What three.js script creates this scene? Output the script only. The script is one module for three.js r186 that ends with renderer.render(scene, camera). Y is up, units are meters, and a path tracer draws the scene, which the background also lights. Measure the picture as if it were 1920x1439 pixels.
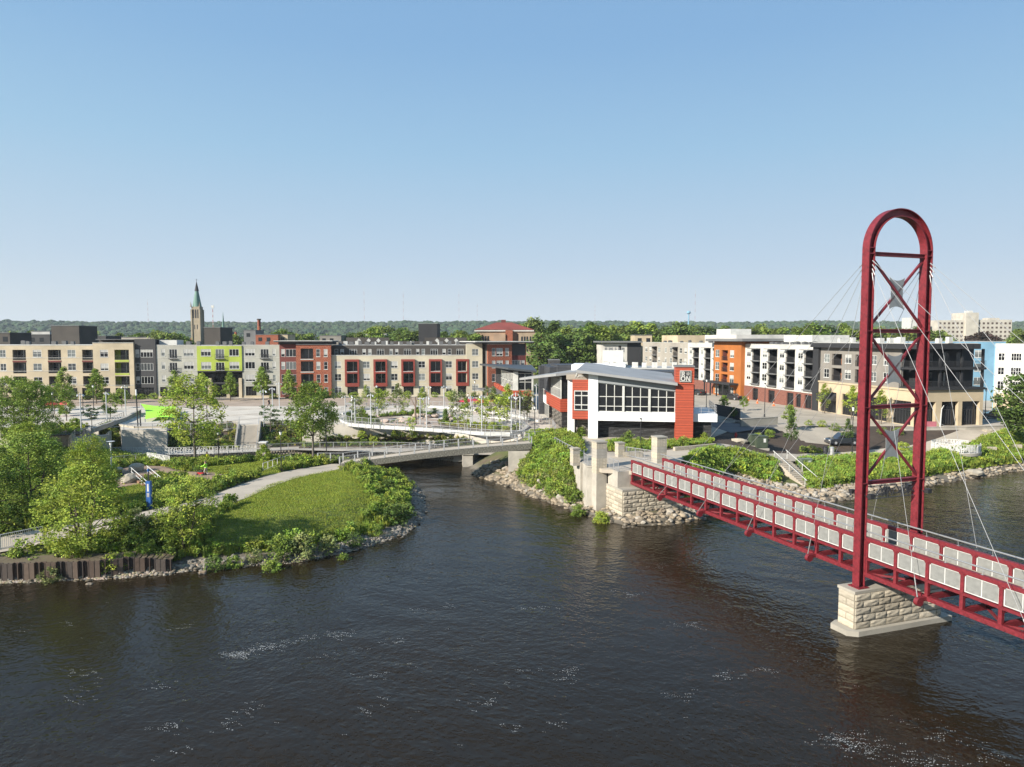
import * as THREE from 'three';
import { mergeGeometries } from 'three/addons/utils/BufferGeometryUtils.js';
import { ImprovedNoise } from 'three/addons/math/ImprovedNoise.js';
import { FontLoader } from 'three/addons/loaders/FontLoader.js';
import { TextGeometry } from 'three/addons/geometries/TextGeometry.js';

// ---------- camera, sky, sun, exposure ----------
const scene = new THREE.Scene();
const camera = new THREE.PerspectiveCamera(56.82, 1024 / 767, 0.5, 12000);
camera.position.set(0, 19, 0);
camera.rotation.x = -THREE.MathUtils.degToRad(3.592);
const renderer = new THREE.WebGLRenderer({ antialias: true });
renderer.toneMapping = THREE.LinearToneMapping;
renderer.toneMappingExposure = 1.9;
renderer.shadowMap.enabled = true;
const SUN = new THREE.Vector3(-0.75, 0.485, 0.54).normalize();
{ // clear morning sky: pale warm-grey haze low down, deepening blue above, a little paler towards the sun
  const W = 512, Hh = 256, d = new Float32Array(W * Hh * 4), v = new THREE.Vector3();
  const lerp = (a, b, t) => a + (b - a) * t;
  const stops = [[-1, 0.157, 0.157, 0.157], [-0.02, 0.335, 0.37, 0.395], [0.0, 0.352, 0.39, 0.412], [0.042, 0.326, 0.374, 0.414], [0.1, 0.27, 0.342, 0.417], [0.245, 0.18, 0.292, 0.406], [0.37, 0.131, 0.238, 0.379], [0.6, 0.102, 0.196, 0.342], [1, 0.083, 0.167, 0.31]];
  for (let j = 0; j < Hh; j++) for (let i = 0; i < W; i++) {
    const th = (1 - (j + .5) / Hh) * Math.PI, ph = ((i + .5) / W) * 2 * Math.PI - Math.PI;
    v.set(Math.cos(ph) * Math.sin(th), -Math.cos(th) , Math.sin(ph) * Math.sin(th));
    v.y = Math.sin(((j + .5) / Hh - .5) * Math.PI);
    const e = v.y; let k = 0; while (k < stops.length - 2 && e > stops[k + 1][0]) k++;
    const A = stops[k], B = stops[k + 1], t = Math.min(1, Math.max(0, (e - A[0]) / (B[0] - A[0])));
    const ca = Math.max(-1, v.dot(SUN)), glow = .2 * Math.pow(Math.max(0, (ca + .6) / 1.6), 2.0), low = Math.max(0, 1 - Math.abs(e) * 2.2);
    const o = (j * W + i) * 4;
    d[o] = lerp(A[1], B[1], t) * (1 + glow * 1.1) + .07 * glow * low * 4; d[o + 1] = lerp(A[2], B[2], t) * (1 + glow) + .04 * glow * low * 4; d[o + 2] = lerp(A[3], B[3], t) * (1 + glow * .5); d[o + 3] = 1;
  }
  const sky = new THREE.DataTexture(d, W, Hh, THREE.RGBAFormat, THREE.FloatType);
  sky.mapping = THREE.EquirectangularReflectionMapping; sky.magFilter = sky.minFilter = THREE.LinearFilter; sky.wrapS = THREE.RepeatWrapping; sky.colorSpace = THREE.LinearSRGBColorSpace; sky.needsUpdate = true;
  scene.background = sky; scene.environment = sky;
}
const sun = new THREE.DirectionalLight(new THREE.Color(1, .93, .82), 5.0);
sun.position.copy(SUN).multiplyScalar(400).add(new THREE.Vector3(0, 0, -110)); sun.target.position.set(0, 0, -110);
sun.castShadow = true; sun.shadow.mapSize.set(4096, 4096);
Object.assign(sun.shadow.camera, { left: -190, right: 190, top: 150, bottom: -150, near: 10, far: 1200 });
scene.add(sun, sun.target);
scene.fog = new THREE.FogExp2(new THREE.Color(.74, .82, .92), 0.00009);

// ---------- helpers ----------
let seed = 12345;
const rnd = () => { seed = (seed + 0x6D2B79F5) | 0; let t = Math.imul(seed ^ (seed >>> 15), 1 | seed); t = (t + Math.imul(t ^ (t >>> 7), 61 | t)) ^ t; return ((t ^ (t >>> 14)) >>> 0) / 4294967296; };
const rr = (a, b) => a + (b - a) * rnd(), ri = (a, b) => Math.floor(rr(a, b + 1)), pick = a => a[Math.floor(rnd() * a.length)];
const perlin = new ImprovedNoise(), N3 = (x, y, z = 0) => perlin.noise(x, y, z);
const fbm = (x, y, o = 4, z = 0) => { let s = 0, a = .5, f = 1; for (let i = 0; i < o; i++) { s += a * perlin.noise(x * f + i * 17.3, y * f - i * 9.1, z + i * 3.7); a *= .5; f *= 2.03; } return s; };
const clamp = (v, a = 0, b = 1) => Math.min(b, Math.max(a, v)), sst = (a, b, v) => { const t = clamp((v - a) / (b - a)); return t * t * (3 - 2 * t); };
const used = {};
const numbered = n => { const k = used[n] = (used[n] ?? -1) + 1; return k ? n + '_' + String(k).padStart(3, '0') : n; };
function tag(o, label, category, group, kind) { if (label) o.userData.label = label; if (category) o.userData.category = category; if (group) o.userData.group = group; if (kind) o.userData.kind = kind; return o; }
function thing(name, label, category, [x, y, z] = [0, 0, 0], turn = 0, group) { const o = new THREE.Group(); o.name = numbered(name); scene.add(o); o.position.set(x, y, z); o.rotation.y = turn; return tag(o, label, category, group); }
function dup(o, [x, y, z], turn, label, s = 1) { const c = o.clone(); c.name = numbered(o.name.replace(/_\d{3}$/, '')); scene.add(c); c.position.set(x, y, z); c.rotation.y = turn; if (typeof s === 'number') c.scale.setScalar(s); else c.scale.set(...s); c.userData = { ...o.userData }; if (label) c.userData.label = label; return c; }
// one mesh builder: quads with uv in metres
class MB {
  constructor() { this.p = []; this.n = []; this.u = []; this.c = null; }
  tri(a, b, c, col) { const ux = b[0] - a[0], uy = b[1] - a[1], uz = b[2] - a[2], vx = c[0] - a[0], vy = c[1] - a[1], vz = c[2] - a[2]; let nx = uy * vz - uz * vy, ny = uz * vx - ux * vz, nz = ux * vy - uy * vx; const l = Math.hypot(nx, ny, nz) || 1; nx /= l; ny /= l; nz /= l; for (const q of [a, b, c]) { this.p.push(q[0], q[1], q[2]); this.n.push(nx, ny, nz); if (Math.abs(ny) > .7) this.u.push(q[0], q[2]); else if (Math.abs(nx) > Math.abs(nz)) this.u.push(q[2], q[1]); else this.u.push(q[0], q[1]); if (col) (this.c ??= []).push(col[0], col[1], col[2]); } return this; }
  quad(a, b, c, d, col) { this.tri(a, b, c, col); return this.tri(a, c, d, col); }
  hexa(q, col) { const [a, b, c, d, e, f, g, h] = q; /* bottom abcd ccw from above, top efgh */ this.quad(e, f, g, h, col); this.quad(d, c, b, a, col); this.quad(a, b, f, e, col); this.quad(b, c, g, f, col); this.quad(c, d, h, g, col); return this.quad(d, a, e, h, col); }
  box(x0, x1, y0, y1, z0, z1, col) { return this.hexa([[x0, y0, z1], [x1, y0, z1], [x1, y0, z0], [x0, y0, z0], [x0, y1, z1], [x1, y1, z1], [x1, y1, z0], [x0, y1, z0]], col); }
  bar(P, Q, w, h, up = [0, 1, 0], col) { // bar from P to Q, width w across, height h along up
    const d = new THREE.Vector3(Q[0] - P[0], Q[1] - P[1], Q[2] - P[2]).normalize(), U0 = new THREE.Vector3(...up); if (Math.abs(d.dot(U0)) > .98) U0.set(1, 0, 0.01);
    const S = new THREE.Vector3().crossVectors(d, U0).normalize().multiplyScalar(w / 2), U = new THREE.Vector3().crossVectors(S, d).normalize().multiplyScalar(h / 2), o = (B, a, b) => [B[0] + S.x * a + U.x * b, B[1] + S.y * a + U.y * b, B[2] + S.z * a + U.z * b];
    return this.hexa([o(P, -1, -1), o(P, 1, -1), o(Q, 1, -1), o(Q, -1, -1), o(P, -1, 1), o(P, 1, 1), o(Q, 1, 1), o(Q, -1, 1)], col);
  }
  geo(g, col) { g = g.index ? g.toNonIndexed() : g; const a = g.attributes; for (let i = 0; i < a.position.count; i++) { this.p.push(a.position.getX(i), a.position.getY(i), a.position.getZ(i)); this.n.push(a.normal.getX(i), a.normal.getY(i), a.normal.getZ(i)); this.u.push(a.uv ? a.uv.getX(i) : 0, a.uv ? a.uv.getY(i) : 0); if (col) (this.c ??= []).push(...col); } return this; }
  tube(P, Q, r, s = 8, r2 = r, col) { const d = new THREE.Vector3(Q[0] - P[0], Q[1] - P[1], Q[2] - P[2]), L = d.length(), g = new THREE.CylinderGeometry(r2, r, L, s, 1); g.applyQuaternion(new THREE.Quaternion().setFromUnitVectors(new THREE.Vector3(0, 1, 0), d.normalize())); g.translate((P[0] + Q[0]) / 2, (P[1] + Q[1]) / 2, (P[2] + Q[2]) / 2); return this.geo(g, col); }
  prism(poly, y0, y1, col) { // poly [[x,z]...], any winding
    const c = poly.map(p => new THREE.Vector2(p[0], -p[1])); let pl = poly; if (THREE.ShapeUtils.area(c) < 0) { c.reverse(); pl = [...poly].reverse(); }
    const t = THREE.ShapeUtils.triangulateShape(c, []); for (const [a, b, d] of t) { this.tri([pl[a][0], y1, pl[a][1]], [pl[b][0], y1, pl[b][1]], [pl[d][0], y1, pl[d][1]], col); if (y1 - y0 > .001) this.tri([pl[d][0], y0, pl[d][1]], [pl[b][0], y0, pl[b][1]], [pl[a][0], y0, pl[a][1]], col); }
    if (y1 - y0 > .001) for (let i = 0; i < pl.length; i++) { const A = pl[i], B = pl[(i + 1) % pl.length]; this.quad([A[0], y0, A[1]], [B[0], y0, B[1]], [B[0], y1, B[1]], [A[0], y1, A[1]], col); } return this;
  }
  sphere(x, y, z, r, sy = 1, ws = 10, hs = 7, col) { const g = new THREE.SphereGeometry(r, ws, hs); g.scale(1, sy, 1); g.translate(x, y, z); return this.geo(g, col); }
  geom() { const g = new THREE.BufferGeometry(); g.setAttribute('position', new THREE.Float32BufferAttribute(this.p, 3)); g.setAttribute('normal', new THREE.Float32BufferAttribute(this.n, 3)); g.setAttribute('uv', new THREE.Float32BufferAttribute(this.u, 2)); if (this.c) g.setAttribute('color', new THREE.Float32BufferAttribute(this.c, 3)); return g; }
  build(name, m, parent) { return mesh(name, this.geom(), m, parent); }
}
function mesh(name, g, m, parent) { const o = new THREE.Mesh(g, m); o.name = parent ? name : numbered(name); o.castShadow = o.receiveShadow = true; (parent ?? scene).add(o); return o; }
const boxm = (name, m, parent, ...b) => new MB().box(...b).build(name, m, parent);
// ---------- procedural textures ----------
function texFrom(size, f, srgb = true) { const d = new Uint8Array(size * size * 4); for (let j = 0; j < size; j++) for (let i = 0; i < size; i++) { const c = f(i / size, j / size), o = (j * size + i) * 4; d[o] = clamp(c[0]) * 255; d[o + 1] = clamp(c[1]) * 255; d[o + 2] = clamp(c[2]) * 255; d[o + 3] = 255; } const t = new THREE.DataTexture(d, size, size); t.wrapS = t.wrapT = THREE.RepeatWrapping; t.magFilter = THREE.LinearFilter; t.minFilter = THREE.LinearMipmapLinearFilter; t.generateMipmaps = true; if (srgb) t.colorSpace = THREE.SRGBColorSpace; t.needsUpdate = true; return t; }
// tileable fbm on [0,1)^2
const tfb = (u, v, f, o, z = 0) => { let s = 0, a = .5; for (let k = 0; k < o; k++) { const A = u * f, B = v * f, i = f; // blend of four shifted copies keeps it tileable
  const wx = u, wy = v; s += a * ((perlin.noise(A, B, z + k) * (1 - wx) + perlin.noise(A - i, B, z + k) * wx) * (1 - wy) + (perlin.noise(A, B - i, z + k) * (1 - wx) + perlin.noise(A - i, B - i, z + k) * wx) * wy) * 1.4; a *= .55; f *= 2; } return s; };
const grainT = texFrom(512, (u, v) => { const n = .5 + .35 * tfb(u, v, 8, 5) + .09 * (rnd() - .5) + .16 * tfb(u, v, 2, 2, 9); return [n, n, n]; }, false);
const mottT = texFrom(512, (u, v) => { const n = .86 + .16 * tfb(u, v, 4, 6) + .05 * (rnd() - .5); return [n, n * .995, n * .985]; });
const rep = (t, s, s2 = s) => { const c = t.clone(); c.repeat.set(s, s2); c.needsUpdate = true; return c; };
const mott = { 1: mottT, s: rep(mottT, .07), m: rep(mottT, .22), l: rep(mottT, .9) }, grain = { m: rep(grainT, .35), f: rep(grainT, 1.3), c: rep(grainT, .1) };
const lin = (r, g, b) => new THREE.Color().setRGB(r, g, b);
function M(r, g, b, rough = .8, o = {}) { return new THREE.MeshStandardMaterial({ color: lin(r, g, b), roughness: rough, map: mott.m, ...o }); }
const MAT = {
  red: M(.21, .02, .029, .55, { map: texFrom(512, (u, v) => { const n = .86 + .3 * tfb(u, v, 5, 5) + .08 * tfb(u * 1, v, 40, 2, 3) - .35 * sst(.28, .5, tfb(u, v, 7, 4, 8)); return [n, n * .98, n * .98]; }), bumpMap: grain.f, bumpScale: .004 }), galv: M(.50, .51, .52, .42, { metalness: .55, map: mott.l }), steel: M(.55, .56, .58, .45, { metalness: .4, map: mott.l }),
  cable: M(.34, .34, .34, .5, { metalness: .4, map: null }), meshPanel: M(.27, .275, .265, .8, { map: mott.l }), white: M(.74, .74, .72, .6), concrete: M(.50, .465, .405, .9, { bumpMap: grain.m, bumpScale: .012 }), concreteOld: M(.44, .41, .35, .92, { map: mott.s, bumpMap: grain.m, bumpScale: .02 }),
  pave: M(.52, .475, .415, .92, { map: mott.s, bumpMap: grain.m, bumpScale: .006 }), paveTan: M(.46, .37, .285, .92, { map: mott.s }), walk: M(.54, .475, .39, .92, { map: mott.s, bumpMap: grain.m, bumpScale: .008 }), asphalt: M(.30, .285, .26, .95, { map: mott.s }),
  limestone: M(.56, .50, .395, .9, { map: mott.l, bumpMap: grain.f, bumpScale: .03 }), limestone2: M(.48, .43, .345, .92, { map: mott.l, bumpMap: grain.f, bumpScale: .035 }), black: M(.018, .018, .02, .55, { map: null }), darkMetal: M(.035, .036, .04, .5, { map: null }),
  glassDark: new THREE.MeshPhysicalMaterial({ color: lin(.012, .014, .017), roughness: .06, specularIntensity: 1, ior: 1.5 }), glassRail: new THREE.MeshPhysicalMaterial({ color: lin(.80, .84, .82), roughness: .08, transmission: 1, thickness: 0 }),
};
// ---------- land outline ----------
const chanLine = [[-51.79,-106.31],[-45.56,-107.22],[-39.73,-109.11],[-35.38,-111.06],[-30.6,-112.06],[-22.2,-112.57],[-14.45,-112.06],[-9.1,-109.11]];
const shore = [[-230, -49], [-120, -53], ...[[-43.49,-53.48],[-39.64,-53.84],[-36.11,-54.44],[-32.43,-54.93],[-28.36,-56.07],[-24.62,-57.4],[-21.85,-58.22],[-18.13,-59.21],[-15.04,-61.45],[-12.79,-64.36],[-10.35,-67.75],[-9.35,-72.13],[-9.49,-77.84],[-10.38,-83.66],[-12.3,-90.39],[-14.81,-96.01],[-17.9,-100.29],[-21.15,-103.21],[-25.28,-104.08],[-29.35,-104.51],[-36.34,-104.08],[-42.31,-103.21],[-47.4,-102.36],[-49.78,-102.78]], ...chanLine, ...[[-7.26,-106.31],[-5.55,-98.69],[-1.4,-92.08],[2.57,-84.52],[6.02,-79.09],[8.31,-75.22]], [10.2, -73], [11.5, -71], [15.4, -71.6], [20.1, -73.8], [21.6, -77.8], ...[[28.49,-85.1],[31.51,-84.52],[33.82,-82.26],[37.45,-81.99],[41.14,-83.94],[46.6,-87.51],[51.67,-89.41],[58.03,-93.12],[65.67,-97.14],[71.2,-100.29],[78.34,-103.21]], [100, -103], [230, -118]];
const landPoly = [...shore, [230, -400], [-230, -400]];
const upper = [[-230, -108], [-120, -109.5], ...[[-84.17,-109.08],[-69.31,-109.08],[-64.03,-109.08],[-68.2,-116.69],[-64.93,-116.69],[-60.48,-109.08],[-53.79,-109.73],[-57.91,-118.95],[-47,-120.51],[-44.7,-115.23],[-41.56,-115.95],[-42.9,-120.51],[-36.55,-122.1],[-34.24,-115.23],[-28.06,-115.95],[-17.76,-117.43],[-8.71,-115.23],[-1.68,-111.06],[1.99,-105.33],[4.53,-99.62],[5.46,-93.53],[6.88,-86.47],[8.34,-79.7],[9.66,-75.73],[13.01,-74.5],[15.64,-75.73],[18.26,-79.7],[20.63,-83.71]], [24.16,-88.54], [29.3,-92.03], [33.36,-91.66], [39,-95.23], [44.02,-96.73], [50.49,-97.91], [59.33,-100.31], [66.3,-104.13], [74.85,-109.78], [84.48,-116.23], [98, -122], [230, -130], [230, -400], [-230, -400]];
function sdf(poly, x, z) { let d = 1e9, c = false; for (let i = 0, j = poly.length - 1; i < poly.length; j = i++) { const [ax, az] = poly[j], [bx, bz] = poly[i], ex = bx - ax, ez = bz - az, t = clamp(((x - ax) * ex + (z - az) * ez) / (ex * ex + ez * ez)); d = Math.min(d, Math.hypot(x - ax - t * ex, z - az - t * ez)); if ((az > z) !== (bz > z) && x < (bx - ax) * (z - az) / (bz - az) + ax) c = !c; } return c ? d : -d; }
const flat5 = [[-230, -100], [3, -90], [6, -80], ...[[8.34,-79.7],[9.66,-75.73],[13.01,-74.5],[15.64,-75.73],[18.26,-79.7],[20.63,-83.71]], [23, -89], [27, -98], [34, -109], [46, -113.5], [70, -114.5], [112, -128], [230, -150], [230, -400], [-230, -400]];
const upH = (x, z) => x < 12 ? 4.93 : 4.93 - 2.7 * sst(0, 13, -sdf(flat5, x, z));
const midChannel = (x) => x < -51 ? -108.5 : -106.6; // behind this line, left of the white bridge, lies the terrace side
const pileTop = 1.45, pileEnd = -33;
function landH(x, z) {
  const d = sdf(landPoly, x, z); if (d < -.01) return Math.max(-1.6, -.12 + d * .45);
  const n = fbm(x * .11, z * .11, 3) * .5;
  if (x < 4 && z < -98 - sst(-12, 4, x) * -1 && z < midChannel(x) + (x > -24 ? 8 : 0) && !(x > -24 && z > -104)) return x > -9 ? Math.min(1.2, -.1 + d * .35) : -.6;
  if (x < -7 && z > -112.5) { // peninsula
    let h = d < 1.2 ? -.1 + d * .4 : .38 + 1.95 * sst(1.2, 9, d) + .25 * sst(9, 20, d) + n * .35 * sst(1, 6, d);
    if (x < pileEnd) { const g = 2.1 - sst(-38, pileEnd, x) * 1.2; const w = 1 - sst(-37, pileEnd, x); const hp = d < g ? -.05 + d * .2 : 1.35 + sst(g, 12, d) * .95 + n * .25; h = h * (1 - w) + hp * w; }
    const bx = sst(-24, -17, x) * sst(-99, -94, z) * sst(-84, -90, z); return h + bx * .45;
  }
  const ls = (x - 12.9) * .3303 + (z + 74.7) * .9439, lq = (x - 12.9) * .9439 - (z + 74.7) * .3303, ab = Math.hypot(Math.max(-6 - ls, 0, ls - 1.4), Math.max(-6.2 - lq, 0, lq - 6)), lid = ls > -11 && ls < 6 ? Math.max(.25, Math.min(-.1 + d * .36, 1.2)) + Math.max(0, ab - 1.2) * .9 : 99;
  if (lid < 4.9) return Math.min(lid, landH0(x, z, d, n)); return landH0(x, z, d, n);
}
function landH0(x, z, d, n) {
  const dU = -sdf(upper, x, z); if (dU <= 0) return x < 6 && z < -108 ? 2 : upH(x, z);
  const t = d / (d + dU + .001), rk = sst(0, 2.2, d);
  const hu = upH(x, z); return Math.min(hu, -.1 + (hu + .1) * (t * .75 + .25 * sst(0, 1, t)) + n * .5 * rk * sst(0, 1.5, dU) + .3 * rk * (1 - t));
}
const TX0 = -112, TX1 = 112, TZ0 = -46, TZ1 = -138, TS = .6, TNX = Math.round((TX1 - TX0) / TS), TNZ = Math.round((TZ0 - TZ1) / TS);
const HG = new Float32Array((TNX + 1) * (TNZ + 1));
for (let j = 0; j <= TNZ; j++) for (let i = 0; i <= TNX; i++) HG[j * (TNX + 1) + i] = landH(TX0 + i * TS, TZ0 - j * TS);
function gh(x, z) { const fx = clamp((x - TX0) / TS, 0, TNX - .001), fz = clamp((TZ0 - z) / TS, 0, TNZ - .001), i = fx | 0, j = fz | 0, a = fx - i, b = fz - j, w = TNX + 1, o = j * w + i; return a + b < 1 ? HG[o] * (1 - a - b) + HG[o + 1] * a + HG[o + w] * b : HG[o + w + 1] * (a + b - 1) + HG[o + w] * (1 - a) + HG[o + 1] * (1 - b); }
const lawn = [[-19.43,-87.62],[-16.27,-79.27],[-14.23,-71.87],[-14.69,-66.95],[-16.68,-64.34],[-20.02,-62.47],[-23.02,-61.57],[-25.59,-59.85],[-26.86,-61.22],[-27.48,-64.34],[-28.07,-69.55],[-27.42,-78.4],[-25.69,-84.54],[-22.99,-89.06]];
const lawn2 = [[-44.51,-77],[-42.97,-81.36],[-39.35,-78.4],[-36.35,-72.35],[-38.84,-68.44],[-41.86,-71.87]], lawn3 = [[-42.26,-89.8],[-35.33,-97.03],[-30.11,-94.5],[-28.81,-86.22],[-32.77,-81.36],[-34.71,-86.22]];
const GCOL = { lawn: [.20, .235, .042], lawnD: [.125, .165, .032], rough: [.10, .12, .03], soil: [.14, .105, .07], gravel: [.20, .175, .14], mud: [.07, .06, .045] };
{
  const pos = [], col = [], uv = [], idx = [], mix = (a, b, t) => [0, 1, 2].map(k => a[k] + (b[k] - a[k]) * t);
  for (let j = 0; j <= TNZ; j++) for (let i = 0; i <= TNX; i++) {
    const x = TX0 + i * TS, z = TZ0 - j * TS, h = HG[j * (TNX + 1) + i]; pos.push(x, h, z); uv.push(x, z);
    const n = fbm(x * .35, z * .35, 4), n2 = fbm(x * .9 + 40, z * .9, 3); let c = mix(GCOL.rough, GCOL.soil, clamp(.35 + n * 1.6));
    const L = Math.max(sdf(lawn, x, z), sdf(lawn2, x, z), sdf(lawn3, x, z)); if (L > -1) c = mix(c, mix(GCOL.lawn, GCOL.lawnD, clamp(.38 + n * 2.3 + n2 * 1.3)), sst(-.7, .5, L + n2));
    if (x > 14 && sdf(upper, x, z) > 0) c = mix([.085, .058, .04], [.055, .04, .03], clamp(.5 + n * 1.5)); if (h < .9) c = mix(c, h < .12 ? GCOL.mud : GCOL.gravel, 1 - sst(.45, .95, h + n * .3)); col.push(...c);
  }
  const w = TNX + 1; for (let j = 0; j < TNZ; j++) for (let i = 0; i < TNX; i++) { const o = j * w + i; if (Math.max(HG[o], HG[o + 1], HG[o + w], HG[o + w + 1]) < -1.3) continue; idx.push(o, o + 1, o + w, o + 1, o + w + 1, o + w); }
  const g = new THREE.BufferGeometry(); g.setAttribute('position', new THREE.Float32BufferAttribute(pos, 3)); g.setAttribute('uv', new THREE.Float32BufferAttribute(uv, 2)); g.setAttribute('color', new THREE.Float32BufferAttribute(col, 3)); g.setIndex(idx); g.computeVertexNormals();
  tag(mesh('river_bank', g, new THREE.MeshStandardMaterial({ vertexColors: true, roughness: .97, map: rep(mottT, .31), bumpMap: grain.m, bumpScale: .06 })), 'grassy river banks and lawn sloping to the water', null, null, 'structure');
}
// far ground sheet, reaching the foot of the hills
{
  const b = new MB(); b.quad([-4000, 4.84, -137], [4000, 4.84, -137], [4000, 4.86, -4200], [-4000, 4.86, -4200]); for (const s of [-1, 1]) b.quad([s * 112, 4.84, -137], [s * 112, 1, -112], [s * 900, 1, -112], [s * 900, 4.84, -137]);
  tag(b.build('ground', M(.11, .13, .05, .97, { map: mott.s })), 'flat ground under the town', null, null, 'structure');
}
// ---------- river ----------
{
  const X0 = -150, X1 = 170, Z0 = -6, Z1 = -128, S = .5, nx = (X1 - X0) / S, nz = (Z0 - Z1) / S, pos = [], uv = [], idx = [], col = [];
  for (let j = 0; j <= nz; j++) for (let i = 0; i <= nx; i++) {
    const x = X0 + i * S, z = Z0 - j * S, a = .92, b = .38, u = x * a + z * b, v = -x * b + z * a, wk = N3(x * .07, z * .07, 3);
    const h = .035 * N3(u * .22 + wk, v * .5, 1) + .022 * N3(u * .55, v * 1.0 + wk, 5) + .012 * N3(u * 1.0, v * 1.6, 8); pos.push(x, h * (1 + .5 * wk), z); uv.push(u / 17 + wk * .12, v / 17);
    const m = .5 + .5 * fbm(x * .045 + 7, z * .06, 3); col.push(.0115 + .01 * m, .0095 + .005 * m, .0057 + .001 * m);
  }
  const w = nx + 1; for (let j = 0; j < nz; j++) for (let i = 0; i < nx; i++) { const o = j * w + i; idx.push(o, o + 1, o + w, o + 1, o + w + 1, o + w); }
  const g = new THREE.BufferGeometry(); g.setAttribute('position', new THREE.Float32BufferAttribute(pos, 3)); g.setAttribute('uv', new THREE.Float32BufferAttribute(uv, 2)); g.setAttribute('color', new THREE.Float32BufferAttribute(col, 3)); g.setIndex(idx); g.computeVertexNormals();
  const wv = texFrom(1024, (u, v) => { const a = tfb(u, v, 9, 3, 2), r = 1 - Math.abs(tfb(u, v, 14, 3, 11)) * 1.8, q = tfb(u, v, 34, 3, 5); const s = tfb(u, v, 70, 2, 7), n = .45 + .3 * a + .1 * r + .24 * q + .12 * s; return [n, n, n]; }, false);
  tag(mesh('river', g, new THREE.MeshPhysicalMaterial({ color: 0xffffff, vertexColors: true, roughness: .07, ior: 1.33, specularIntensity: .62, bumpMap: wv, bumpScale: .13 })), 'dark rippled river water', null, null, 'structure');
  // foam flecks drifting in curved lines
  const fl = []; for (let i = 0; i < 9; i++) { const c = new THREE.CircleGeometry(rr(.014, .05), 6), p = c.attributes.position; for (let j = 1; j < p.count; j++) { const k = .55 + .6 * rnd(); p.setX(j, p.getX(j) * k * 1.5); p.setY(j, p.getY(j) * k); } c.rotateX(-Math.PI / 2); c.translate(rr(-.3, .3), 0, rr(-.07, .07)); fl.push(c); } const fg = mergeGeometries(fl);
  const lines = [[[[-17.65,-40.81],[-16.32,-41.88],[-15.07,-42.47],[-13.88,-43.39],[-12.28,-44.27],[-10.52,-44.77]], 420, .5], [[[-20.19,-36.17],[-18.77,-38.51],[-17.02,-40.81],[-16.24,-41.66]], 60, .5], [[[-27.12,-36.45],[-26.61,-38.2],[-25.42,-39.14],[-23.57,-39.59]], 70, .5], [[[-22.24,-34.09],[-23.05,-36.73],[-22.88,-37.9],[-21.22,-37.01]], 70, .5], [[[-17.22,-30.68],[-17.38,-33.37],[-16.52,-33.75]], 90, .6], [[[-15.64,-31.37],[-14.74,-32.68],[-13.97,-33.95],[-13.26,-35.63]], 120, .5], [[[-12.08,-41.16],[-10.29,-41.66],[-8.55,-42.62],[-7.19,-43.39]], 90, .5], [[[-8.11,-38.82],[-4.96,-40.13],[-2.86,-41.16],[-2.06,-44.6]], 70, .6], [[[-8.82,-33.37],[-7.41,-35.36],[-6.21,-36.45]], 60, .5], [[[-4.03,-34.59],[-2.49,-35.63],[0,-37.01]], 60, .8], [[[-22.4,-45.44],[-20.68,-46.32],[-18.32,-46.67]], 60, .5], [[[-32.99,-44.6],[-31.79,-45.88],[-28.07,-46.76]], 40, .7], [[[2.66,-38.2],[3.69,-39.79],[5.72,-41.16]], 110, .5], [[[11.37,-38.7],[13.12,-39.46],[14.45,-39.79]], 90, .5], [[[14.15,-39.79],[15.13,-39.14],[15.94,-38.51]], 70, .5], [[[9.8,-45.44],[12.08,-46.14],[14.4,-45.61]], 110, .7], [[[0,-49.14],[1.88,-48.94],[3.43,-49.65]], 60, .7], [[[6.55,-50.16],[7.95,-51.77],[9.44,-51.22]], 70, .7], [[[5.87,-54.69],[9.54,-56.6],[13.02,-58.64]], 50, 1], [[[15.15,-32.45],[16.45,-32.01],[17.6,-31.37],[19.04,-30.52]], 330, 1.0], [[[19.2,-34.34],[20.69,-33.28],[21.21,-32.45]], 120, .9], [[[0,-33.37],[1.31,-33.75],[2.63,-33.85]], 60, .6], [[[8.19,-36.45],[9.39,-36.73]], 60, .5], [[[0,-38.51],[1.23,-39.79]], 50, .5], [[[-7.04,-48.16],[-4.91,-49.14],[-2.7,-50.16]], 60, .6], [[[21.37,-31.17],[23.16,-30.96]], 60, .7], [[[14.15,-55.95],[16.44,-56.47]], 40, .5]];
  let n = 0; for (const l of lines) n += l[1] = Math.max(14, Math.round(l[1] * (l[1] > 300 ? .55 : .26))); const loose = 160, im = new THREE.InstancedMesh(fg, M(.46, .47, .46, .85, { map: null }), n + loose), o = new THREE.Object3D(); let k = 0;
  const put = (x, z, s) => { o.position.set(x, .055, z); o.rotation.y = -.35 + rr(-.5, .5); o.scale.set(s * rr(.7, 1.7), 1, s * rr(.6, 1.8)); o.updateMatrix(); im.setMatrixAt(k++, o.matrix); };
  for (const [pl, c, sp] of lines) { const cv = new THREE.CatmullRomCurve3(pl.map(q => new THREE.Vector3(q[0], 0, q[1]))), cl = Array.from({ length: Math.ceil(c / 10) }, () => rnd()); for (let i = 0; i < c; i++) { const t = clamp(pick(cl) + rr(-.1, .1)), q = cv.getPoint(t), w = N3(t * 7, c) * 1.2; put(q.x + (rnd() + rnd() - 1) * sp * 1.9, q.z + w + (rnd() + rnd() - 1) * sp, rr(.16, .38)); } }
  for (let i = 0; i < loose; i++) { let x, z; do { x = rr(-45, 45); z = rr(-28, -72); } while (sdf(landPoly, x, z) > -2); put(x, z, rr(.1, .25)); }
  im.name = 'river_foam'; scene.add(tag(im, 'white foam flecks drifting on the river', 'foam', null, 'stuff'));
}
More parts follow.
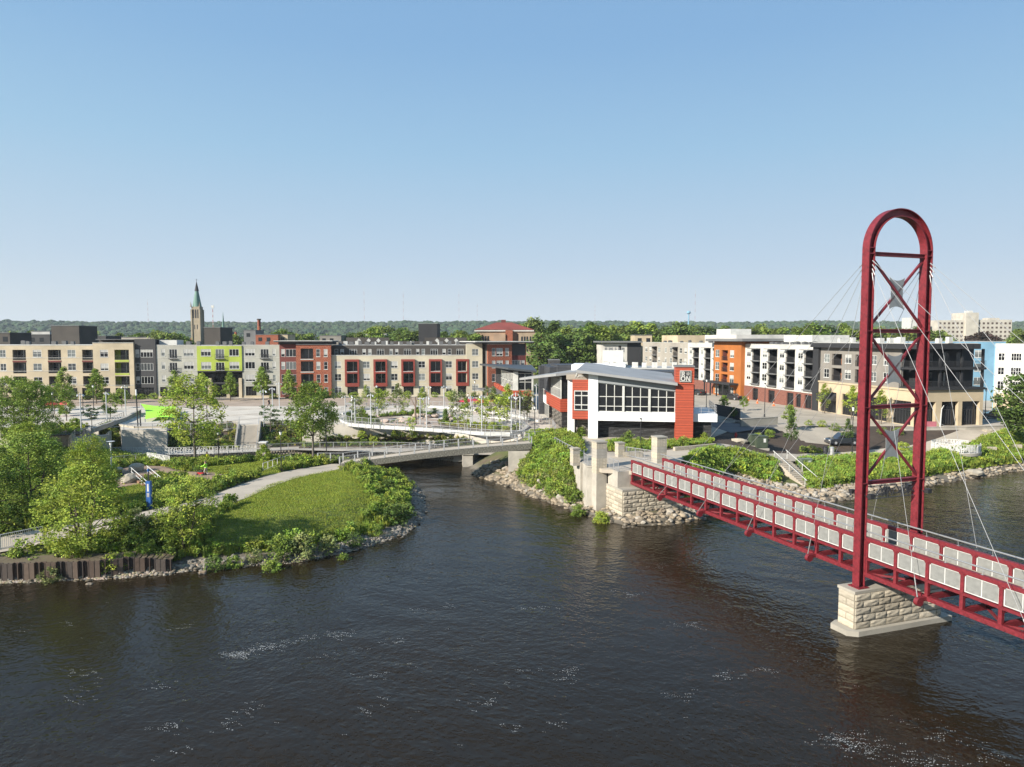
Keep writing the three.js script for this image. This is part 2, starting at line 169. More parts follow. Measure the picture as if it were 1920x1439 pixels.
// draped strip along a centre line
function ribbon(name, pts, w, m, off, y = null) {
  const cv = new THREE.CatmullRomCurve3(pts.map(q => new THREE.Vector3(q[0], 0, q[1]))), L = cv.getLength(), n = Math.ceil(L / .45), b = new MB(), K = Math.max(2, Math.ceil(w / .6)); let prev = null;
  for (let i = 0; i <= n; i++) { const t = i / n, p = cv.getPointAt(t), d = cv.getTangentAt(t), ww = typeof w === 'function' ? w(t) : w, row = []; for (let k = 0; k <= K; k++) { const s = (k / K - .5) * ww, x = p.x - d.z * s, z = p.z + d.x * s; row.push([x, (y ?? Math.max(gh(x, z), gh(p.x, p.z) - .1)) + off, z]); } if (prev) for (let k = 0; k < K; k++) b.quad(prev[k], prev[k + 1], row[k + 1], row[k]); prev = row; }
  return b.build(name, m);
}
const S_ = (o, l) => tag(o, l, null, null, 'structure');
const pathLine = [[-18.69,-94.75],[-21.9,-93.12],[-24.49,-89.63],[-27.12,-85.02],[-28.65,-78.5],[-29.76,-72.4],[-31.49,-68.91],[-33.87,-66.34],[-36.23,-63.76],[-40.05,-61.02],[-43.13,-58.83],[-47.54,-56.04]];
// level the bank under the path
S_(ribbon('path', pathLine, 4.0, MAT.walk, .05), 'pale concrete riverside path');
function drape(name, poly, m, off, s = .5) { // polygon laid on the bank, cut into a fine grid
  let x0 = 1e9, x1 = -1e9, z0 = 1e9, z1 = -1e9; for (const [x, z] of poly) { x0 = Math.min(x0, x); x1 = Math.max(x1, x); z0 = Math.min(z0, z); z1 = Math.max(z1, z); }
  const b = new MB(), c = (x, z) => sdf(poly, x, z), P = (x, z) => [x, gh(x, z) + off, z];
  for (let x = x0; x < x1; x += s) for (let z = z0; z < z1; z += s) if (c(x + s / 2, z + s / 2) > 0) b.quad(P(x, z + s), P(x + s, z + s), P(x + s, z), P(x, z));
  return b.build(name, m);
}
S_(drape('paver_court', [[-50.31,-89.8],[-50.48,-95.33],[-47.32,-94.5],[-43.76,-89.8],[-40.78,-88.33],[-37.41,-87.97],[-34.43,-85.2],[-33.14,-81.05],[-33.87,-79.27],[-36.64,-82.28],[-41.42,-85.2],[-42.82,-83.88],[-42.68,-80.45],[-45.38,-78.12],[-47.49,-81.36],[-47.12,-85.2]], M(.36, .25, .18, .92, { map: mott.m }), .05, .4), 'tan paver court beside the playground lawn');
// ---------- upper plaza, terrace, channel walls ----------
{
  const cw = 1.55, chan = chanLine;
  const prom = [[-120, -107], ...[[-72.52,-106.28],[-69.29,-106.28],[-61.24,-106.28]], chan[0], ...chan.slice(1), ...[[-5.69,-107.28],[-2.55,-112.01],[0,-119.01]], ...[[1.99,-105.33],[-1.68,-111.06],[-8.71,-115.23],[-17.76,-117.43],[-28.06,-115.95],[-34.24,-115.23],[-36.55,-122.1],[-42.9,-120.51],[-41.56,-115.95],[-44.7,-115.23],[-47,-120.51],[-57.91,-118.95],[-53.79,-109.73],[-60.48,-109.08],[-64.93,-116.69],[-68.2,-116.69],[-64.03,-109.08],[-69.31,-109.08]], [-120, -114]];
  S_(new MB().prism(prom, -1.5, cw).build('terrace_walk', MAT.pave), 'lower pale promenade beside the channel');
  const up = upper.slice(1, -4); const left = [[-150, -112], ...up.filter(p => p[0] < 6.5), [6.5, -128], [6.5, -185], [-150, -185]];
  S_(new MB().prism(left, .2, 5).build('plaza', M(.68, .625, .545, .9, { map: mott.s, bumpMap: grain.m, bumpScale: .006 })), 'broad pale concrete plaza');
  const lp = up.filter(p => p[0] < 6.5), right = [lp[lp.length - 1], ...up.filter(p => p[0] >= 6.5 && p[0] < 20.8 && p[1] > -90), [23, -89], [27, -98], [34, -109], [46, -113.5], [70, -114.5], [112, -128], [112, -190], [6.5, -185], [6.5, -128]];
  S_(ribbon('path', [[20, -86.5], [25.02,-91.73], [30.09,-94.54], [34.23,-94.06], [40.2,-98.21], [45.58,-100.21], [52.53,-101.92], [61.78,-104.51], [68.82,-108.15], [77.9,-114.31], [88.67,-122.05], [100, -128]], 3.6, MAT.walk, .05), 'pale path along the top of the right bank');
  S_(new MB().prism(right, 4.6, 5).build('pavement', MAT.walk), 'pale concrete pavement behind the right bank');
}
// ---------- railings ----------
function railing(name, label, pts, o = {}) { // pts [[x,y,z]...]; parts: posts, rails, infill panels
  const { h = 1.05, step = 1.8, m = MAT.steel, r = .035, infill = 'mesh', closed = false, group = null, bars = .14, pw = .07 } = o, t = thing(name, label, 'railing', pts[0], 0, group), q = pts.map(p => new THREE.Vector3(p[0] - pts[0][0], p[1] - pts[0][1], p[2] - pts[0][2])), P = [];
  for (let i = 0; i < q.length - 1; i++) { const L = q[i].distanceTo(q[i + 1]), n = Math.max(1, Math.round(L / step)); for (let k = 0; k < n; k++) P.push(q[i].clone().lerp(q[i + 1], k / n)); } P.push(q[q.length - 1].clone());
  const top = new MB(), low = new MB(), fill = new MB(), pg = new MB().box(-pw / 2, pw / 2, 0, h, -pw / 2, pw / 2).geom();
  P.forEach(p => { const o = mesh('post', pg, m, t); o.position.copy(p); });
  const A = (p, y) => [p.x, p.y + y, p.z];
  for (let i = 0; i < P.length - 1; i++) {
    const a = P[i], b = P[i + 1]; top.bar(A(a, h), A(b, h), .07, .05); low.bar(A(a, .1), A(b, .1), .04, .04);
    if (infill === 'glass') fill.bar(A(a, h * .55), A(b, h * .55), .012, h * .8);
    else if (infill === 'bars') { const n = Math.round(a.distanceTo(b) / bars); for (let k = 1; k < n; k++) { const c = a.clone().lerp(b, k / n); fill.bar(A(c, .1), A(c, h - .02), .02, .02); } }
    else if (infill === 'lace') { const n = 5; for (let k = 0; k < n; k++) { const c = a.clone().lerp(b, k / n), d = a.clone().lerp(b, (k + 1) / n), y0 = rr(.15, .4), y1 = rr(.55, .95), y2 = rr(.2, .5); fill.bar(A(c, y0 * h), A(d, y1 * h), .02, rr(.07, .12)); fill.bar(A(c, y1 * h), A(d, y2 * h), .02, rr(.06, .1)); fill.bar(A(c.clone().lerp(d, .5), .1), A(c.clone().lerp(d, rr(.2, .8)), h * .95), .02, .08); } low.bar(A(a, .2), A(b, .2), .03, .1); }
    else if (infill === 'mesh') { for (let y = .25; y < h - .08; y += .17) fill.bar(A(a, y), A(b, y), .012, .012); }
  }
  top.build('top_rail', m, t); low.build('bottom_rail', m, t); if (fill.p.length) fill.build(infill === 'glass' ? 'glass_panel' : infill === 'lace' ? 'lace_infill' : 'infill', infill === 'glass' ? MAT.glassRail : m, t); return t;
}
// rock-faced ashlar: unit blocks, four variants, scaled to place
const ashlar = Array.from({ length: 5 }, (_, v) => { const g = new THREE.BoxGeometry(1, 1, 1, 7, 5, 1), p = g.attributes.position; for (let i = 0; i < p.count; i++) { const x = p.getX(i), y = p.getY(i), z = p.getZ(i); if (z > .4) { const e = sst(.5, .36, Math.max(Math.abs(x), Math.abs(y))); p.setZ(i, z + e * (.22 + .2 * N3(x * 2.2 + v * 5, y * 2.2, v) + .22 * N3(x * 5, y * 5 + v, 3))); } } g.computeVertexNormals(); return g; });
function ashlarWall(t, O, U, Nn, L, y0, rows, rh, bl, ms, dep = .2) { // O corner [x,z], U along, Nn outward (unit [x,z]); blocks are parts of t
  const turn = Math.atan2(Nn[0], Nn[1]); for (let r = 0; r < rows; r++) { let u = 0, first = r % 2 ? bl * .5 : bl; while (u < L - .05) { let w = Math.min(u === 0 ? first : bl * rr(.75, 1.2), L - u); if (L - u - w < bl * .35) w = L - u; const o = mesh('stone_block', pick(ashlar), pick(ms), t); o.scale.set(w - .045, rh - .05, dep); o.rotation.y = turn; const c = u + w / 2; o.position.set(O[0] + U[0] * c + Nn[0] * (dep / 2 - .1), y0 + rh * (r + .5), O[1] + U[1] * c + Nn[1] * (dep / 2 - .1)); u += w; } }
}
const mortar = M(.30, .27, .215, .95), pale = [MAT.limestone, MAT.limestone2, M(.60, .53, .42, .9, { map: mott.l, bumpMap: grain.f, bumpScale: .03 }), M(.42, .37, .29, .92, { map: mott.l, bumpMap: grain.f, bumpScale: .03 })];
// ---------- red cable-stayed footbridge ----------
const BK = 1.03, BO = [12.885, -.57, -74.706], BT = THREE.MathUtils.degToRad(-70.71), BAY = 2.16, NB = 31;   // local +x runs over the river, -z to the far side
const bw = (s, p) => [BO[0] + BK * (s * .3303 + p * .9439), BO[2] + BK * (s * .9439 - p * .3303)];           // local (along, across) to world
{
  const t = thing('footbridge', 'long red steel truss footbridge with white mesh panels crossing the river', 'bridge', BO, BT), L = NB * BAY, W = 3.5; t.scale.setScalar(BK);
  const hz = [.09, -W - .09];                                                               // truss planes
  new MB().box(-1.2, L, 5.26, 5.42, -W + .1, -.1).build('deck', M(.44, .38, .29, .9, { map: mott.m, bumpMap: grain.m, bumpScale: .01 }), t);
  const post = new MB().box(-.1, .1, 4.1, 6.42, -.1, .1), pg = post.geom();
  const hb = new MB(), tri3 = (s) => { const A = [[s * .1, 6.3], [s * .1, 6.12], [s * .27, 6.3]], q = (i, z) => [A[i][0], A[i][1], z]; hb.tri(q(0, .06), q(1, .06), q(2, .06)); hb.tri(q(2, -.06), q(1, -.06), q(0, -.06)); hb.quad(q(1, -.06), q(1, .06), q(2, .06), q(2, -.06)); }; tri3(1); tri3(-1); hb.box(-.1, .1, 6.12, 6.29, -.05, .05);
  const haunch = hb.geom(), pw = BAY - .24; const fr = new MB(), f = .05; for (const [x0, x1, y0, y1] of [[-pw / 2, pw / 2, 0, f], [-pw / 2, pw / 2, .92, .92 + f], [-pw / 2, -pw / 2 + f, f, .92], [pw / 2 - f, pw / 2, f, .92], [-f / 2, f / 2, f, .92]]) fr.box(x0, x1, y0, y1, -.025, .025);
  const frame = fr.geom(), sheet = new MB().box(-pw / 2 + .03, pw / 2 - .03, .03, .94, -.008, .008).geom(), hp = new MB().tube([0, 6.53, 0], [0, 6.86, -.05], .02, 6).box(-.06, .06, 6.53, 6.56, -.06, .06).geom();
  for (const z of hz) {
    const near = z > 0, zi = near ? z - .06 : z + .06, sgn = near ? 1 : -1;
    for (let k = 0; k <= NB; k++) { const x = k * BAY, p = mesh('post', pg, MAT.red, t); p.position.set(x, 0, z); const hh = mesh('haunch', haunch, MAT.red, p); const q = mesh('handrail_post', hp, MAT.galv, t); q.position.set(x + BAY / 2, 0, z); q.rotation.y = near ? 0 : Math.PI; if (k < NB) { const s = mesh('railing_panel', sheet, MAT.meshPanel, t); s.position.set(x + BAY / 2, 5.3, z); const ff = mesh('panel_frame', frame, MAT.white, s); } }
    new MB().box(-.13, L, 6.3, 6.54, z - .12, z + .12).build('top_chord', MAT.red, t); new MB().box(-.12, L, 5.08, 5.24, z - .09, z + .09).build('middle_chord', MAT.red, t);
    new MB().box(-.13, L, 4.02, 4.3, z - .14, z + .14).build('bottom_chord', MAT.red, t); new MB().tube([-.5, 6.88, z - sgn * .05], [L, 6.88, z - sgn * .05], .05, 8).build('handrail', MAT.galv, t);
  }
  const fb = new MB().box(-.1, .1, 4.06, 4.36, -W - .1, .1).geom(), up = new MB().box(-.1, .1, 4.9, 5.25, -W, 0).geom();
  for (let k = 0; k <= NB; k++) { mesh('floor_beam', fb, MAT.red, t).position.x = k * BAY; mesh('deck_beam', up, MAT.red, t).position.x = k * BAY; }
  const br = new MB().bar([0, 4.2, -.1], [BAY * 2, 4.2, -W + .1], .12, .12).geom(), br2 = new MB().bar([0, 4.2, -W + .1], [BAY * 2, 4.2, -.1], .12, .12).geom();
  for (let k = 0; k < NB - 1; k += 2) { const o = mesh('brace', (k / 2) % 2 ? br : br2, MAT.red, t); o.position.x = k * BAY; }
  const anchor = new MB().bar([0, 4.14, .1], [0, 4.14, .72], .2, .24); const disc = new THREE.CylinderGeometry(.25, .25, .26, 14); disc.rotateZ(Math.PI / 2); disc.translate(0, 4.02, .74); anchor.geo(disc); const ag = anchor.geom(), ag2 = ag.clone().rotateY(Math.PI).translate(0, 0, -W);
  for (const k of [3, 6, 9, 12, 16, 19, 22, 25]) for (const s of [0, 1]) mesh('cable_anchor', s ? ag2 : ag, MAT.red, t).position.x = k * BAY;
}
{
  const t = thing('bridge_tower', 'tall red steel bridge tower with rounded arch top and crossed braces', 'bridge tower', [...[bw(29.95, 1.93)]].map(p => [p[0], 2.83, p[1]])[0], BT), HW = 2.36, y0 = 0, ys = 24.5 - 3.3, b = .27, zz = s => s * HW;
  const levels = [9.96, 14.74, 19.5, 24.25].map(v => v - 3.3); t.scale.setScalar(BK);
  for (const s of [1, -1]) { // two H-section legs
    const l = new MB(); l.box(-b, b, 0, ys, zz(s) + .20, zz(s) + .25); l.box(-b, b, 0, ys, zz(s) - .25, zz(s) - .20); l.box(-.05, .05, 0, ys, zz(s) - .2, zz(s) + .2); l.build('leg', MAT.red, t);
    const pl = new MB(); pl.box(-.45, .45, 0, .06, zz(s) - .42, zz(s) + .42); for (const y of [...levels, levels[3] + .35]) for (const e of [-1, 1]) pl.box(e > 0 ? .05 : -b, e > 0 ? b : -.05, y - .03, y + .03, zz(s) - .199, zz(s) + .199); pl.build('stiffener', MAT.red, t); for (const y of [4.2, 8.6, 13.4, 18.2]) for (const e of [-1, 1]) { const sp = new MB(); sp.box(-.2, .2, y - .35, y + .35, zz(s) + e * .262 - .012, zz(s) + e * .262 + .012); for (const by of [-.26, -.13, 0, .13, .26]) for (const bx of [-.13, .13]) sp.box(bx - .025, bx + .025, y + by - .025, y + by + .025, zz(s) + e * .28 - .012, zz(s) + e * .28 + .012); sp.build('splice_plate', MAT.red, t); }
  }
  const ring = (r0, r1, w) => { const m = new MB(), n = 36; for (let i = 0; i < n; i++) { const a = Math.PI * i / n, c = Math.PI * (i + 1) / n, P = (r, an, x) => [x, ys + r * Math.sin(an), r * Math.cos(an)]; m.quad(P(r1, a, w), P(r1, a, -w), P(r1, c, -w), P(r1, c, w)); m.quad(P(r0, a, -w), P(r0, a, w), P(r0, c, w), P(r0, c, -w)); m.quad(P(r0, a, w), P(r1, a, w), P(r1, c, w), P(r0, c, w)); m.quad(P(r1, a, -w), P(r0, a, -w), P(r0, c, -w), P(r1, c, -w)); } return m; };
  ring(HW + .20, HW + .25, b).build('arch_flange', MAT.red, t); ring(HW - .25, HW - .20, b).build('arch_flange', MAT.red, t); ring(HW - .2, HW + .2, .05).build('arch_web', MAT.red, t);
  for (const y of levels) { const c = new MB(); c.box(-.14, .14, y + .08, y + .12, -HW + .2, HW - .2); c.box(-.14, .14, y - .12, y - .08, -HW + .2, HW - .2); c.box(-.03, .03, y - .08, y + .08, -HW + .2, HW - .2); c.build('cross_beam', MAT.red, t); }
  const gus = M(.30, .32, .33, .55), E = [2.2, 1.75, 1.75, 1.75];
  for (let k = 0; k < 3; k++) { const ya = levels[k] + .2, yb = levels[k + 1] - .25, yc = (ya + yb) / 2; for (const s of [1, -1]) new MB().bar([s * .05, ya, -s * (HW - .2)], [s * .05, yb, s * (HW - .2)], .13, .13).build('diagonal_brace', MAT.red, t);
    const sh = new THREE.Shape(), w = .62, h = 1.0; sh.moveTo(-w, -h); sh.quadraticCurveTo(0, -h * .62, w, -h); sh.quadraticCurveTo(w * .55, 0, w, h); sh.quadraticCurveTo(0, h * .62, -w, h); sh.quadraticCurveTo(-w * .55, 0, -w, -h); const g = new THREE.ExtrudeGeometry(sh, { depth: .03, bevelEnabled: false, curveSegments: 10 }); g.rotateY(Math.PI / 2); g.translate(-.015, yc, 0); mesh('gusset_plate', g, gus, t); }
  { const y1 = levels[0] - .25, m = new MB(), W = HW - .35; m.box(-.03, .03, y1 - .04, y1, -W, W); m.box(-.03, .03, y1 - .85, y1 - .8, -W, W); for (let i = 0; i < 26; i++) { const a = rr(-W, W - .5); m.bar([0, y1 - rr(.05, .3), a], [0, y1 - rr(.5, .8), a + rr(-.4, .5)], .03, .07); } for (let i = 0; i < 9; i++) { const a = rr(-W, W - .7); m.bar([0, y1 - rr(.2, .7), a], [0, y1 - rr(.2, .7), a + rr(.4, .8)], .03, .05); } m.build('lattice_panel', MAT.darkMetal, t); }
  const tops = [23.95, 24.2, 24.45, 24.7].map(v => v - 3.3);
  for (const s of [1, -1]) { const fit = new MB(), fl = new MB(); for (const [i, k] of [[0, 12], [1, 9], [2, 6], [3, 3], [0, 16], [1, 19], [2, 22], [3, 25]]) { const e = k < 14 ? -1 : 1, x = k * BAY - 29.95, P = [e * .3, tops[i] - .9, zz(s)], Q = [x, 4.3 - 3.3, s * 2.6 + .16]; new MB().tube(P, Q, .014, 5).build('cable', MAT.cable, t); const d = new THREE.Vector3(Q[0] - P[0], Q[1] - P[1], Q[2] - P[2]).normalize(); fit.tube(P, [P[0] + d.x * .5, P[1] + d.y * .5, P[2] + d.z * .5], .035, 6); fit.tube(Q, [Q[0] - d.x * 1.1, Q[1] - d.y * 1.1, Q[2] - d.z * 1.0], .035, 6); } fit.build('cable_socket', MAT.galv, t);
    for (const e of [-1, 1]) { fl.bar([e * .27, levels[0] - .75, zz(s)], [e * .75, levels[0] - .72, zz(s)], .05, .05); fl.box(e * .75 - .14, e * .75 + .14, levels[0] - .82, levels[0] - .55, zz(s) - .16, zz(s) + .16); } fl.build('floodlight', MAT.black, t); }
}
{ // stone river pier under the tower
  const t = thing('stone_pier', 'pale rock-faced stone pier under the red bridge tower', 'pier'), c = (s, p) => bw(29.9 + s, p), core = [c(-.65, -1.3), c(.65, -1.3), c(.65, 5.9), c(-.65, 5.9)], foot = [c(-.95, -1.3), c(-.65, -1.9), c(.65, -1.9), c(1.05, -1.3), c(1.05, 6.5), c(-.95, 6.5)];
  new MB().prism(core.map((p, i) => p), -1.5, 2.65).build('core', mortar, t); new MB().prism([c(-.72, -1.37), c(.72, -1.37), c(.72, 5.97), c(-.72, 5.97)], 2.65, 2.83).build('cap', MAT.concreteOld, t); new MB().prism(foot, -1.6, .34).build('footing', MAT.concreteOld, t);
  ashlarWall(t, c(.65, -1.3), [.9439, -.3303], [.3303, .9439], 7.42, .34, 5, .462, 1.25, pale); ashlarWall(t, c(-.65, -1.3), [.3303, .9439], [-.9439, .3303], 1.34, .34, 5, .462, 1.34, pale.slice(0, 3), .14);
}
{ // abutment at the plaza end
  const t = thing('bridge_abutment', 'cream concrete and rock-faced stone abutment at the red footbridge landing', 'abutment'), c = (s, p) => bw(s, p);
  new MB().prism([c(-6, -1.7), c(1.0, -1.7), c(1.0, 5.4), c(-6, 5.4)], -1, 3.08).build('core', mortar, t); new MB().prism([c(-6, -1.8), c(1.12, -1.8), c(1.12, 5.5), c(-6, 5.5)], 3.08, 3.28).build('ledge', MAT.concreteOld, t);
  ashlarWall(t, c(1, -1.7), [.9439, -.3303], [.3303, .9439], 7.31, .5, 6, .43, 1.1, pale); ashlarWall(t, c(-3.2, -1.7), [.3303, .9439], [-.9439, .3303], 4.32, .5, 6, .43, 1.2, pale, .16);
  new MB().prism([c(-.15, -1.7), c(-2.3, -1.7), c(-2.3, -.35), c(-.15, -.35)], 3.28, 4.98).build('parapet_block', MAT.concrete, t); new MB().prism([c(-.15, 3.85), c(-2.3, 3.85), c(-2.3, 5.4), c(-.15, 5.4)], 3.28, 4.98).build('parapet_block', MAT.concrete, t);
  new MB().prism([c(-.15, -.35), c(-6, -.35), c(-6, 3.85), c(-.15, 3.85)], 3.28, 4.985).build('landing', MAT.walk, t);
  const oct = [[8.59,-83.33],[8.16,-81.47],[8.01,-79.35],[8.28,-77.34],[9.59,-77.01],[10.03,-78.67],[10.52,-82.57]]; new MB().prism(oct, -.5, 4.9).build('bastion', MAT.concrete, t); new MB().prism([[8.6,-87.84],[8.41,-84.58],[8.7,-81.87],[10.4,-81.55],[11.46,-87.84]], -.5, 3.0).build('bastion_base', MAT.concreteOld, t); new MB().prism(oct.map(([x, z]) => [x + (x - 10) * .03, z + (z + 79) * .03]), 4.9, 5.06).build('coping', MAT.concrete, t);
}
for (const [s, p, w, y0, y1, lb] of [[-3.1, -2.35, 1.25, -.4, 7.9, 'tall pale concrete gate pillar on the left of the red footbridge landing'], [-3.6, 5.2, 1.25, 4.5, 8.0, 'tall pale concrete gate pillar on the right of the red footbridge landing'], [-7.0, -3.4, .85, 4.6, 6.6, 'short pale pillar behind the left gate pillar'], [-8.4, 2.9, .85, 4.9, 6.75, 'short pale pillar at the railing left of the right gate pillar']]) {
  const q = bw(s, p), t = thing('gate_pillar', lb, 'pillar', [q[0], y0, q[1]], BT, 'gate pillars'), h = y1 - y0, n = Math.round((y1 - Math.max(y0, 4.6)) / .34);
  const b = h - n * .34 - .12; if (b > .2) boxm('shaft', MAT.concrete, t, -w / 2, w / 2, 0, b, -w / 2, w / 2); const g = new MB().box(-w / 2, w / 2, 0, .325, -w / 2, w / 2).geom(), gi = w / 2 - .02; boxm('core', mortar, t, -gi, gi, Math.max(b, 0), h - .14, -gi, gi);
  for (let k = 0; k < n; k++) mesh('stone_course', g, pick([pale[0], pale[2], MAT.concrete]), t).position.y = Math.max(b, 0) + k * .34; boxm('capstone', MAT.concreteOld, t, -w / 2 - .06, w / 2 + .06, h - .14, h, -w / 2 - .06, w / 2 + .06);
}
// ---------- pale footbridge over the channel ----------
{
  const A = [-22.5, 2.62, -91.8], B = [2.6, 4.98, -94.0], t = thing('channel_bridge', 'pale concrete footbridge with grey stone-clad girder over the channel', 'bridge', A), v = [B[0] - A[0], B[1] - A[1], B[2] - A[2]], wz = -2.9, n = 26;
  const P = (k, dz, dy) => { const s = k / n; return [v[0] * s + dz * .09, v[1] * s + .28 * Math.sin(Math.PI * s) + dy, v[2] * s + dz]; }, dk = new MB(), gd = [new MB(), new MB()];
  for (let k = 0; k < n; k++) { dk.hexa([P(k, 0, -.15), P(k + 1, 0, -.15), P(k + 1, wz, -.15), P(k, wz, -.15), P(k, 0, 0), P(k + 1, 0, 0), P(k + 1, wz, 0), P(k, wz, 0)]); for (const e of [0, 1]) { const z0 = e ? wz : .22, z1 = e ? wz - .22 : 0, m = .85 + .1 * Math.sin(k); gd[e].hexa([P(k, z0, -.66), P(k + 1, z0, -.66), P(k + 1, z1, -.66), P(k, z1, -.66), P(k, z0, .12), P(k + 1, z0, .12), P(k + 1, z1, .12), P(k, z1, .12)]); } }
  dk.build('deck', MAT.walk, t); const st = M(.34, .33, .30, .95, { map: texFrom(256, (u, v2) => { const n = .62 + .5 * tfb(u, v2, 6, 5, 4) + .2 * (rnd() - .5); return [n, n * .99, n * .95]; }), bumpMap: grain.f, bumpScale: .05 }); for (const e of [0, 1]) { gd[e].build('girder', st, t); }
  for (const [x0, x1, z0, z1] of [[22.0, 24.9, -2.7, -.3]]) boxm('pier', MAT.concrete, t, x0, x1, -3.2, 1.5, z0 - 1.5, z1 - 1.4); boxm('abutment', MAT.concreteOld, t, .6, 3.2, -3, -.75, wz, -.05);
  for (const [dz, lb, k0] of [[.1, 'silver railing along the near side of the channel footbridge', 0], [wz - .1, 'silver railing along the far side of the channel footbridge', -4]]) { const pts = []; for (let k = k0; k <= n; k += 2) { const q = P(Math.max(k, 0), dz, 0); pts.push([A[0] + q[0] + (k < 0 ? k * .85 : 0), A[1] + q[1], A[2] + q[2]]); } railing('bridge_railing', lb, pts, { step: 2.1, pw: .16, m: MAT.steel, group: 'channel bridge railings', infill: 'mesh' }); }
}
// ---------- channel wall, terrace and plaza railings ----------
railing('lace_railing', 'white cut-metal lace railing along the channel walk', [[-68.73,-105.79],[-60.95,-105.79],[-53.18,-106.28],[-51.49,-105.79],[-45.33,-106.77],[-39.59,-108.81]].map(p => [p[0], 1.55, p[1]]), { infill: 'lace', m: MAT.white, step: 1.9, h: 1.15 });
railing('lace_railing', 'short white lace railing by the tan paver court', [[-51.18,-98.63],[-46.61,-95.67]].map(p => [p[0], 1.9, p[1]]), { infill: 'lace', m: MAT.white, step: 1.3, h: 1.2 });
railing('ramp_railing', 'grey railing sloping beside the channel walk left of the court', [[-54.31,-95.42],[-51.25,-98.77]].map(p => [p[0], 1.8, p[1]]), { infill: 'mesh', step: 1.7, h: 1.2 });
railing('terrace_railing', 'silver railing on the cobble channel wall', [[-38.3,-109.86],[-35.3,-110.92],[-30.56,-112.01],[-22.12,-112.29],[-14.36,-111.46],[-9.9,-108.81]].map(p => [p[0], 1.55, p[1]]), { infill: 'mesh', step: 2.2, h: 1.05 });
railing('path_railing', 'white barred railing beside the path at the left edge', [[-44.17,-56.65],[-42.55,-58.01],[-40.27,-59.93]].map(p => [p[0], gh(p[0], p[1]) + .02, p[1]]), { infill: 'bars', m: MAT.white, step: 2.1, h: 1.25 });
railing('glass_railing', 'glass railing on the wall from the channel bridge to the red bridge', [[5.61,-92.59],[6.85,-86.07],[8.21,-80.75]].map(p => [p[0], 5, p[1]]), { infill: 'glass', step: 1.4, h: 1.1 });
railing('bastion_railing', 'barred metal railing round the abutment bastion', [[8.38,-81.84],[8.13,-79.35],[8.37,-77.66],[9.63,-77.34]].map(p => [p[0], 5.06, p[1]]), { infill: 'bars', step: 1.3, h: 1.1 });
railing('landing_railing', 'barred metal railing on the landing block beside the red bridge end', [bw(-2.3, -1.6), bw(-.2, -1.6)].map(p => [p[0], 5.02, p[1]]), { infill: 'bars', step: 1.1, h: 1.1 });
railing('landing_railing', 'barred metal railing between the right gate pillar and the short pillar', [bw(-8, 3.5), bw(-4.2, 5.0)].map(p => [p[0], 5.06, p[1]]), { infill: 'bars', step: 1.3, h: 1.15 });
{ const t = thing('retaining_wall', 'cream stone retaining wall under the glass railing', 'wall'); const q = [[5.4,-92.59],[6.82,-85.66],[8.14,-80.04]]; for (let i = 0; i < 2; i++) { const [a, b] = [q[i], q[i + 1]], d = [b[0] - a[0], b[1] - a[1]], L = Math.hypot(...d); new MB().prism([a, b, [b[0] - d[1] / L * .35, b[1] + d[0] / L * .35], [a[0] - d[1] / L * .35, a[1] + d[0] / L * .35]], 1.5, 4.98).build('wall_panel', MAT.concrete, t); } }
{ // cobbled channel wall: stones set in rows
  const t = thing('cobble_wall', 'cobblestone wall along the far side of the channel', 'wall'), line = chanLine, cg = ashlar.slice(0, 3).map((g, i) => { const s = new THREE.SphereGeometry(.5, 7, 5); s.scale(1, .8, .5); const p = s.attributes.position; for (let k = 0; k < p.count; k++) { const n = 1 + .25 * N3(p.getX(k) * 3, p.getY(k) * 3, i * 7 + p.getZ(k)); p.setXYZ(k, p.getX(k) * n, p.getY(k) * n, p.getZ(k) * n); } s.computeVertexNormals(); return s; });
  const ms = [M(.40, .34, .26, .9), M(.46, .40, .31, .9), M(.32, .275, .21, .9)], rest = [[], [], []], o = new THREE.Object3D(); let n = 0;
  for (let i = 0; i < line.length - 1; i++) { const [a, b] = [line[i], line[i + 1]], dx = b[0] - a[0], dz = b[1] - a[1], L = Math.hypot(dx, dz), nx = -dz / L, nz = dx / L, sz = i < 2 ? .3 : .42; const w = new MB(); w.prism([a, b, [b[0] - nx * .3, b[1] - nz * .3], [a[0] - nx * .3, a[1] - nz * .3]], -1, 1.5).build('backing', mortar, t);
    for (let r = 0; r < 1.3 / sz; r++) for (let u = (r % 2) * sz * .5; u < L; u += sz) { const k = ri(0, 2); o.position.set(a[0] + dx * u / L + nx * .02, .12 + r * sz * .95, a[1] + dz * u / L + nz * .02); o.rotation.set(0, Math.atan2(nx, nz), rr(-.3, .3)); o.scale.set(sz * rr(.8, 1.02), sz * rr(.8, 1), sz * .9); if (i > 2 && n < 280) { const s = mesh('cobble', cg[k], pick(ms), t); s.position.copy(o.position); s.rotation.copy(o.rotation); s.scale.copy(o.scale); n++; } else { o.updateMatrix(); rest[k].push(cg[k].clone().applyMatrix4(o.matrix)); } } }
  tag(mesh('cobbles', mergeGeometries(rest.flat()), ms[0], t), null, null, null, 'stuff');
}
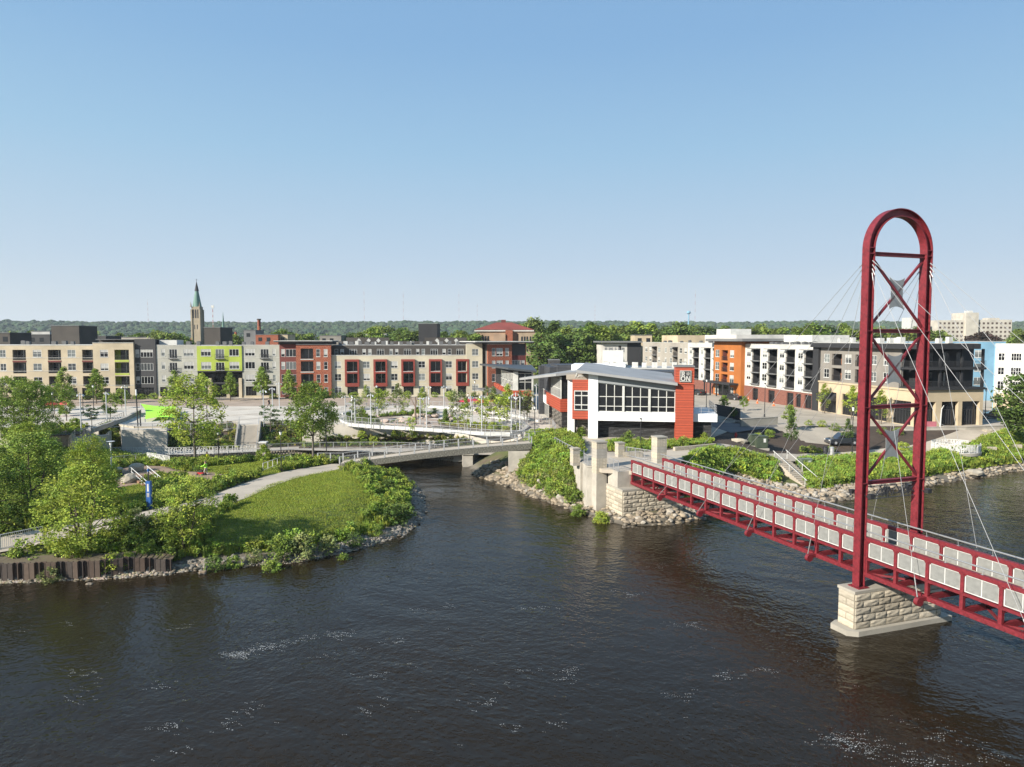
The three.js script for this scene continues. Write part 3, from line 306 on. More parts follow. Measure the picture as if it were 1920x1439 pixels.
// ---------- facade kit: a building is a Group at its left base corner, +x along the front, +z outward ----------
const brickTex = (c1, c2, mo) => texFrom(256, (u, v) => { const row = Math.floor(v * 16), x = u * 8 + (row % 2) * .5, bx = Math.floor(x), fx = x - bx, fy = v * 16 - row, m = fx < .06 || fy < .12, k = .5 + .5 * Math.sin(bx % 8 * 12.9898 + row * 78.233 + Math.sin(bx * 3.1 + row)), c = m ? mo : c1.map((q, i) => q + (c2[i] - q) * k); const n = .93 + .14 * rnd(); return c.map(q => q * n); });
const bt = (a, b, c, s = .5) => rep(brickTex(a, b, c), s, s);
const FM = {
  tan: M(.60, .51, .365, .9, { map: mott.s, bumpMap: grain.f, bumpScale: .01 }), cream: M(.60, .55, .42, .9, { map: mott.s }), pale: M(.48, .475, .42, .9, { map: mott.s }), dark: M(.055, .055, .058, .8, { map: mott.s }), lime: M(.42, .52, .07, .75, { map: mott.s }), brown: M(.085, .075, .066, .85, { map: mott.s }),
  brick: M(.44, .25, .185, .92, { map: bt([.92, .72, .62], [.62, .42, .36], [.72, .66, .6]) }), brickRed: M(.19, .055, .045, .9, { map: mott.s }), redTrim: M(.27, .045, .03, .75, { map: mott.s }), maroon: M(.16, .035, .03, .8, { map: mott.s }), roof: M(.55, .55, .53, .85, { map: mott.s }), roofGrey: M(.20, .205, .21, .8, { map: mott.s }), trim: M(.66, .66, .63, .6), frame: M(.62, .62, .59, .5, { map: null }), darkFrame: M(.03, .03, .032, .5, { map: null }),
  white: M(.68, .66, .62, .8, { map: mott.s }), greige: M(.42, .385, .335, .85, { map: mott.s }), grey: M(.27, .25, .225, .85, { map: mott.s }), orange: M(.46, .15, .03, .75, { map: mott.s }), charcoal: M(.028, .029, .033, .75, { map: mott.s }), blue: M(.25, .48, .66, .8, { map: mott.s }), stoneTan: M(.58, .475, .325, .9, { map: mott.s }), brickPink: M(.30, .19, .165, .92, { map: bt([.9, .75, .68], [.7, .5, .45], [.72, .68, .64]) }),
  panelRed: M(.42, .07, .03, .62, { map: texFrom(256, (u, v) => { const s = Math.floor(v * 16), e = (v * 16 - s) < .07 ? .72 : 1, n = e * (.9 + .1 * Math.sin(s * 91.7) + .05 * tfb(u, v * 3, 6, 3)); return [n, n, n]; }) }), panelDark: M(.05, .052, .058, .6, { map: texFrom(256, (u, v) => { const s = Math.floor(v * 10), e = (v * 10 - s) < .09 ? .6 : 1, n = e * (.93 + .05 * Math.sin(s * 41)); return [n, n, n]; }) }), siding: M(.20, .19, .175, .85, { map: mott.s }), blind: M(.36, .355, .33, .8, { map: null }), unit: M(.10, .10, .10, .6, { map: null }),
};
FM.panelRed.map.repeat.set(.4, .4); FM.panelDark.map.repeat.set(.4, .4);
const GL = [[.010, .011, .013], [.02, .022, .025], [.05, .055, .058], [.11, .12, .12], [.17, .185, .18]].map(c => new THREE.MeshPhysicalMaterial({ color: lin(...c), roughness: .12, ior: 1.5 }));
const planeOf = (p) => ({ A: [p[0], p[1]], L: Math.hypot(p[2] - p[0], p[3] - p[1]), turn: Math.atan2(-(p[3] - p[1]), p[2] - p[0]) });
function building(name, label, category, p, y = 5, group) { const q = planeOf(p), t = thing(name, label, category, [q.A[0], y, q.A[1]], q.turn, group); t.userData.L_ = undefined; delete t.userData.L_; return t; }
function pane(t, u0, u1, v0, v1, z, cols, rows, fm = FM.frame, gm = null, fw = .055) { // glazed window: pane with its frame
  const w = mesh('window', new MB().box(u0, u1, v0, v1, z - .12, z - .06).geom(), gm ?? pick([GL[0], GL[0], GL[1], GL[2], GL[3], GL[3], GL[4]]), t), f = new MB(), z0 = z - .1, z1 = z - .015, H = fw / 2;
  f.box(u0, u1, v0, v0 + fw, z0, z1); f.box(u0, u1, v1 - fw, v1, z0, z1); f.box(u0, u0 + fw, v0 + fw, v1 - fw, z0, z1); f.box(u1 - fw, u1, v0 + fw, v1 - fw, z0, z1);
  for (let i = 1; i < cols; i++) { const x = u0 + (u1 - u0) * i / cols; f.box(x - H, x + H, v0 + fw, v1 - fw, z0, z1 - .005); } for (const r of rows) { const y = v0 + (v1 - v0) * r; f.box(u0 + fw, u1 - fw, y - H * .8, y + H * .8, z0, z1 - .01); }
  f.build('frame', fm, w); if (gm === null && rnd() < .5) { const d = (v1 - v0) * rr(.25, .75); boxm('blind', FM.blind, w, u0 + fw, u1 - fw, v1 - d, v1 - fw, z - .06, z - .052); } return w;
}
function balconyRail(par, u0, u1, v, z, m = FM.darkFrame, h = 1.05) { const b = new MB(); b.box(u0, u1, v + h - .05, v + h, z - .03, z + .03); b.box(u0, u1, v + .08, v + .12, z - .02, z + .02); const n = Math.max(3, Math.round((u1 - u0) / .22)); for (let i = 0; i <= n; i++) { const x = u0 + (u1 - u0) * i / n; b.box(x - .016, x + .016, v + .1, v + h, z - .016, z + .016); } return b.build('railing', m, par); }
function recess(t, u0, u1, v0, v1, z, d, wallM, o = {}) { // recessed balcony: niche, glass doors, rail
  const n = new MB(); n.box(u0 - .08, u1 + .08, v0 - .12, v0, z - d, z - .02); n.box(u0 - .08, u1 + .08, v1, v1 + .08, z - d, z - .36); n.box(u0 - .08, u0, v0, v1, z - d, z - .36); n.box(u1, u1 + .08, v0, v1, z - d, z - .36); n.box(u0 - .08, u1 + .08, v0 - .12, v1, z - d - .12, z - d);
  const b = n.build('balcony', wallM, t), dw = Math.min(u1 - u0 - .3, 2.4), c = u0 + (u1 - u0) * (o.at ?? .55), a = clamp(c - dw / 2, u0 + .1, u1 - dw - .1); mesh('door', new MB().box(a, a + dw, v0, v0 + Math.min(2.3, v1 - v0 - .15), z - d, z - d + .05).geom(), o.door ?? pick([GL[0], GL[1], GL[2]]), b); new MB().box(a + dw / 2 - .05, a + dw / 2 + .05, v0, v0 + 2.2, z - d + .05, z - d + .1).build('door_frame', FM.frame, b);
  if (o.rail !== false) balconyRail(b, u0, u1, v0, z - .05); return b;
}
function wall(t, m, u0, u1, v0, v1, z, items = [], th = .35, name = 'wall') { // one wall sheet with real openings; items: {c:[[u,u]],r:[[v,v]],k:'win'|'rec'|'fr'|'shop', ...}
  const s = new THREE.Shape(); s.moveTo(u0, v0); s.lineTo(u1, v0); s.lineTo(u1, v1); s.lineTo(u0, v1); s.closePath();
  for (const it of items) for (const c of it.c) for (const r of it.r) { const a = Math.max(c[0], u0 + .04), b = Math.min(c[1], u1 - .04), d = Math.max(r[0], v0 + .03), e = Math.min(r[1], v1 - .04); if (b - a < .1 || e - d < .1) continue; const h = new THREE.Path(); h.moveTo(a, d); h.lineTo(a, e); h.lineTo(b, e); h.lineTo(b, d); h.closePath(); s.holes.push(h);
    if (it.k === 'rec') recess(t, a, b, d, e, z, it.d ?? 1.7, it.m ?? FM.siding, it); else if (it.k === 'fr') { pane(t, a, b, d, e, z, 3, [], FM.frame, pick([GL[0], GL[1], GL[3]])); const bb = new MB().box(a - .12, b + .12, d - .12, d, z, z + .5).build('juliet_balcony', FM.darkFrame, t); balconyRail(bb, a - .1, b + .1, d, z + .45); } else if (it.k === 'shop') pane(t, a, b, d, e, z - .2, it.n ?? 4, it.rw ?? [.7], it.f ?? FM.darkFrame, it.g ?? GL[0], .08); else { pane(t, a, b, d, e, z - (it.in ?? 0), it.n ?? 2, it.rw ?? [.5], it.f ?? FM.frame, it.g); if (it.sill !== 0) new MB().box(a - .06, b + .06, d - .09, d, z - .05, z + .07).build('sill', it.sm ?? FM.trim, t); } }
  const g = new THREE.ExtrudeGeometry(s, { depth: th, bevelEnabled: false }); g.translate(0, 0, z - th); return mesh(name, g, m, t);
}
function mass(t, m, u0, u1, v0, v1, z0, z1, name = 'core') { return boxm(name, m, t, u0, u1, v0, v1, z0, z1); }
function band(t, m, u0, u1, v, z, h = .12, o = .06, name = 'string_course') { return boxm(name, m, t, u0, u1, v, v + h, z, z + o); }
function units(t, list, y, z0, z1, m = FM.unit) { for (const u of list) { const w = rr(.7, 1.1), z = rr(z0, z1), h = rr(.75, 1.0); const o = boxm('rooftop_unit', m, t, u, u + w, y, y + h, z - w, z); const c = new THREE.CylinderGeometry(w * .36, w * .36, .06, 10); c.translate(u + w / 2, y + h + .03, z - w / 2); mesh('fan', c, FM.darkFrame, o); } }
// ---------- long four-storey apartment buildings across the plaza ----------
const PLN = [-118.13,-163.1,-10.54,-174.65];
{
  const t = building('apartment_building', 'tan four-storey apartment building with dark bay at the left edge', 'apartment building', PLN), top = 12.95;
  const R = [[9.82,11.51],[6.73,8.34],[3.58,5.19]], RB = [[9.15,11.52],[6.07,8.6],[2.99,5.37]], g = [[.1, 2.6]];
  const C1 = [[.35,1.64],[7.48,9.34],[15.03,16.79]], B1 = [[3.08,5.95],[10.73,13.58],[18.22,21.19]], C2 = [[22.57,24.34]], B2 = [[25.73,28.93]], E = [[21.01,29.97],[29.97,34.6]], D = [[30.12,30.95],[31.22,34]], S = [[8.71,9.35],[15.12,16.88],[17.91,20.55],[10.45,12.78],[2.78,5.52]];
  wall(t, FM.tan, -26, E[0][0], 0, top - .35, 0, [{ c: C1, r: R }, { c: B1, r: RB, k: 'rec' }, { c: S, r: g, k: 'shop', n: 3 }, { c: C1.slice(0, 1).map(c => [c[0] - 9, c[1] - 9]), r: R }, { c: B1.slice(0, 1).map(c => [c[0] - 9, c[1] - 9]), r: RB, k: 'rec' }]);
  for (const c of B1) for (const r of RB.slice(0, 1)) band(t, FM.maroon, c[0] - .05, c[1] + .05, r[0] - .5, 0, .38, .05, 'spandrel');
  wall(t, FM.tan, E[0][0], E[0][1], 0, top + .1, .9, [{ c: C2, r: R }, { c: B2, r: RB, k: 'rec', m: FM.lime, d: 2 }, { c: [[B2[0][0], B2[0][1]], [C2[0][0] + .6, C2[0][1] + .2]], r: g, k: 'shop', n: 3 }], 1.2);
  for (const r of RB.slice(0, 2)) band(t, FM.lime, B2[0][0], B2[0][1], r[0] - .45, .9, .4, .04, 'spandrel');
  wall(t, FM.dark, E[1][0], E[1][1], 0, top + 1.05, .2, [{ c: D.slice(0, 1), r: R.map(r => [r[0] - .1, r[1]]), n: 1, sill: 0 }, { c: D.slice(1), r: R.map(r => [r[0] - .1, r[1]]), n: 4, rw: [], sill: 0 }, { c: [[D[0][0], D[1][1]]], r: [[.2, 2.6]], k: 'shop', n: 6 }], .9);
  mass(t, FM.siding, -26, E[1][1], 0, top - .4, -16, -2.4); boxm('roof', FM.roof, t, -26, E[0][0], top - .42, top - .3, -16.2, -.36); boxm('roof', FM.roof, t, E[0][0], E[0][1], top - .36, top - .3, -16.2, -.31); boxm('roof', FM.roofGrey, t, E[1][0] - 9, E[1][1], top + .9, top + 1.02, -8, -.71);
  boxm('penthouse', FM.brown, t, E[1][0] - 9, E[1][1] - .1, top - .3, top + .88, -7.9, -2.5);
  for (const v of [3.25, 6.55, 9.6, top - .45]) band(t, FM.trim, -26, E[0][0], v, 0, .08, .05); band(t, FM.trim, -26, E[0][0], top - .35, -.34, .12, .38, 'coping'); band(t, FM.trim, E[0][0] - .05, E[0][1] + .05, top + .1, .88, .12, .1, 'coping'); band(t, FM.trim, E[0][0], E[0][1], 3.2, .9, .08, .05);
  units(t, [3.5, 4.9, 10, 12, 14, 22, 24, 26, 33, 35], top - .28, -4, -2); 
}
{
  const t = building('apartment_building', 'pale grey and lime green four-storey apartment building left of the brick bay', 'apartment building', PLN), top = 12.8;
  const R = [[9.98,11.61],[6.89,8.56],[3.89,5.47]], RF = [[9.36,11.62],[6.53,8.48],[3.76,5.33]];
  const E = [[34.66,43.93],[43.93,54.17],[54.17,62.87]], W1 = [[35.8,36.63]], F1 = [[37.6,39.4]], W2 = [[40.82,43.08]], LW = [[44.84,47.12],[51.29,53.53]], LF = [[48.18,50.16]], W3 = [[54.85,57.12]], F3 = [[58.45,60.36]], W4 = [[61.17,61.91]], sh = [[.2, 2.7]], yl = [[6.45,12.33]], K = [[46.19,47.05],[50.47,51.23],[53.32,54.03]];
  wall(t, FM.pale, ...E[0], 0, top - .3, 0, [{ c: W1, r: R, n: 1 }, { c: F1, r: RF, k: 'fr' }, { c: W2, r: R, n: 3, rw: [] }, { c: [[W1[0][0] - .5, F1[0][0] - .6], [F1[0][0], W2[0][1]]], r: sh, k: 'shop', n: 4 }]);
  wall(t, FM.lime, ...E[1], yl[0][0], yl[0][1], .25, [{ c: LW, r: R.slice(0, 2), n: 3, rw: [] }, { c: LF, r: RF.slice(0, 2), k: 'fr' }], .5); boxm('cap', FM.pale, t, ...E[1], yl[0][1], top - .3, -.3, .2);
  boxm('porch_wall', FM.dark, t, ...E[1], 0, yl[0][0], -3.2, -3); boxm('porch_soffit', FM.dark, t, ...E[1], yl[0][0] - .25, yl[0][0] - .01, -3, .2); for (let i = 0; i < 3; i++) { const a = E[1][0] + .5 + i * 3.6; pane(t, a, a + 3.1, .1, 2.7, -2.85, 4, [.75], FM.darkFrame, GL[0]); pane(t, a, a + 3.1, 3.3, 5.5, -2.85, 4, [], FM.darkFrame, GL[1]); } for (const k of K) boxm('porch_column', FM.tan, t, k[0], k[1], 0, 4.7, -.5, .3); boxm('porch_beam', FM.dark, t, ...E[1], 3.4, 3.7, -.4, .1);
  wall(t, FM.pale, ...E[2], 0, top - .3, 0, [{ c: W3, r: R, n: 3, rw: [] }, { c: F3, r: RF, k: 'fr' }, { c: W4, r: R, n: 1 }, { c: [[W3[0][0], W3[0][1] + .2], [F3[0][0], W4[0][1]]], r: sh, k: 'shop', n: 4 }]);
  for (const e of [E[0], E[2]]) { for (const v of [3.2, 6.4, 9.5]) band(t, FM.trim, ...e, v, 0, .07, .05); band(t, FM.trim, ...e, top - .3, -.34, .12, .38, 'coping'); boxm('plinth', FM.tan, t, e[0], e[1], 0, .5, 0, .06); }
  mass(t, FM.siding, E[0][0] + .05, E[2][1], 0, top - .4, -16, -3.3); boxm('roof', FM.roof, t, E[0][0], E[2][1], top - .42, top - .32, -16.2, -.36); units(t, [E[0][0] + 6, E[0][0] + 8.5, E[1][0] + 3.5, E[1][0] + 5, E[1][0] + 6.6, E[1][1] - 1, E[1][1] + 1, E[2][0] + 4.5], top - .3, -4, -2); boxm('stair_head', FM.trim, t, E[0][0] + .2, E[0][0] + 4.2, top - .32, top + .95, -6, -1.5);
}
{
  const t = building('apartment_building', 'cream and brick four-storey apartment building with red framed balconies', 'apartment building', PLN), top = 12.9;
  const R = [[9.76,11.58],[6.72,8.54],[3.64,5.5],[.75,2.42]], RB = [[9.27,11.73],[6.22,8.69],[3.17,5.64],[.4,2.4]], E = [[62.87,66.82],[66.82,75],[75,107.48],[107.48,111.43]];
  const W0 = [[63.24,64.11],[64.33,66.76]], BB = [[67.91,70.82]], WB = [[71.51,72.45],[73.3,74.18]];
  wall(t, FM.brickRed, ...E[0], 0, top - .2, .15, [{ c: W0.slice(0, 1), r: R, n: 1, sill: 0 }, { c: W0.slice(1), r: R, n: 3, rw: [], sill: 0 }], .6); wall(t, FM.brick, ...E[1], 0, top - .25, .7, [{ c: BB, r: RB, k: 'rec' }, { c: WB, r: R, n: 1 }], 1.1);
  boxm('roof_overhang', FM.charcoal, t, E[0][0] - 1, E[1][1] + .4, top + .35, top + .6, -10, 1.5); boxm('roof_edge', FM.trim, t, E[0][0] - 1.05, E[1][1] + .45, top + .6, top + .72, -10, 1.55); boxm('top_band', FM.dark, t, E[0][0], E[1][1] - .1, top - .25, top + .35, -9.8, .05); boxm('coping', FM.trim, t, E[1][0], E[1][1], top - .25, top - .1, -.4, .78);
  for (const r of RB.slice(0, 3)) band(t, FM.trim, BB[0][0] - .1, BB[0][1] + .1, r[0] - .22, .7, .18, .12, 'balcony_edge');
  const par = [[.17,9.99]][0][1], e = E[2], CW = [[75.69,77.27],[82.5,84.09],[89.17,90.77],[95.8,97.42],[102.45,103.98]], CR = [[6.96,8.58],[3.95,5.57],[.93,2.55]], RBX = [[78.18,81.58],[84.98,88.28],[91.65,94.97],[98.34,101.52],[104.95,108.1]], RY2 = [[2.51,9.07]][0], IB = [[78.66,81.16],[85.46,87.86],[92.13,94.55],[98.76,101.13],[105.38,107.64]], IR = [[6.17,8.56],[3.32,5.65]], IG = [[.31,2.45]];
  wall(t, FM.cream, ...e, 0, par, 0, [{ c: CW, r: CR, n: 2 }, { c: IB, r: IR, k: 'rec' }, { c: IB, r: IG, k: 'shop', n: 3 }]); band(t, FM.trim, ...e, par, -.36, .14, .42, 'coping'); for (const v of [3.05, 6.15]) band(t, FM.trim, ...e, v, 0, .06, .04);
  RBX.forEach((b, i) => { const s = new THREE.Shape(), [u0, u1] = b, [v0, v1] = RY2; s.moveTo(u0, v0); s.lineTo(u1, v0); s.lineTo(u1, v1); s.lineTo(u0, v1); for (const r of IR) { const h = new THREE.Path(), [a, c] = IB[i]; h.moveTo(a, r[0]); h.lineTo(a, r[1]); h.lineTo(c, r[1]); h.lineTo(c, r[0]); s.holes.push(h); } const g = new THREE.ExtrudeGeometry(s, { depth: .55, bevelEnabled: false }); const o = mesh('balcony_frame', g, FM.redTrim, t); o.position.z = .003; band(t, FM.trim, IB[i][0], IB[i][1], IR[0][0] - .14, .55, .1, .05, 'balcony_edge'); });
  const tw = [[75.42,76.24],[76.81,77.63],[82.06,82.92],[83.46,84.28],[88.69,89.46],[90.03,90.8],[95.18,95.95],[96.53,97.34],[101.65,102.5],[103.02,103.87]], td = [[78.95,80.79],[85.62,87.38],[92.18,93.95],[98.73,100.48],[105.14,106.87]], tr = [[10.08,11.54]];
  wall(t, FM.brown, e[0], e[1], par - .8, top - .45, -2.6, [{ c: tw, r: tr, n: 1, sill: 0 }, { c: td, r: [[par - .4, tr[0][1]]], n: 3, rw: [.85], sill: 0, g: GL[0] }]); boxm('terrace_floor', FM.roofGrey, t, e[0], e[1], par - .85, par - .7, -2.6, -.36);
  const fr = E[3], FW = [[108.89,110.47]], FR = [[10.03,11.58],[7.08,8.62],[4.11,5.6],[1.31,2.89]]; wall(t, FM.cream, ...fr, 0, top - .15, .4, [{ c: FW, r: FR, n: 2 }], .8); band(t, FM.trim, ...fr, top - .15, .38, .14, .08, 'coping'); boxm('side_wall', FM.cream, t, fr[0], fr[0] + .3, par, top - .15, -2.6, -.41);
  boxm('link_wall', FM.brown, t, fr[1], fr[1] + 3.2, 0, top - .6, -3, -.4); const LR = [[10.36,11.51],[7.89,8.61],[4.76,5.75]]; for (const r of LR) pane(t, fr[1] + .9, fr[1] + 2, r[0], r[1], -.28, 1, [.5]);
  mass(t, FM.siding, E[0][0] + .05, fr[1] + 3, 0, top - .5, -16, -3.2); boxm('roof', FM.roof, t, e[0], fr[1] + 3.1, top - .46, top - .36, -17, -2.96); const us = []; for (let u = e[0] + 1; u < e[1] - 1; u += rr(1.1, 2.6)) us.push(u); units(t, us, top - .36, -6, -4.2); const us2 = []; for (let u = e[0] + 1.5; u < e[1] - 1; u += rr(2.5, 5)) us2.push(u); units(t, us2, top - .36, -11, -8, FM.trim);
  for (const u of [e[0] + 8, e[0] + 29]) { const b = boxm('gable_parapet', FM.brown, t, u - 7, u + 4.5, top - .4, top + 1.5, -21, -20.5); for (const k of [-3.6, -1, 1.6]) { const d = new MB().box(-.42, .42, -.42, .42, 0, .06).geom(); const o = mesh('diamond', d, FM.trim, b); o.rotation.z = Math.PI / 4; o.position.set(u + k, top + .7, -20.5); } } boxm('rear_wing', FM.brown, t, e[0] - 1, e[1] + 4, top - 2, top + .5, -24, -20.6);
}
{
  const t = building('apartment_building', 'dark orange brick apartment building with flat overhanging roof behind the plaza cafe', 'apartment building', [-6.03,-173.83,3.47,-177.15]), top = 12.9;
  const E = [[-.01,6.21],[6.21,9.92]], W = [[1.01,1.87],[2.15,3.78],[4.47,5.34]], W2 = [[6.39,8.64],[8.82,9.7]], R = [[9.87,11.77],[6.91,8.72]], R4 = [...R, ...R.map(r => [r[0] - 6.3, r[1] - 6.3])].filter(r => r[0] > .3);
  wall(t, FM.brick, ...E[0], 0, top - .2, .5, [{ c: W.slice(0, 1), r: R4, n: 1 }, { c: W.slice(1, 2), r: R4, n: 2, rw: [.3] }, { c: W.slice(2), r: R4, n: 1 }], .9); wall(t, FM.maroon, ...E[1], 0, 9.9, 0, [{ c: W2.slice(0, 1), r: R4, n: 3, rw: [], sill: 0 }, { c: W2.slice(1), r: R4, n: 1, rw: [], sill: 0 }], .4); boxm('top_band', FM.dark, t, ...E[1], 9.9, top, -.4, .003); boxm('coping', FM.trim, t, E[0][0], E[0][1], top - .2, top - .05, -.4, .56);
  boxm('roof_overhang', FM.charcoal, t, E[0][0] - 3.5, E[1][1] + 1.6, top + .1, top + .36, -15, 1.6); boxm('roof_edge', FM.trim, t, E[0][0] - 3.6, E[1][1] + 1.7, top + .36, top + .5, -15, 1.65); mass(t, FM.siding, E[0][0], E[1][1], 0, top, -15, -.45); boxm('side_wall', FM.brick, t, E[1][1], E[1][1] + .2, 0, top, -15, 0); boxm('roof_top', FM.roof, t, E[0][0] - 3, E[1][1] + 1.2, top + .5, top + .56, -14.5, 1.2);
}
// ---------- apartment row on the right, receding ----------
const PR = [42.5, -232.0, 64.6, -113.0];
{
  const t = building('apartment_building', 'long white and greige apartment building left of the orange block', 'apartment building', PR), top = 12.9, E = [[.72,35.13],[35.13,53.06]], R = [[9.97,11.46],[6.98,8.48],[3.65,5.26]], RT = R, W = [[2.94,4.76],[6.54,8.31],[13.63,15.42],[18.97,20.23],[22.71,24.23],[29.54,31.25],[32.93,34.58]], B = [[9,12.76],[24.84,28.38]], W2 = [[36.21,37.81],[43.37,44.71]], B2 = [[38.45,42.21],[45.55,49.05],[50.6,52.79]];
  const RB = [[9.14,11.62],[6.21,8.8],[3.32,5.87]];
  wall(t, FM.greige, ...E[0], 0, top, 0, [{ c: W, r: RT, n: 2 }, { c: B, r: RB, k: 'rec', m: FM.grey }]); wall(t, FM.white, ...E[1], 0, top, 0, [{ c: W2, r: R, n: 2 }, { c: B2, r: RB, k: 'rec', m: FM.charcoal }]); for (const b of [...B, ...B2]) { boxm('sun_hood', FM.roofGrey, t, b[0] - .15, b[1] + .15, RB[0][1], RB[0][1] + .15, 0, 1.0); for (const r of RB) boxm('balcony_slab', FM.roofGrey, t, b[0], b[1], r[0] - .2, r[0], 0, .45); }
  boxm('brick_base', FM.brickPink, t, ...E[1], 0, 3, .003, .15); mass(t, FM.white, E[0][0], E[1][1], 0, top - .3, -22, -1.9); boxm('coping', FM.trim, t, E[0][0], E[1][1], top, top + .12, -.4, .06); units(t, [E[0][0] + 8, E[0][0] + 14, E[0][0] + 20, E[0][0] + 27, E[0][0] + 33, E[0][0] + 40], top - .3, -4, -2); boxm('penthouse', FM.white, t, E[1][0] - 2, E[1][0] + 16, top, top + 2.2, -20, -6); boxm('penthouse', FM.stoneTan, t, E[0][0] - 6, E[0][0] + 7, top, top + 2.3, -19, -9); boxm('lift_head', FM.trim, t, E[1][0] + 1, E[1][0] + 9, top + 2.2, top + 3.8, -14, -8);
}
{
  const t = building('apartment_building', 'bright orange apartment block with dark flat roof and ground floor canopy', 'apartment building', PR), E = [[52.9,66.73]][0], W = [[53.83,55.84],[61.37,63.31]], B = [[57.01,60.26]], R = [[9.57,11.3],[6.37,8.27],[3.43,5.29],[.48,2.35]], RB = [[8.74,11.27],[5.99,8.23],[3.03,5.36]];
  wall(t, FM.orange, ...E, 0, 13.4, 1, [{ c: W, r: R, n: 2 }, { c: B, r: RB, k: 'rec', m: FM.brickRed }], 1.4); boxm('roof_slab', FM.roofGrey, t, E[0] - 2, E[1] + 3, 13.5, 14.1, -14, 2.4); boxm('roof_edge', FM.charcoal, t, E[0] - 2.1, E[1] + 3.1, 13.4, 13.5, -14, 2.5); mass(t, FM.orange, E[0], E[1], 0, 13.4, -14, -.5);
  const c = boxm('canopy', FM.charcoal, t, E[0] - 1, E[1] - 1, 3.1, 3.5, 1, 3.4); for (let i = 0; i < 5; i++) boxm('canopy_post', FM.charcoal, c, E[0] - .8 + i * (E[1] - E[0] - .6) / 4, E[0] - .5 + i * (E[1] - E[0] - .6) / 4, 0, 3.1, 3, 3.25); pane(t, B[0][0] - 1, B[0][1] + 1, .1, 2.8, 1.15, 3, [], FM.darkFrame, GL[0]);
}
{
  const t = building('apartment_building', 'white apartment building with stacked dark balconies on a red brick ground floor', 'apartment building', PR), E = [[66.73,93.85]][0], W = [[67.53,69.33],[74.36,76.31],[81.33,83.12],[88.16,89.85]], B = [[69.87,73.48],[76.73,80.46],[83.64,87.12],[90.32,93.62]], R = [[9.99,11.45],[7.31,8.78],[4.67,6.21]].map(r => [r[0], r[1]]), RB = [[9.14,11.74],[6.5,9],[3.86,6.25]], S = [[70.55,73.03],[77.3,79.93],[84.56,87.08],[87.89,89.7],[91.01,93.32]], top = 12.75;
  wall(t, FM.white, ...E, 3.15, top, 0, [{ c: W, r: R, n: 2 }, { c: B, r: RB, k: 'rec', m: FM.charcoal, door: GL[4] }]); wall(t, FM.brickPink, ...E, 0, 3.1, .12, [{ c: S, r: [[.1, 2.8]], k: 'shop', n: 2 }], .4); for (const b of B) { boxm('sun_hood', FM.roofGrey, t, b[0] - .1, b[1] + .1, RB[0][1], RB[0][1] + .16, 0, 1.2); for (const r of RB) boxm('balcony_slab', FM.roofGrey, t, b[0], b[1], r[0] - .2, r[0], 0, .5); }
  mass(t, FM.white, E[0], E[1], 0, top - .3, -18, -1.9); boxm('coping', FM.trim, t, E[0], E[1], top, top + .12, -.4, .06); const us = []; for (let u = E[0] + 5; u < E[1] - 1; u += rr(1, 1.6)) us.push(u); units(t, us, top - .28, -4, -2); boxm('penthouse', FM.trim, t, E[0] + 3, E[0] + 14, top - .3, top + 2.1, -17, -8);
}
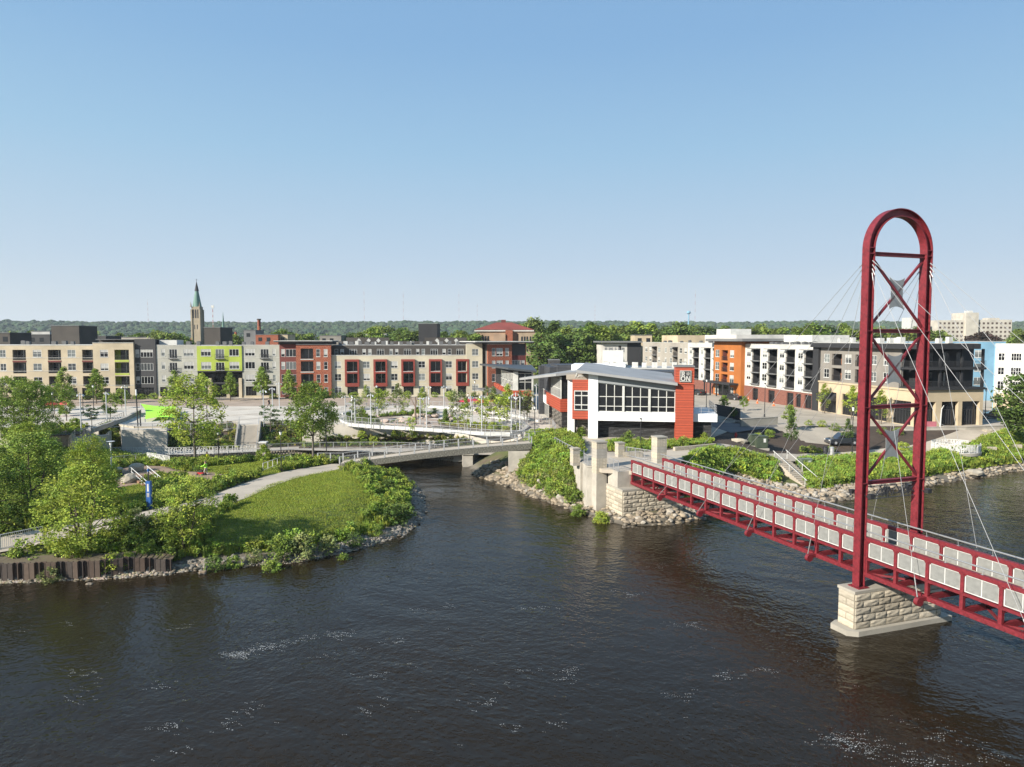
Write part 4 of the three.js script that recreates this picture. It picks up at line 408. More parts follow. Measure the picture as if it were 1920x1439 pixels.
{
  const t = building('corner_building', 'grey and cream corner building with shop windows and dark corner balconies', 'building', PR), E = [[94,95.78],[95.78,121.22]], top = 12.9, W = [[96.93,98.53],[103.22,104.92],[110.12,111.64],[113.35,114.8]], B = [[99.32,102.23],[106.01,108.41]], R = [[9.56,11.15],[6.66,8.31]], RB = [[9.09,11.21],[6.18,8.54]], cb = [[4.23,5.96]][0], S = [[96.49,101.28],[102.99,107.39],[110.25,114.81],[116.27,120.31]], RR = [[117.52,121.09]][0];
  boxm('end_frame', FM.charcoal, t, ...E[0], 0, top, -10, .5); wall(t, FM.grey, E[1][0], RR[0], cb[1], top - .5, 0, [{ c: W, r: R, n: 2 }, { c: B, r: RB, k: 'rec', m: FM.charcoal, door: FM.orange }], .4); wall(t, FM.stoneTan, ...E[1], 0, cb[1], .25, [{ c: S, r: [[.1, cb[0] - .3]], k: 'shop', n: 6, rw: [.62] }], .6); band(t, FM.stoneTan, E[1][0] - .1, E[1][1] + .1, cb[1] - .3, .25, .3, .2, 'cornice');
  for (const s of S.slice(0, 1)) { const a = new MB(); a.hexa([[s[0], 2.4, 1.3], [s[1], 2.4, 1.3], [s[1], 2.4, .27], [s[0], 2.4, .27], [s[0], 2.45, 1.3], [s[1], 2.45, 1.3], [s[1], 3.7, .27], [s[0], 3.7, .27]]).build('awning', FM.charcoal, t); }
  boxm('roof_fascia', FM.charcoal, t, E[0][0], E[1][1] + 1, top - .5, top + .35, -9, 1.1); boxm('roof', FM.roof, t, E[0][0] + .3, E[1][1] + .6, top + .35, top + .45, -10.4, .7);
  // corner balconies and the side facing the river
  const X = E[1][1], D = [64.6, -113.0, 84.5, -123.0]; const LQ = 12.3, floors = [cb[1], (cb[1] + top - .5) / 2]; mass(t, FM.charcoal, RR[0], X - 2.2, cb[1], top - .5, -LQ, -2.2, 'corner_core'); for (const v of floors) { const s = boxm('balcony_slab', FM.charcoal, t, RR[0], X + .4, v - .12, v + .25, -LQ, .35); balconyRail(s, RR[0], X + .3, v + .25, .3); const b = new MB(); for (let z = 0; z > -LQ; z -= .24) b.box(X + .27, X + .31, v + .3, v + 1.25, z - .016, z + .016); b.box(X + .25, X + .33, v + 1.25, v + 1.31, -LQ, .3); b.build('railing', FM.darkFrame, s); }
  for (const z of [0, -4, -8, -11.9]) for (const v of floors.slice(0, 1)) boxm('balcony_post', FM.charcoal, t, X - .3, X, v + .25, top - .5, z - .35, z);
  for (let k = 0; k < 3; k++) for (const v of floors) { const w = mesh('window', new MB().box(X - 2.19, X - 2.12, v + .4, v + 2.6, -4.5 - k * 3, -2.9 - k * 3).geom(), GL[k % 3], t); new MB().box(X - 2.2, X - 2.08, v + .4, v + 2.6, -3.75 - k * 3, -3.65 - k * 3).build('frame', FM.frame, w); }
  mass(t, FM.charcoal, E[1][0], RR[0], cb[1] - .3, top - .5, -12, -2.3, 'rear_core'); boxm('side_roof', FM.charcoal, t, RR[0], X + .9, top - .5, top + .34, -10.6, -9.01); mass(t, FM.charcoal, E[1][0] + .1, X - .9, 0, cb[1] - .3, -LQ, -1.2);
  const sw = new MB(), zs = [[.25, -1.2], [-3.2, -4.6], [-7.4, -8.4], [-11.4, -12.3]]; for (const [z0, z1] of zs) boxm('side_column', FM.stoneTan, t, X - .6, X + .02, 0, cb[0] - .3, z1, z0 - .28); boxm('side_band', FM.stoneTan, t, X - .6, X + .03, cb[0] - .3, cb[1] - .13, -LQ, -.36); const gaps = [[-1.2, -3.2], [-4.6, -7.4], [-8.4, -11.4]]; for (const [z0, z1] of gaps) { const w = mesh('window', new MB().box(X - .75, X - .66, .1, cb[0] - .3, z1, z0).geom(), GL[0], t), f = new MB(); for (let i = 0; i <= 6; i++) { const z = z0 + (z1 - z0) * i / 6; f.box(X - .66, X - .58, .1, 2.6, z - .05, z + .05); } f.box(X - .66, X - .57, 2.5, 2.62, z1, z0); f.build('frame', FM.darkFrame, w); }
   units(t, Array.from({ length: 12 }, (_, i) => E[0][0] + 2 + i * 2.3), top + .45, -6, -3, FM.trim);
}
{
  const t = building('apartment_building', 'white apartment building with dark windows at the right edge', 'apartment building', [96.28,-140.74,103.95,-133.61]), E = [[-.32,10.47]][0], W = [[.19,1.24],[2.3,3.96],[5.46,6.54],[7.6,9.18]], R = [[9.77,11.2],[6.95,8.41],[4.16,5.69],[1.43,2.96]], top = 13; wall(t, FM.white, E[0], E[1], 3.2, top, 0, [{ c: W.filter((_, i) => i % 2 < 1), r: R, n: 2, g: GL[0] }, { c: W.filter((_, i) => i % 2), r: R, n: 4, g: GL[0] }]); boxm('blue_side_wall', FM.blue, t, E[0] - .25, E[0] - .02, 0, 13.05, -13, -.45); for (let k = 0; k < 3; k++) for (const r of R) { const q = boxm('window', GL[0], t, E[0] - .32, E[0] - .24, r[0], r[1], -4.6 - k * 3.6, -3 - k * 3.6); boxm('frame', FM.frame, q, E[0] - .34, E[0] - .32, r[0], r[1], -3.86 - k * 3.6, -3.74 - k * 3.6); } boxm('base', FM.stoneTan, t, E[0] - .05, E[1], 0, 3.2, -.5, .06); for (const c of W) pane(t, c[0], c[1], 1, 2.7, .14, 2, [.5], FM.frame, GL[0]); mass(t, FM.white, E[0], E[1], 0, top - .2, -13, -.36); boxm('coping', FM.trim, t, E[0] - .05, E[1], top, top + .12, -.4, .06);
}
{
  const t = building('apartment_building', 'small white and charcoal apartment wing beyond the event hall roof', 'apartment building', [30.3, -236.0, 38.4, -236.0]), W = [[.5, 1.5], [2.2, 3.0], [3.8, 4.6], [6.4, 7.2]], L = 7.4; wall(t, FM.white, -.3, L + .6, 0, 12.5, 0, [{ c: W, r: [[9.6, 11.2], [6.4, 8.0], [3.2, 4.8]], n: 2 }, { c: [[5.1, 6.0]], r: [[9.1, 11.8], [5.9, 8.6], [2.7, 5.4]], k: 'rec', m: FM.grey }]); boxm('side_wall', FM.charcoal, t, L + .6, L + 5.2, 0, 12.8, -6, .003); boxm('roof', FM.roofGrey, t, -1.5, L + 5.4, 12.8, 13.3, -16, 1.6); mass(t, FM.white, -.3, L + 5, 0, 12.5, -16, -1.9);
}
{
  const t = building('apartment_building', 'pale blue apartment building between the corner building and the white one', 'apartment building', [84.0, -161.0, 112.0, -161.0]), R = [[9.8, 11.5], [6.7, 8.4], [3.6, 5.3]]; wall(t, FM.blue, 0, 28, 0, 13.4, 0, [{ c: [[2, 3.6], [7, 8.8], [12, 13.8], [17.5, 19.3], [21, 22.8]], r: R, n: 2 }]); mass(t, FM.blue, 0, 28, 0, 13.2, -12, -.36); boxm('roof', FM.roof, t, -.1, 28.1, 13.4, 13.52, -12, .05);
}
// ---------- riverside event hall: white frame, red tower, sloping grey roofs ----------
const stackStone = M(.052, .052, .055, .9, { map: texFrom(512, (u, v) => { const r = Math.floor(v * 34), x = u * 9 + Math.sin(r * 51.3) * 7, b = Math.floor(x), k = .5 + .5 * Math.sin(b * 37.1 + r * 17.7), n = .55 + .5 * k * k + (((b * 31 + r * 17) % 23) === 0 ? .9 : 0) + .25 * (rnd() - .5); const e = (v * 34 - r) < .16 || (x - b) < .05 ? .45 : 1; return [n * e, n * e, n * e * .98]; }), bumpMap: grain.f, bumpScale: .03 });
stackStone.map.repeat.set(.28, .28); const stackStoneG = stackStone.clone(); stackStoneG.color = lin(.22, .20, .175);
const wpanel = M(.70, .705, .70, .55, { map: texFrom(128, (u, v) => { const e = (v * 4 % 1) < .03 ? .9 : 1; return [e, e, e]; }) }), roofM = M(.36, .365, .37, .55, { map: mott.s }), greyPanel = M(.235, .25, .26, .6, { map: texFrom(128, (u, v) => { const e = (u * 6 % 1) < .05 ? .88 : 1; return [e, e, e]; }) }), soffit = M(.40, .35, .29, .8);
wpanel.map.repeat.set(.4, .4);
{
  const t = building('event_hall', 'white and red event hall with sloping grey roof and square lettered sign', 'event hall', [10.78,-99.62,25.04,-97.25]), X = (a) => a, col = [[-.02,1.32]][0], g1 = [[1.4,2.42],[2.56,3.54],[3.69,4.7],[5.02,6.02],[6.14,7.14],[7.29,8.28],[8.62,9.62],[9.73,10.72],[10.85,11.85]], ry = [[2.53,3.78],[3.86,4.54],[4.6,5.91]], tw = [[11.96,14.37]][0], [beam, r0, r1] = ry, tb = [[9.7,10.16]][0], TT = tb[1];
  const topL = [[5.93,7.8]][0], topR = [[6.03,6.68]][0], gx0 = g1[0][0], gx1 = g1[8][1], head = u => topL[1] + (topR[1] - topL[1]) * (u - gx0) / (gx1 - gx0), rfL = [[7.86,9.01]][0][1], rfR = [[6.82,7.72]][0][1], rf = u => rfL + (rfR - rfL) * (u - gx0) / (gx1 - gx0);
  boxm('white_pier', wpanel, t, col[0], col[1], 0, rf(col[1]) + .1, -1.6, 0); boxm('white_beam', wpanel, t, col[1], tw[0], beam[0], beam[1], -2.6, -.003);
  // glazing: each pane its own part, mullions as one frame
  const f = new MB(), fw = .075; for (let i = 0; i < 9; i++) { const [a, b] = g1[i]; for (const [v0, v1] of [r0, r1]) mesh('window_pane', new MB().box(a, b, v0, v1, -.35, -.3).geom(), GL[0], t); const p = new MB(); p.hexa([[a, topL[0], -.3], [b, topL[0], -.3], [b, topL[0], -.35], [a, topL[0], -.35], [a, head(a), -.3], [b, head(b), -.3], [b, head(b), -.35], [a, head(a), -.35]]).build('window_pane', GL[0], t); { const u = i % 3 === 2 ? b + .06 : (b + g1[i + 1][0]) / 2; f.bar([u, beam[1], -.27], [u, head(u) + .05, -.27], .11, .1, [0, 0, 1]); if (i % 3 === 0) f.bar([a - .06, beam[1], -.27], [a - .06, head(a) + .05, -.27], .11, .1, [0, 0, 1]); } }
  for (const u of [(g1[2][1] + g1[3][0]) / 2, (g1[5][1] + g1[6][0]) / 2]) f.bar([u, beam[1], -.2], [u, head(u), -.2], .32, .3, [0, 0, 1]); for (const v of [beam[1] + .05, (r0[1] + r1[0]) / 2, (r1[1] + topL[0]) / 2]) f.box(gx0, gx1, v - .05, v + .05, -.3, -.23); f.bar([gx0, head(gx0) + .06, -.26], [gx1, head(gx1) + .06, -.26], .1, .14); f.build('window_frame', FM.trim, t);
  const cl = new MB(); cl.hexa([[col[1], head(col[1]) + .1, -.02], [tw[0], head(tw[0]) + .1, -.02], [tw[0], head(tw[0]) + .1, -.5], [col[1], head(col[1]) + .1, -.5], [col[1], rf(col[1]), -.02], [tw[0], rf(tw[0]), -.02], [tw[0], rf(tw[0]), -.5], [col[1], rf(col[1]), -.5]]).build('upper_wall', greyPanel, t);
  boxm('hall_core', FM.darkFrame, t, col[0] + .3, tw[0], beam[0], beam[1] + .2, -14, -2.6); boxm('dark_stone_base', stackStone, t, col[1] + .2, tw[0] + .3, 0, beam[0], -13, -1.5); boxm('stone_corner', FM.charcoal, t, col[1] + .001, col[1] + .199, 0, beam[0], -5, -1.4);
  boxm('hall_back', FM.charcoal, t, col[0] + .3, tw[0] + 3, beam[1] + .2, 7.4, -14, -5);
  { // main roof, falling to the right
    const a = col[0] - 1.6, b = tw[0] + .2, y = u => rf(u) + .02, q = (u, z, dy) => [u, y(u) + dy - z * .045, z]; new MB().hexa([q(a, 1.2, 0), q(b, 1.2, 0), q(b, -13, 0), q(a + .4, -13, 0), q(a, 1.2, .36), q(b, 1.2, .36), q(b, -13, .36), q(a + .4, -13, .36)]).build('roof', roofM, t); }
  // red tower and lettered sign
  const mid = [[6.83,7.69]][0][1]; boxm('red_tower', FM.panelRed, t, tw[0], tw[1], 0, mid, -3.4, .35); boxm('red_tower_top', FM.panelRed, t, tw[0] - .02, tw[1] + .05, mid + .08, TT, -3.4, .38); boxm('tower_cap', FM.roofGrey, t, tw[0] - .15, tw[1] + .12, TT, TT + .16, -3.5, .5);
  const S = [[12.48,14]][0], SV = [[8.13,9.68]][0], sg = boxm('sign', FM.charcoal, t, S[0], S[1], SV[0], SV[1], .44, .5), W = S[1] - S[0], H = SV[1] - SV[0], b2 = new MB(), zf = .501; for (const [x0, x1, y0, y1] of [[0, 1, 0, .045], [0, 1, .955, 1], [0, .045, .045, .955], [.955, 1, .045, .955]]) b2.box(S[0] + x0 * W, S[0] + x1 * W, SV[0] + y0 * H, SV[0] + y1 * H, zf, zf + .05); b2.build('sign_border', FM.trim, sg);
  const font = await new FontLoader().loadAsync('fonts/droid/droid_sans_bold.typeface.json'); const let_ = (s, x, y, w, h) => { const g = new TextGeometry(s, { font, size: 1, depth: .05, curveSegments: 4 }); g.computeBoundingBox(); const q = g.boundingBox; g.translate(-q.min.x, -q.min.y, 0); g.scale(w * W / (q.max.x - q.min.x), h * H / (q.max.y - q.min.y), 1); g.translate(S[0] + x * W, SV[0] + y * H, zf); mesh('letter', g, FM.trim, sg); };
  let_('I', .09, .5, .07, .42); let_('R', .2, .5, .27, .42); let_('O', .08, .08, .43, .42); let_('N', .56, .08, .34, .42); const em = new MB(); for (let k = 0; k < 8; k++) { const a = k * Math.PI / 4, c = [S[0] + .72 * W, SV[0] + .72 * H, zf + .02]; em.bar([c[0] + Math.cos(a) * .05 * W, c[1] + Math.sin(a) * .05 * H, c[2]], [c[0] + Math.cos(a) * .17 * W, c[1] + Math.sin(a) * .17 * H, c[2]], .035 * W, .04, [0, 0, 1]); } em.build('sign_emblem', FM.trim, sg);
  // white terrace to the right of the tower
  const te = [[14.38,17.66]][0]; boxm('terrace', wpanel, t, te[0] + .05, te[1], beam[0] + .05, beam[1] - .1, -10, -.4); boxm('terrace_stone', stackStone, t, te[0] + .05, te[0] + 2.6, 0, beam[0] + .04, -9.6, -1.2); { const b = new MB(), y = beam[1] - .1; for (const [p, q] of [[[te[0] + .1, -.5], [te[1] - .1, -.5]], [[te[1] - .1, -.5], [te[1] - .1, -9.9]]]) { const L = Math.hypot(q[0] - p[0], q[1] - p[1]), n = Math.round(L / 1.1); for (const h of [.35, .7, 1.1]) b.bar([p[0], y + h, p[1]], [q[0], y + h, q[1]], .04, .04); for (let i = 0; i <= n; i++) { const x = p[0] + (q[0] - p[0]) * i / n, z = p[1] + (q[1] - p[1]) * i / n; b.box(x - .025, x + .025, y, y + 1.1, z - .025, z + .025); } } b.build('terrace_railing', MAT.steel, t); }
  // red box bay left of the white pier
  const rb = [[-2.3,-.04]][0], rv = [[2.64,8.25]][0], bw_ = [[-1.92,-1.03],[-.94,-.1]], bv = [[6.07,6.66],[4.75,5.95],[4,4.65]]; wall(t, FM.panelRed, rb[0], col[0], rv[0], rv[1], -.3, [], .3, 'red_bay_back').position.z = -.25; boxm('red_bay', FM.panelRed, t, rb[0], col[0] - .001, rv[0], rv[1], -4, -.3); const bf = new MB(); for (const c of bw_) for (const v of bv) mesh('window_pane', new MB().box(c[0], c[1], v[0], v[1], -.25, -.22).geom(), GL[0], t); for (const v of [bv[0][1], (bv[0][0] + bv[1][1]) / 2, (bv[1][0] + bv[2][1]) / 2, bv[2][0]]) bf.box(bw_[0][0] - .1, bw_[1][1] + .1, v - .07, v + .07, -.25, -.14); for (const u of [bw_[0][0] - .06, (bw_[0][1] + bw_[1][0]) / 2, bw_[1][1] + .06]) bf.box(u - .06, u + .06, bv[2][0] - .07, bv[0][1] + .07, -.25, -.15); bf.build('window_frame', FM.trim, t);
  boxm('bay_base', stackStoneG, t, rb[0] + .6, col[0], 0, rv[0], -6, -2.2); boxm('bay_top', soffit, t, rb[0] - .9, col[0] - .002, rv[1], rf(col[0]) - .2, -4, -.6); { const c = new THREE.CatmullRomCurve3([[.2, .1], [.35, .55], [.5, .75], [.45, .35], [.7, .2], [.85, .5], [.95, .25], [1.15, .5], [1.25, .25], [1.5, .45], [1.6, .25]].map(p => new THREE.Vector3(rb[0] + .2 + p[0] * .9, rv[1] + .15 + p[1], -.55))); mesh('script_sign', new THREE.TubeGeometry(c, 40, .05, 5), FM.trim, t); }
  boxm('side_wall', wpanel, t, rb[0] - .75, rb[0] + .25, 0, rf(col[0]) - .25, -4.5, -1.2); { const sx = rb[0] - .755, q = boxm('sign_plate', FM.roofGrey, t, sx - .06, sx, 4.6, 6.6, -3.9, -2.2); for (let k = 0; k < 6; k++) boxm('sign_stroke', FM.trim, q, sx - .09, sx - .061, 4.75 + k * .29, 4.9 + k * .29, -3.7 + (k % 3) * .2, -2.5 - (k % 2) * .3); }
  // behind: white parapets, dark volumes, roof plant
  boxm('rear_parapet', wpanel, t, col[0] + 2, tw[0] - 5.4, 7.4, 8.9, -22, -14.5); boxm('rear_parapet', wpanel, t, col[0] - 4, col[0] + 5, 7, 9.7, -27, -19.5); boxm('rear_dark_wall', FM.panelDark, t, tw[0] - 5.4, tw[0] + 3.2, 2.5, 8.85, -22, -14.6); boxm('rear_roof', FM.roof, t, col[0] - 3.8, tw[0] + 3, 8.9, 9.05, -34, -22.1); boxm('rear_mass', FM.panelDark, t, col[0] - 4, tw[0] + 3, 0, 8.9, -34, -22.05); boxm('plant_screen', FM.trim, t, tw[0] - 11, tw[0] - 7.4, 9.05, 12, -30, -26); const u = []; for (let k = 0; k < 9; k++) u.push(col[0] + 1 + k * 1.7); units(t, u, 9.05, -26, -24, FM.trim);
  for (let k = 0; k < 6; k++) boxm('roof_vent', FM.roofGrey, t, tw[0] - 10.6 + k * .55, tw[0] - 10.3 + k * .55, 12, 12.5, -28, -27.6);
}
{ // middle wing: glazed corner on a red band
  const t = thing('hall_wing', 'red banded glazed wing beside the white pier of the event hall', 'event hall', [7.6, 5, -111], .1), D = 15; // local: x right, -z back; left face at x=0
  boxm('red_band', FM.panelRed, t, 0, 1.75, 2.55, 4.6, -D, 0); boxm('stone_base', stackStoneG, t, .25, 1.75, 0, 2.55, -D + 5, -.35); boxm('stone_front', stackStone, t, .3, 1.7, 0, 2.5, -.34, -.2); boxm('corner_post', FM.trim, t, 0, .2, 4.6, 8.1, -.35, 0); boxm('end_post', FM.trim, t, 1.45, 1.75, 4.6, 8.1, -.35, 0);
  for (let k = 0; k < 8; k++) { const z = -.4 - k * 1.15; for (const [a, b] of [[4.7, 6.1], [6.2, 8]]) mesh('window_pane', new MB().box(.08, .12, a, b, z - 1.05, z).geom(), GL[k % 3], t); } const f = new MB(); for (let k = 0; k <= 8; k++) f.box(0, .14, 4.6, 8.1, -.38 - k * 1.15, -.28 - k * 1.15); for (const v of [4.6, 6.1, 8]) f.box(.01, .13, v, v + .1, -9.6, -.3); f.build('window_frame', FM.trim, t);
  for (const [a, b] of [[4.7, 6.1], [6.2, 8]]) mesh('window_pane', new MB().box(.22, 1.43, a, b, -.2, -.16).geom(), GL[1], t); boxm('wing_core', FM.charcoal, t, .3, 1.7, 4.6, 8.1, -D, -.4);
  boxm('white_band', wpanel, t, .35, 1.8, 2.3, 3.7, -D - 6, -D); boxm('entrance', FM.trim, t, .45, 1.8, 2.15, 2.3, -D - 6, -D); for (let k = 0; k < 4; k++) { const d = mesh('door', new MB().box(.45, .5, .05, 2.1, -D - 1.4 - k * 1.4, -D - .2 - k * 1.4).geom(), GL[1], t); boxm('door_frame', FM.trim, d, .4, .52, .05, 2.15, -D - .2 - k * 1.4, -D - .08 - k * 1.4); } boxm('dark_wall', FM.panelDark, t, .6, 2.5, 3.7, 9, -D - 6, -D - .05); boxm('dark_column', FM.panelDark, t, -.4, .5, 0, 9, -D - 7.4, -D - 6); 
  const r = new MB(); r.hexa([[-.9, 8.25, .9], [4.6, 8.75, 1.2], [6, 8.3, -D - 1], [-4.6, 6.6, -D - 2], [-.9, 8.65, .9], [4.6, 9.15, 1.2], [6, 8.7, -D - 1], [-4.6, 7.0, -D - 2]]).build('roof', roofM, t); { const b = new MB(); for (let k = 0; k < 8; k++) b.box(.3, .36, 3.7, 4.75, -D - 5.8 + k * .8, -D - 5.74 + k * .8); b.box(.28, .38, 4.7, 4.78, -D - 6, -D); b.build('balcony_railing', FM.trim, t); for (let k = 0; k < 4; k++) boxm('red_chair', M(.45, .03, .05, .6), t, .5, .9, 3.75, 4.6, -D - 5 + k * 1.1, -D - 4.3 + k * 1.1); }
  boxm('tall_dark_block', FM.panelDark, t, 1.85, 5.8, 0, 9.4, -22, -14); boxm('tall_dark_block', FM.panelDark, t, 1.2, 4.6, 0, 9.0, -30, -22.01); boxm('red_fin', FM.panelRed, t, 5.81, 6.1, 4, 9.0, -20, -12);
}
{ // left wing: cafe with big windows and a dark canopy
  const t = thing('cafe_wing', 'glazed cafe wing with red band and dark pointed roof next to the brick building', 'cafe', [.25, 5, -139], .01), sk = -.155, z2 = -26; const P = (x, y, z) => [x + z * -sk * -1, y, z]; const sl = (name, m, x0, x1, y0, y1, za, zb) => { const q = (x, y, z) => [x - z * sk, y, z]; return new MB().hexa([q(x0, y0, za), q(x1, y0, za), q(x1, y0, zb), q(x0, y0, zb), q(x0, y1, za), q(x1, y1, za), q(x1, y1, zb), q(x0, y1, zb)]).build(name, m, t); };
  // left face leans back to the left
  const Q = (x, y, z) => [x + z * .16, y, z], sb = (name, m, x0, x1, y0, y1, za, zb, par = t) => new MB().hexa([Q(x0, y0, za), Q(x1, y0, za), Q(x1, y0, zb), Q(x0, y0, zb), Q(x0, y1, za), Q(x1, y1, za), Q(x1, y1, zb), Q(x0, y1, zb)]).build(name, m, par);
  sb('red_band', FM.panelRed, 0, 3.9, 2.75, 3.9, 0, z2); sb('core', FM.charcoal, .4, 3.8, 3.9, 7.9, -.4, z2); boxm('corner_post', FM.trim, t, 0, .95, 3.9, 7.6, -.5, 0); boxm('corner_post', FM.trim, t, 3.6, 3.95, 0, 7.6, -.5, 0);
  for (const [a, b] of [[1.0, 2.25], [2.35, 3.55]]) for (const [c, d] of [[4, 5.5], [5.6, 7.2]]) mesh('window_pane', new MB().box(a, b, c, d, -.3, -.25).geom(), GL[0], t); const f = new MB(); for (const v of [3.92, 5.5, 7.2]) f.box(.95, 3.6, v, v + .1, -.3, -.2); f.box(2.25, 2.35, 3.9, 7.3, -.3, -.2); f.build('window_frame', FM.trim, t);
  for (let k = 0; k < 9; k++) { const z = -.7 - k * 1.7; for (const [c, d] of [[4, 5.5], [5.6, 7.2]]) sb('window_pane', GL[k % 2 + 3], .05, .1, c, d, z, z - 1.55); sb('mullion', FM.trim, -.03, .12, 3.9, 7.35, z + .1, z); } for (const v of [3.9, 5.5, 7.2]) sb('transom', FM.trim, -.01, .11, v, v + .1, -.5, -16);
  { const q = [[-1, 8.05, 1.2], [4.6, 7.45, 1], [4.6, 7.6, z2], [-7.5, 7.9, z2]]; new MB().hexa([...q, ...q.map(p => [p[0], p[1] + .38, p[2]])]).build('roof', M(.075, .085, .095, .5, { map: mott.s }), t); const c = [[-.2, 2.35, .1], [.1, 2.35, .1], [-4, 2.35, z2], [-9, 2.35, z2]]; new MB().hexa([...c, ...c.map(p => [p[0], p[1] + .3, p[2]])]).build('canopy', FM.roofGrey, t); }
  boxm('ground_glass', GL[0], t, 1, 3.5, .1, 2.5, -.4, -.3); boxm('ground_column', stackStoneG, t, -.1, .9, 0, 2.75, -1.2, -.2); for (let k = 1; k < 5; k++) sb('canopy_column', MAT.steel, -2.2, -2, 0, 2.35, -k * 5, -k * 5 - .25); for (let k = 0; k < 5; k++) new MB().bar([-2 - k * .9, 2.65, -2 - k * 4], [.0 - k * .62, 6.6, -2 - k * 4], .05, .05).build('tie_rod', FM.darkFrame, t); sb('ground_wall', FM.charcoal, .6, 3.6, 0, 2.75, -1, z2);
}
// ---------- hills, town and skyline behind ----------
const leafShape = (s) => { };
function canopy(name, label, x0, x1, zf, hf, cols, dens, size) { }
{ // hills: a real ridge, its wood as one far-off mass of crowns
  const x0 = -2600, x1 = 2600, n = 260, rows = 14, pos = [], idx = [], hh = (x, k) => { const t = k / (rows - 1), top = 62 + 9 * fbm(x * .0016, 1.3, 3) + 5 * fbm(x * .006, 4, 2); return 4 + (top - 8) * sst(0, 1, t); }, zz = (x, k) => -1250 - k * 62 + 40 * N3(x * .002, k * .3);
  for (let k = 0; k < rows; k++) for (let i = 0; i <= n; i++) { const x = x0 + (x1 - x0) * i / n; pos.push(x, hh(x, k), zz(x, k)); } for (let k = 0; k < rows - 1; k++) for (let i = 0; i < n; i++) { const o = k * (n + 1) + i; idx.push(o, o + 1, o + n + 1, o + 1, o + n + 2, o + n + 1); }
  const g = new THREE.BufferGeometry(); g.setAttribute('position', new THREE.Float32BufferAttribute(pos, 3)); g.setIndex(idx); g.computeVertexNormals(); tag(mesh('hills', g, new THREE.MeshStandardMaterial({ color: lin(.03, .05, .018), roughness: 1 })), 'wooded ridge on the horizon', null, null, 'structure');
  const blob = new THREE.IcosahedronGeometry(1, 2), p = blob.attributes.position; for (let i = 0; i < p.count; i++) { const k = 1 + .35 * N3(p.getX(i) * 1.9, p.getY(i) * 1.9, p.getZ(i) * 1.9 + 3) + .25 * N3(p.getX(i) * 4.5, p.getY(i) * 4.5, p.getZ(i) * 4.5); p.setXYZ(i, p.getX(i) * k, p.getY(i) * k * .8, p.getZ(i) * k); } blob.computeVertexNormals();
  const cnt = 9000, im = new THREE.InstancedMesh(blob, new THREE.MeshStandardMaterial({ roughness: 1 }), cnt), o = new THREE.Object3D(), c = new THREE.Color(); for (let i = 0; i < cnt; i++) { const k = rr(0, rows - 1), x = rr(-1450, 1500), s = rr(5.5, 10.5); o.position.set(x, hh(x, k) + s * .35, zz(x, k)); o.rotation.y = rr(0, 6); o.scale.set(s * rr(.8, 1.3), s * rr(.7, 1.25), s); o.updateMatrix(); im.setMatrixAt(i, o.matrix); const q = rr(.55, 1.25); c.setRGB(.034 * q * rr(.8, 1.25), .062 * q, .024 * q); im.setColorAt(i, c); } im.name = 'hillside_wood'; scene.add(tag(im, 'dark green wood covering the far ridge', 'wood', null, 'stuff'));
}
{ // church
  const z = -330, X = px => (px - 960) / 1330 * 331, t = thing('church', 'stone church with tall tapering green copper spire', 'church', [X(374), 5, z]), st = M(.40, .34, .25, .9, { map: mott.s }), cu = M(.16, .30, .25, .7, { map: mott.s }), w = 1.85;
  boxm('tower', st, t, -w, w, 0, 28.9, -w, w); for (const s of [-1, 1]) for (const q of [-1, 1]) boxm('buttress', st, t, s * w - .35, s * w + .35, 0, 27.6, q * w - .35, q * w + .35); for (const k of [-1.1, 0, 1.1]) for (const f of [0, 1]) { const g = new MB(); f ? g.box(-w - .05, -w + .02, 23.6, 27.6, k - .35, k + .35) : g.box(k - .35, k + .35, 23.6, 27.6, w - .02, w + .05); g.build('belfry_opening', FM.charcoal, t); } for (const k of [-.6, .6]) boxm('lancet', FM.charcoal, t, k - .2, k + .2, 18.5, 20.6, w - .02, w + .05);
  const sp = new THREE.CylinderGeometry(.75, 2.0, 7.2, 8, 1, false); sp.rotateY(Math.PI / 8); sp.translate(0, 32.5, 0); mesh('spire', sp, cu, t); const tip = new THREE.CylinderGeometry(.04, .95, 4.6, 8); tip.rotateY(Math.PI / 8); tip.translate(0, 38.4, 0); mesh('spire_tip', tip, FM.dark, t); const c = new MB(); c.box(-.06, .06, 40.4, 41.8, -.06, .06); c.box(-.4, .4, 41.2, 41.32, -.05, .05); c.build('cross', FM.dark, t); for (const s of [-1, 1]) { const g = new THREE.CylinderGeometry(.02, .4, 2.6, 4); g.translate(s * 2, 30, 2); mesh('pinnacle', g, st, t); }
  const nave = new MB(); nave.box(w, 12, 0, 12, -24, -3); nave.hexa([[w - .2, 12, -3], [12.2, 12, -3], [12.2, 12, -24], [w - .2, 12, -24], [6.9, 18.5, -3], [7.1, 18.5, -3], [7.1, 17.5, -24], [6.9, 17.5, -24]]); nave.build('nave', FM.dark, t); boxm('aisle', st, t, -7, -w - .36, 0, 11.6, -14, -1); for (let k = 0; k < 4; k++) { const g = new THREE.CylinderGeometry(.02, .4, 1.5, 4); g.translate(-6.6 + k * 1.2, 12.3, -1.1); mesh('pinnacle', g, st, t); } const fl = new THREE.CylinderGeometry(.03, .6, 8, 6); fl.translate(7, 23, -12); mesh('fleche', fl, cu, t);
}
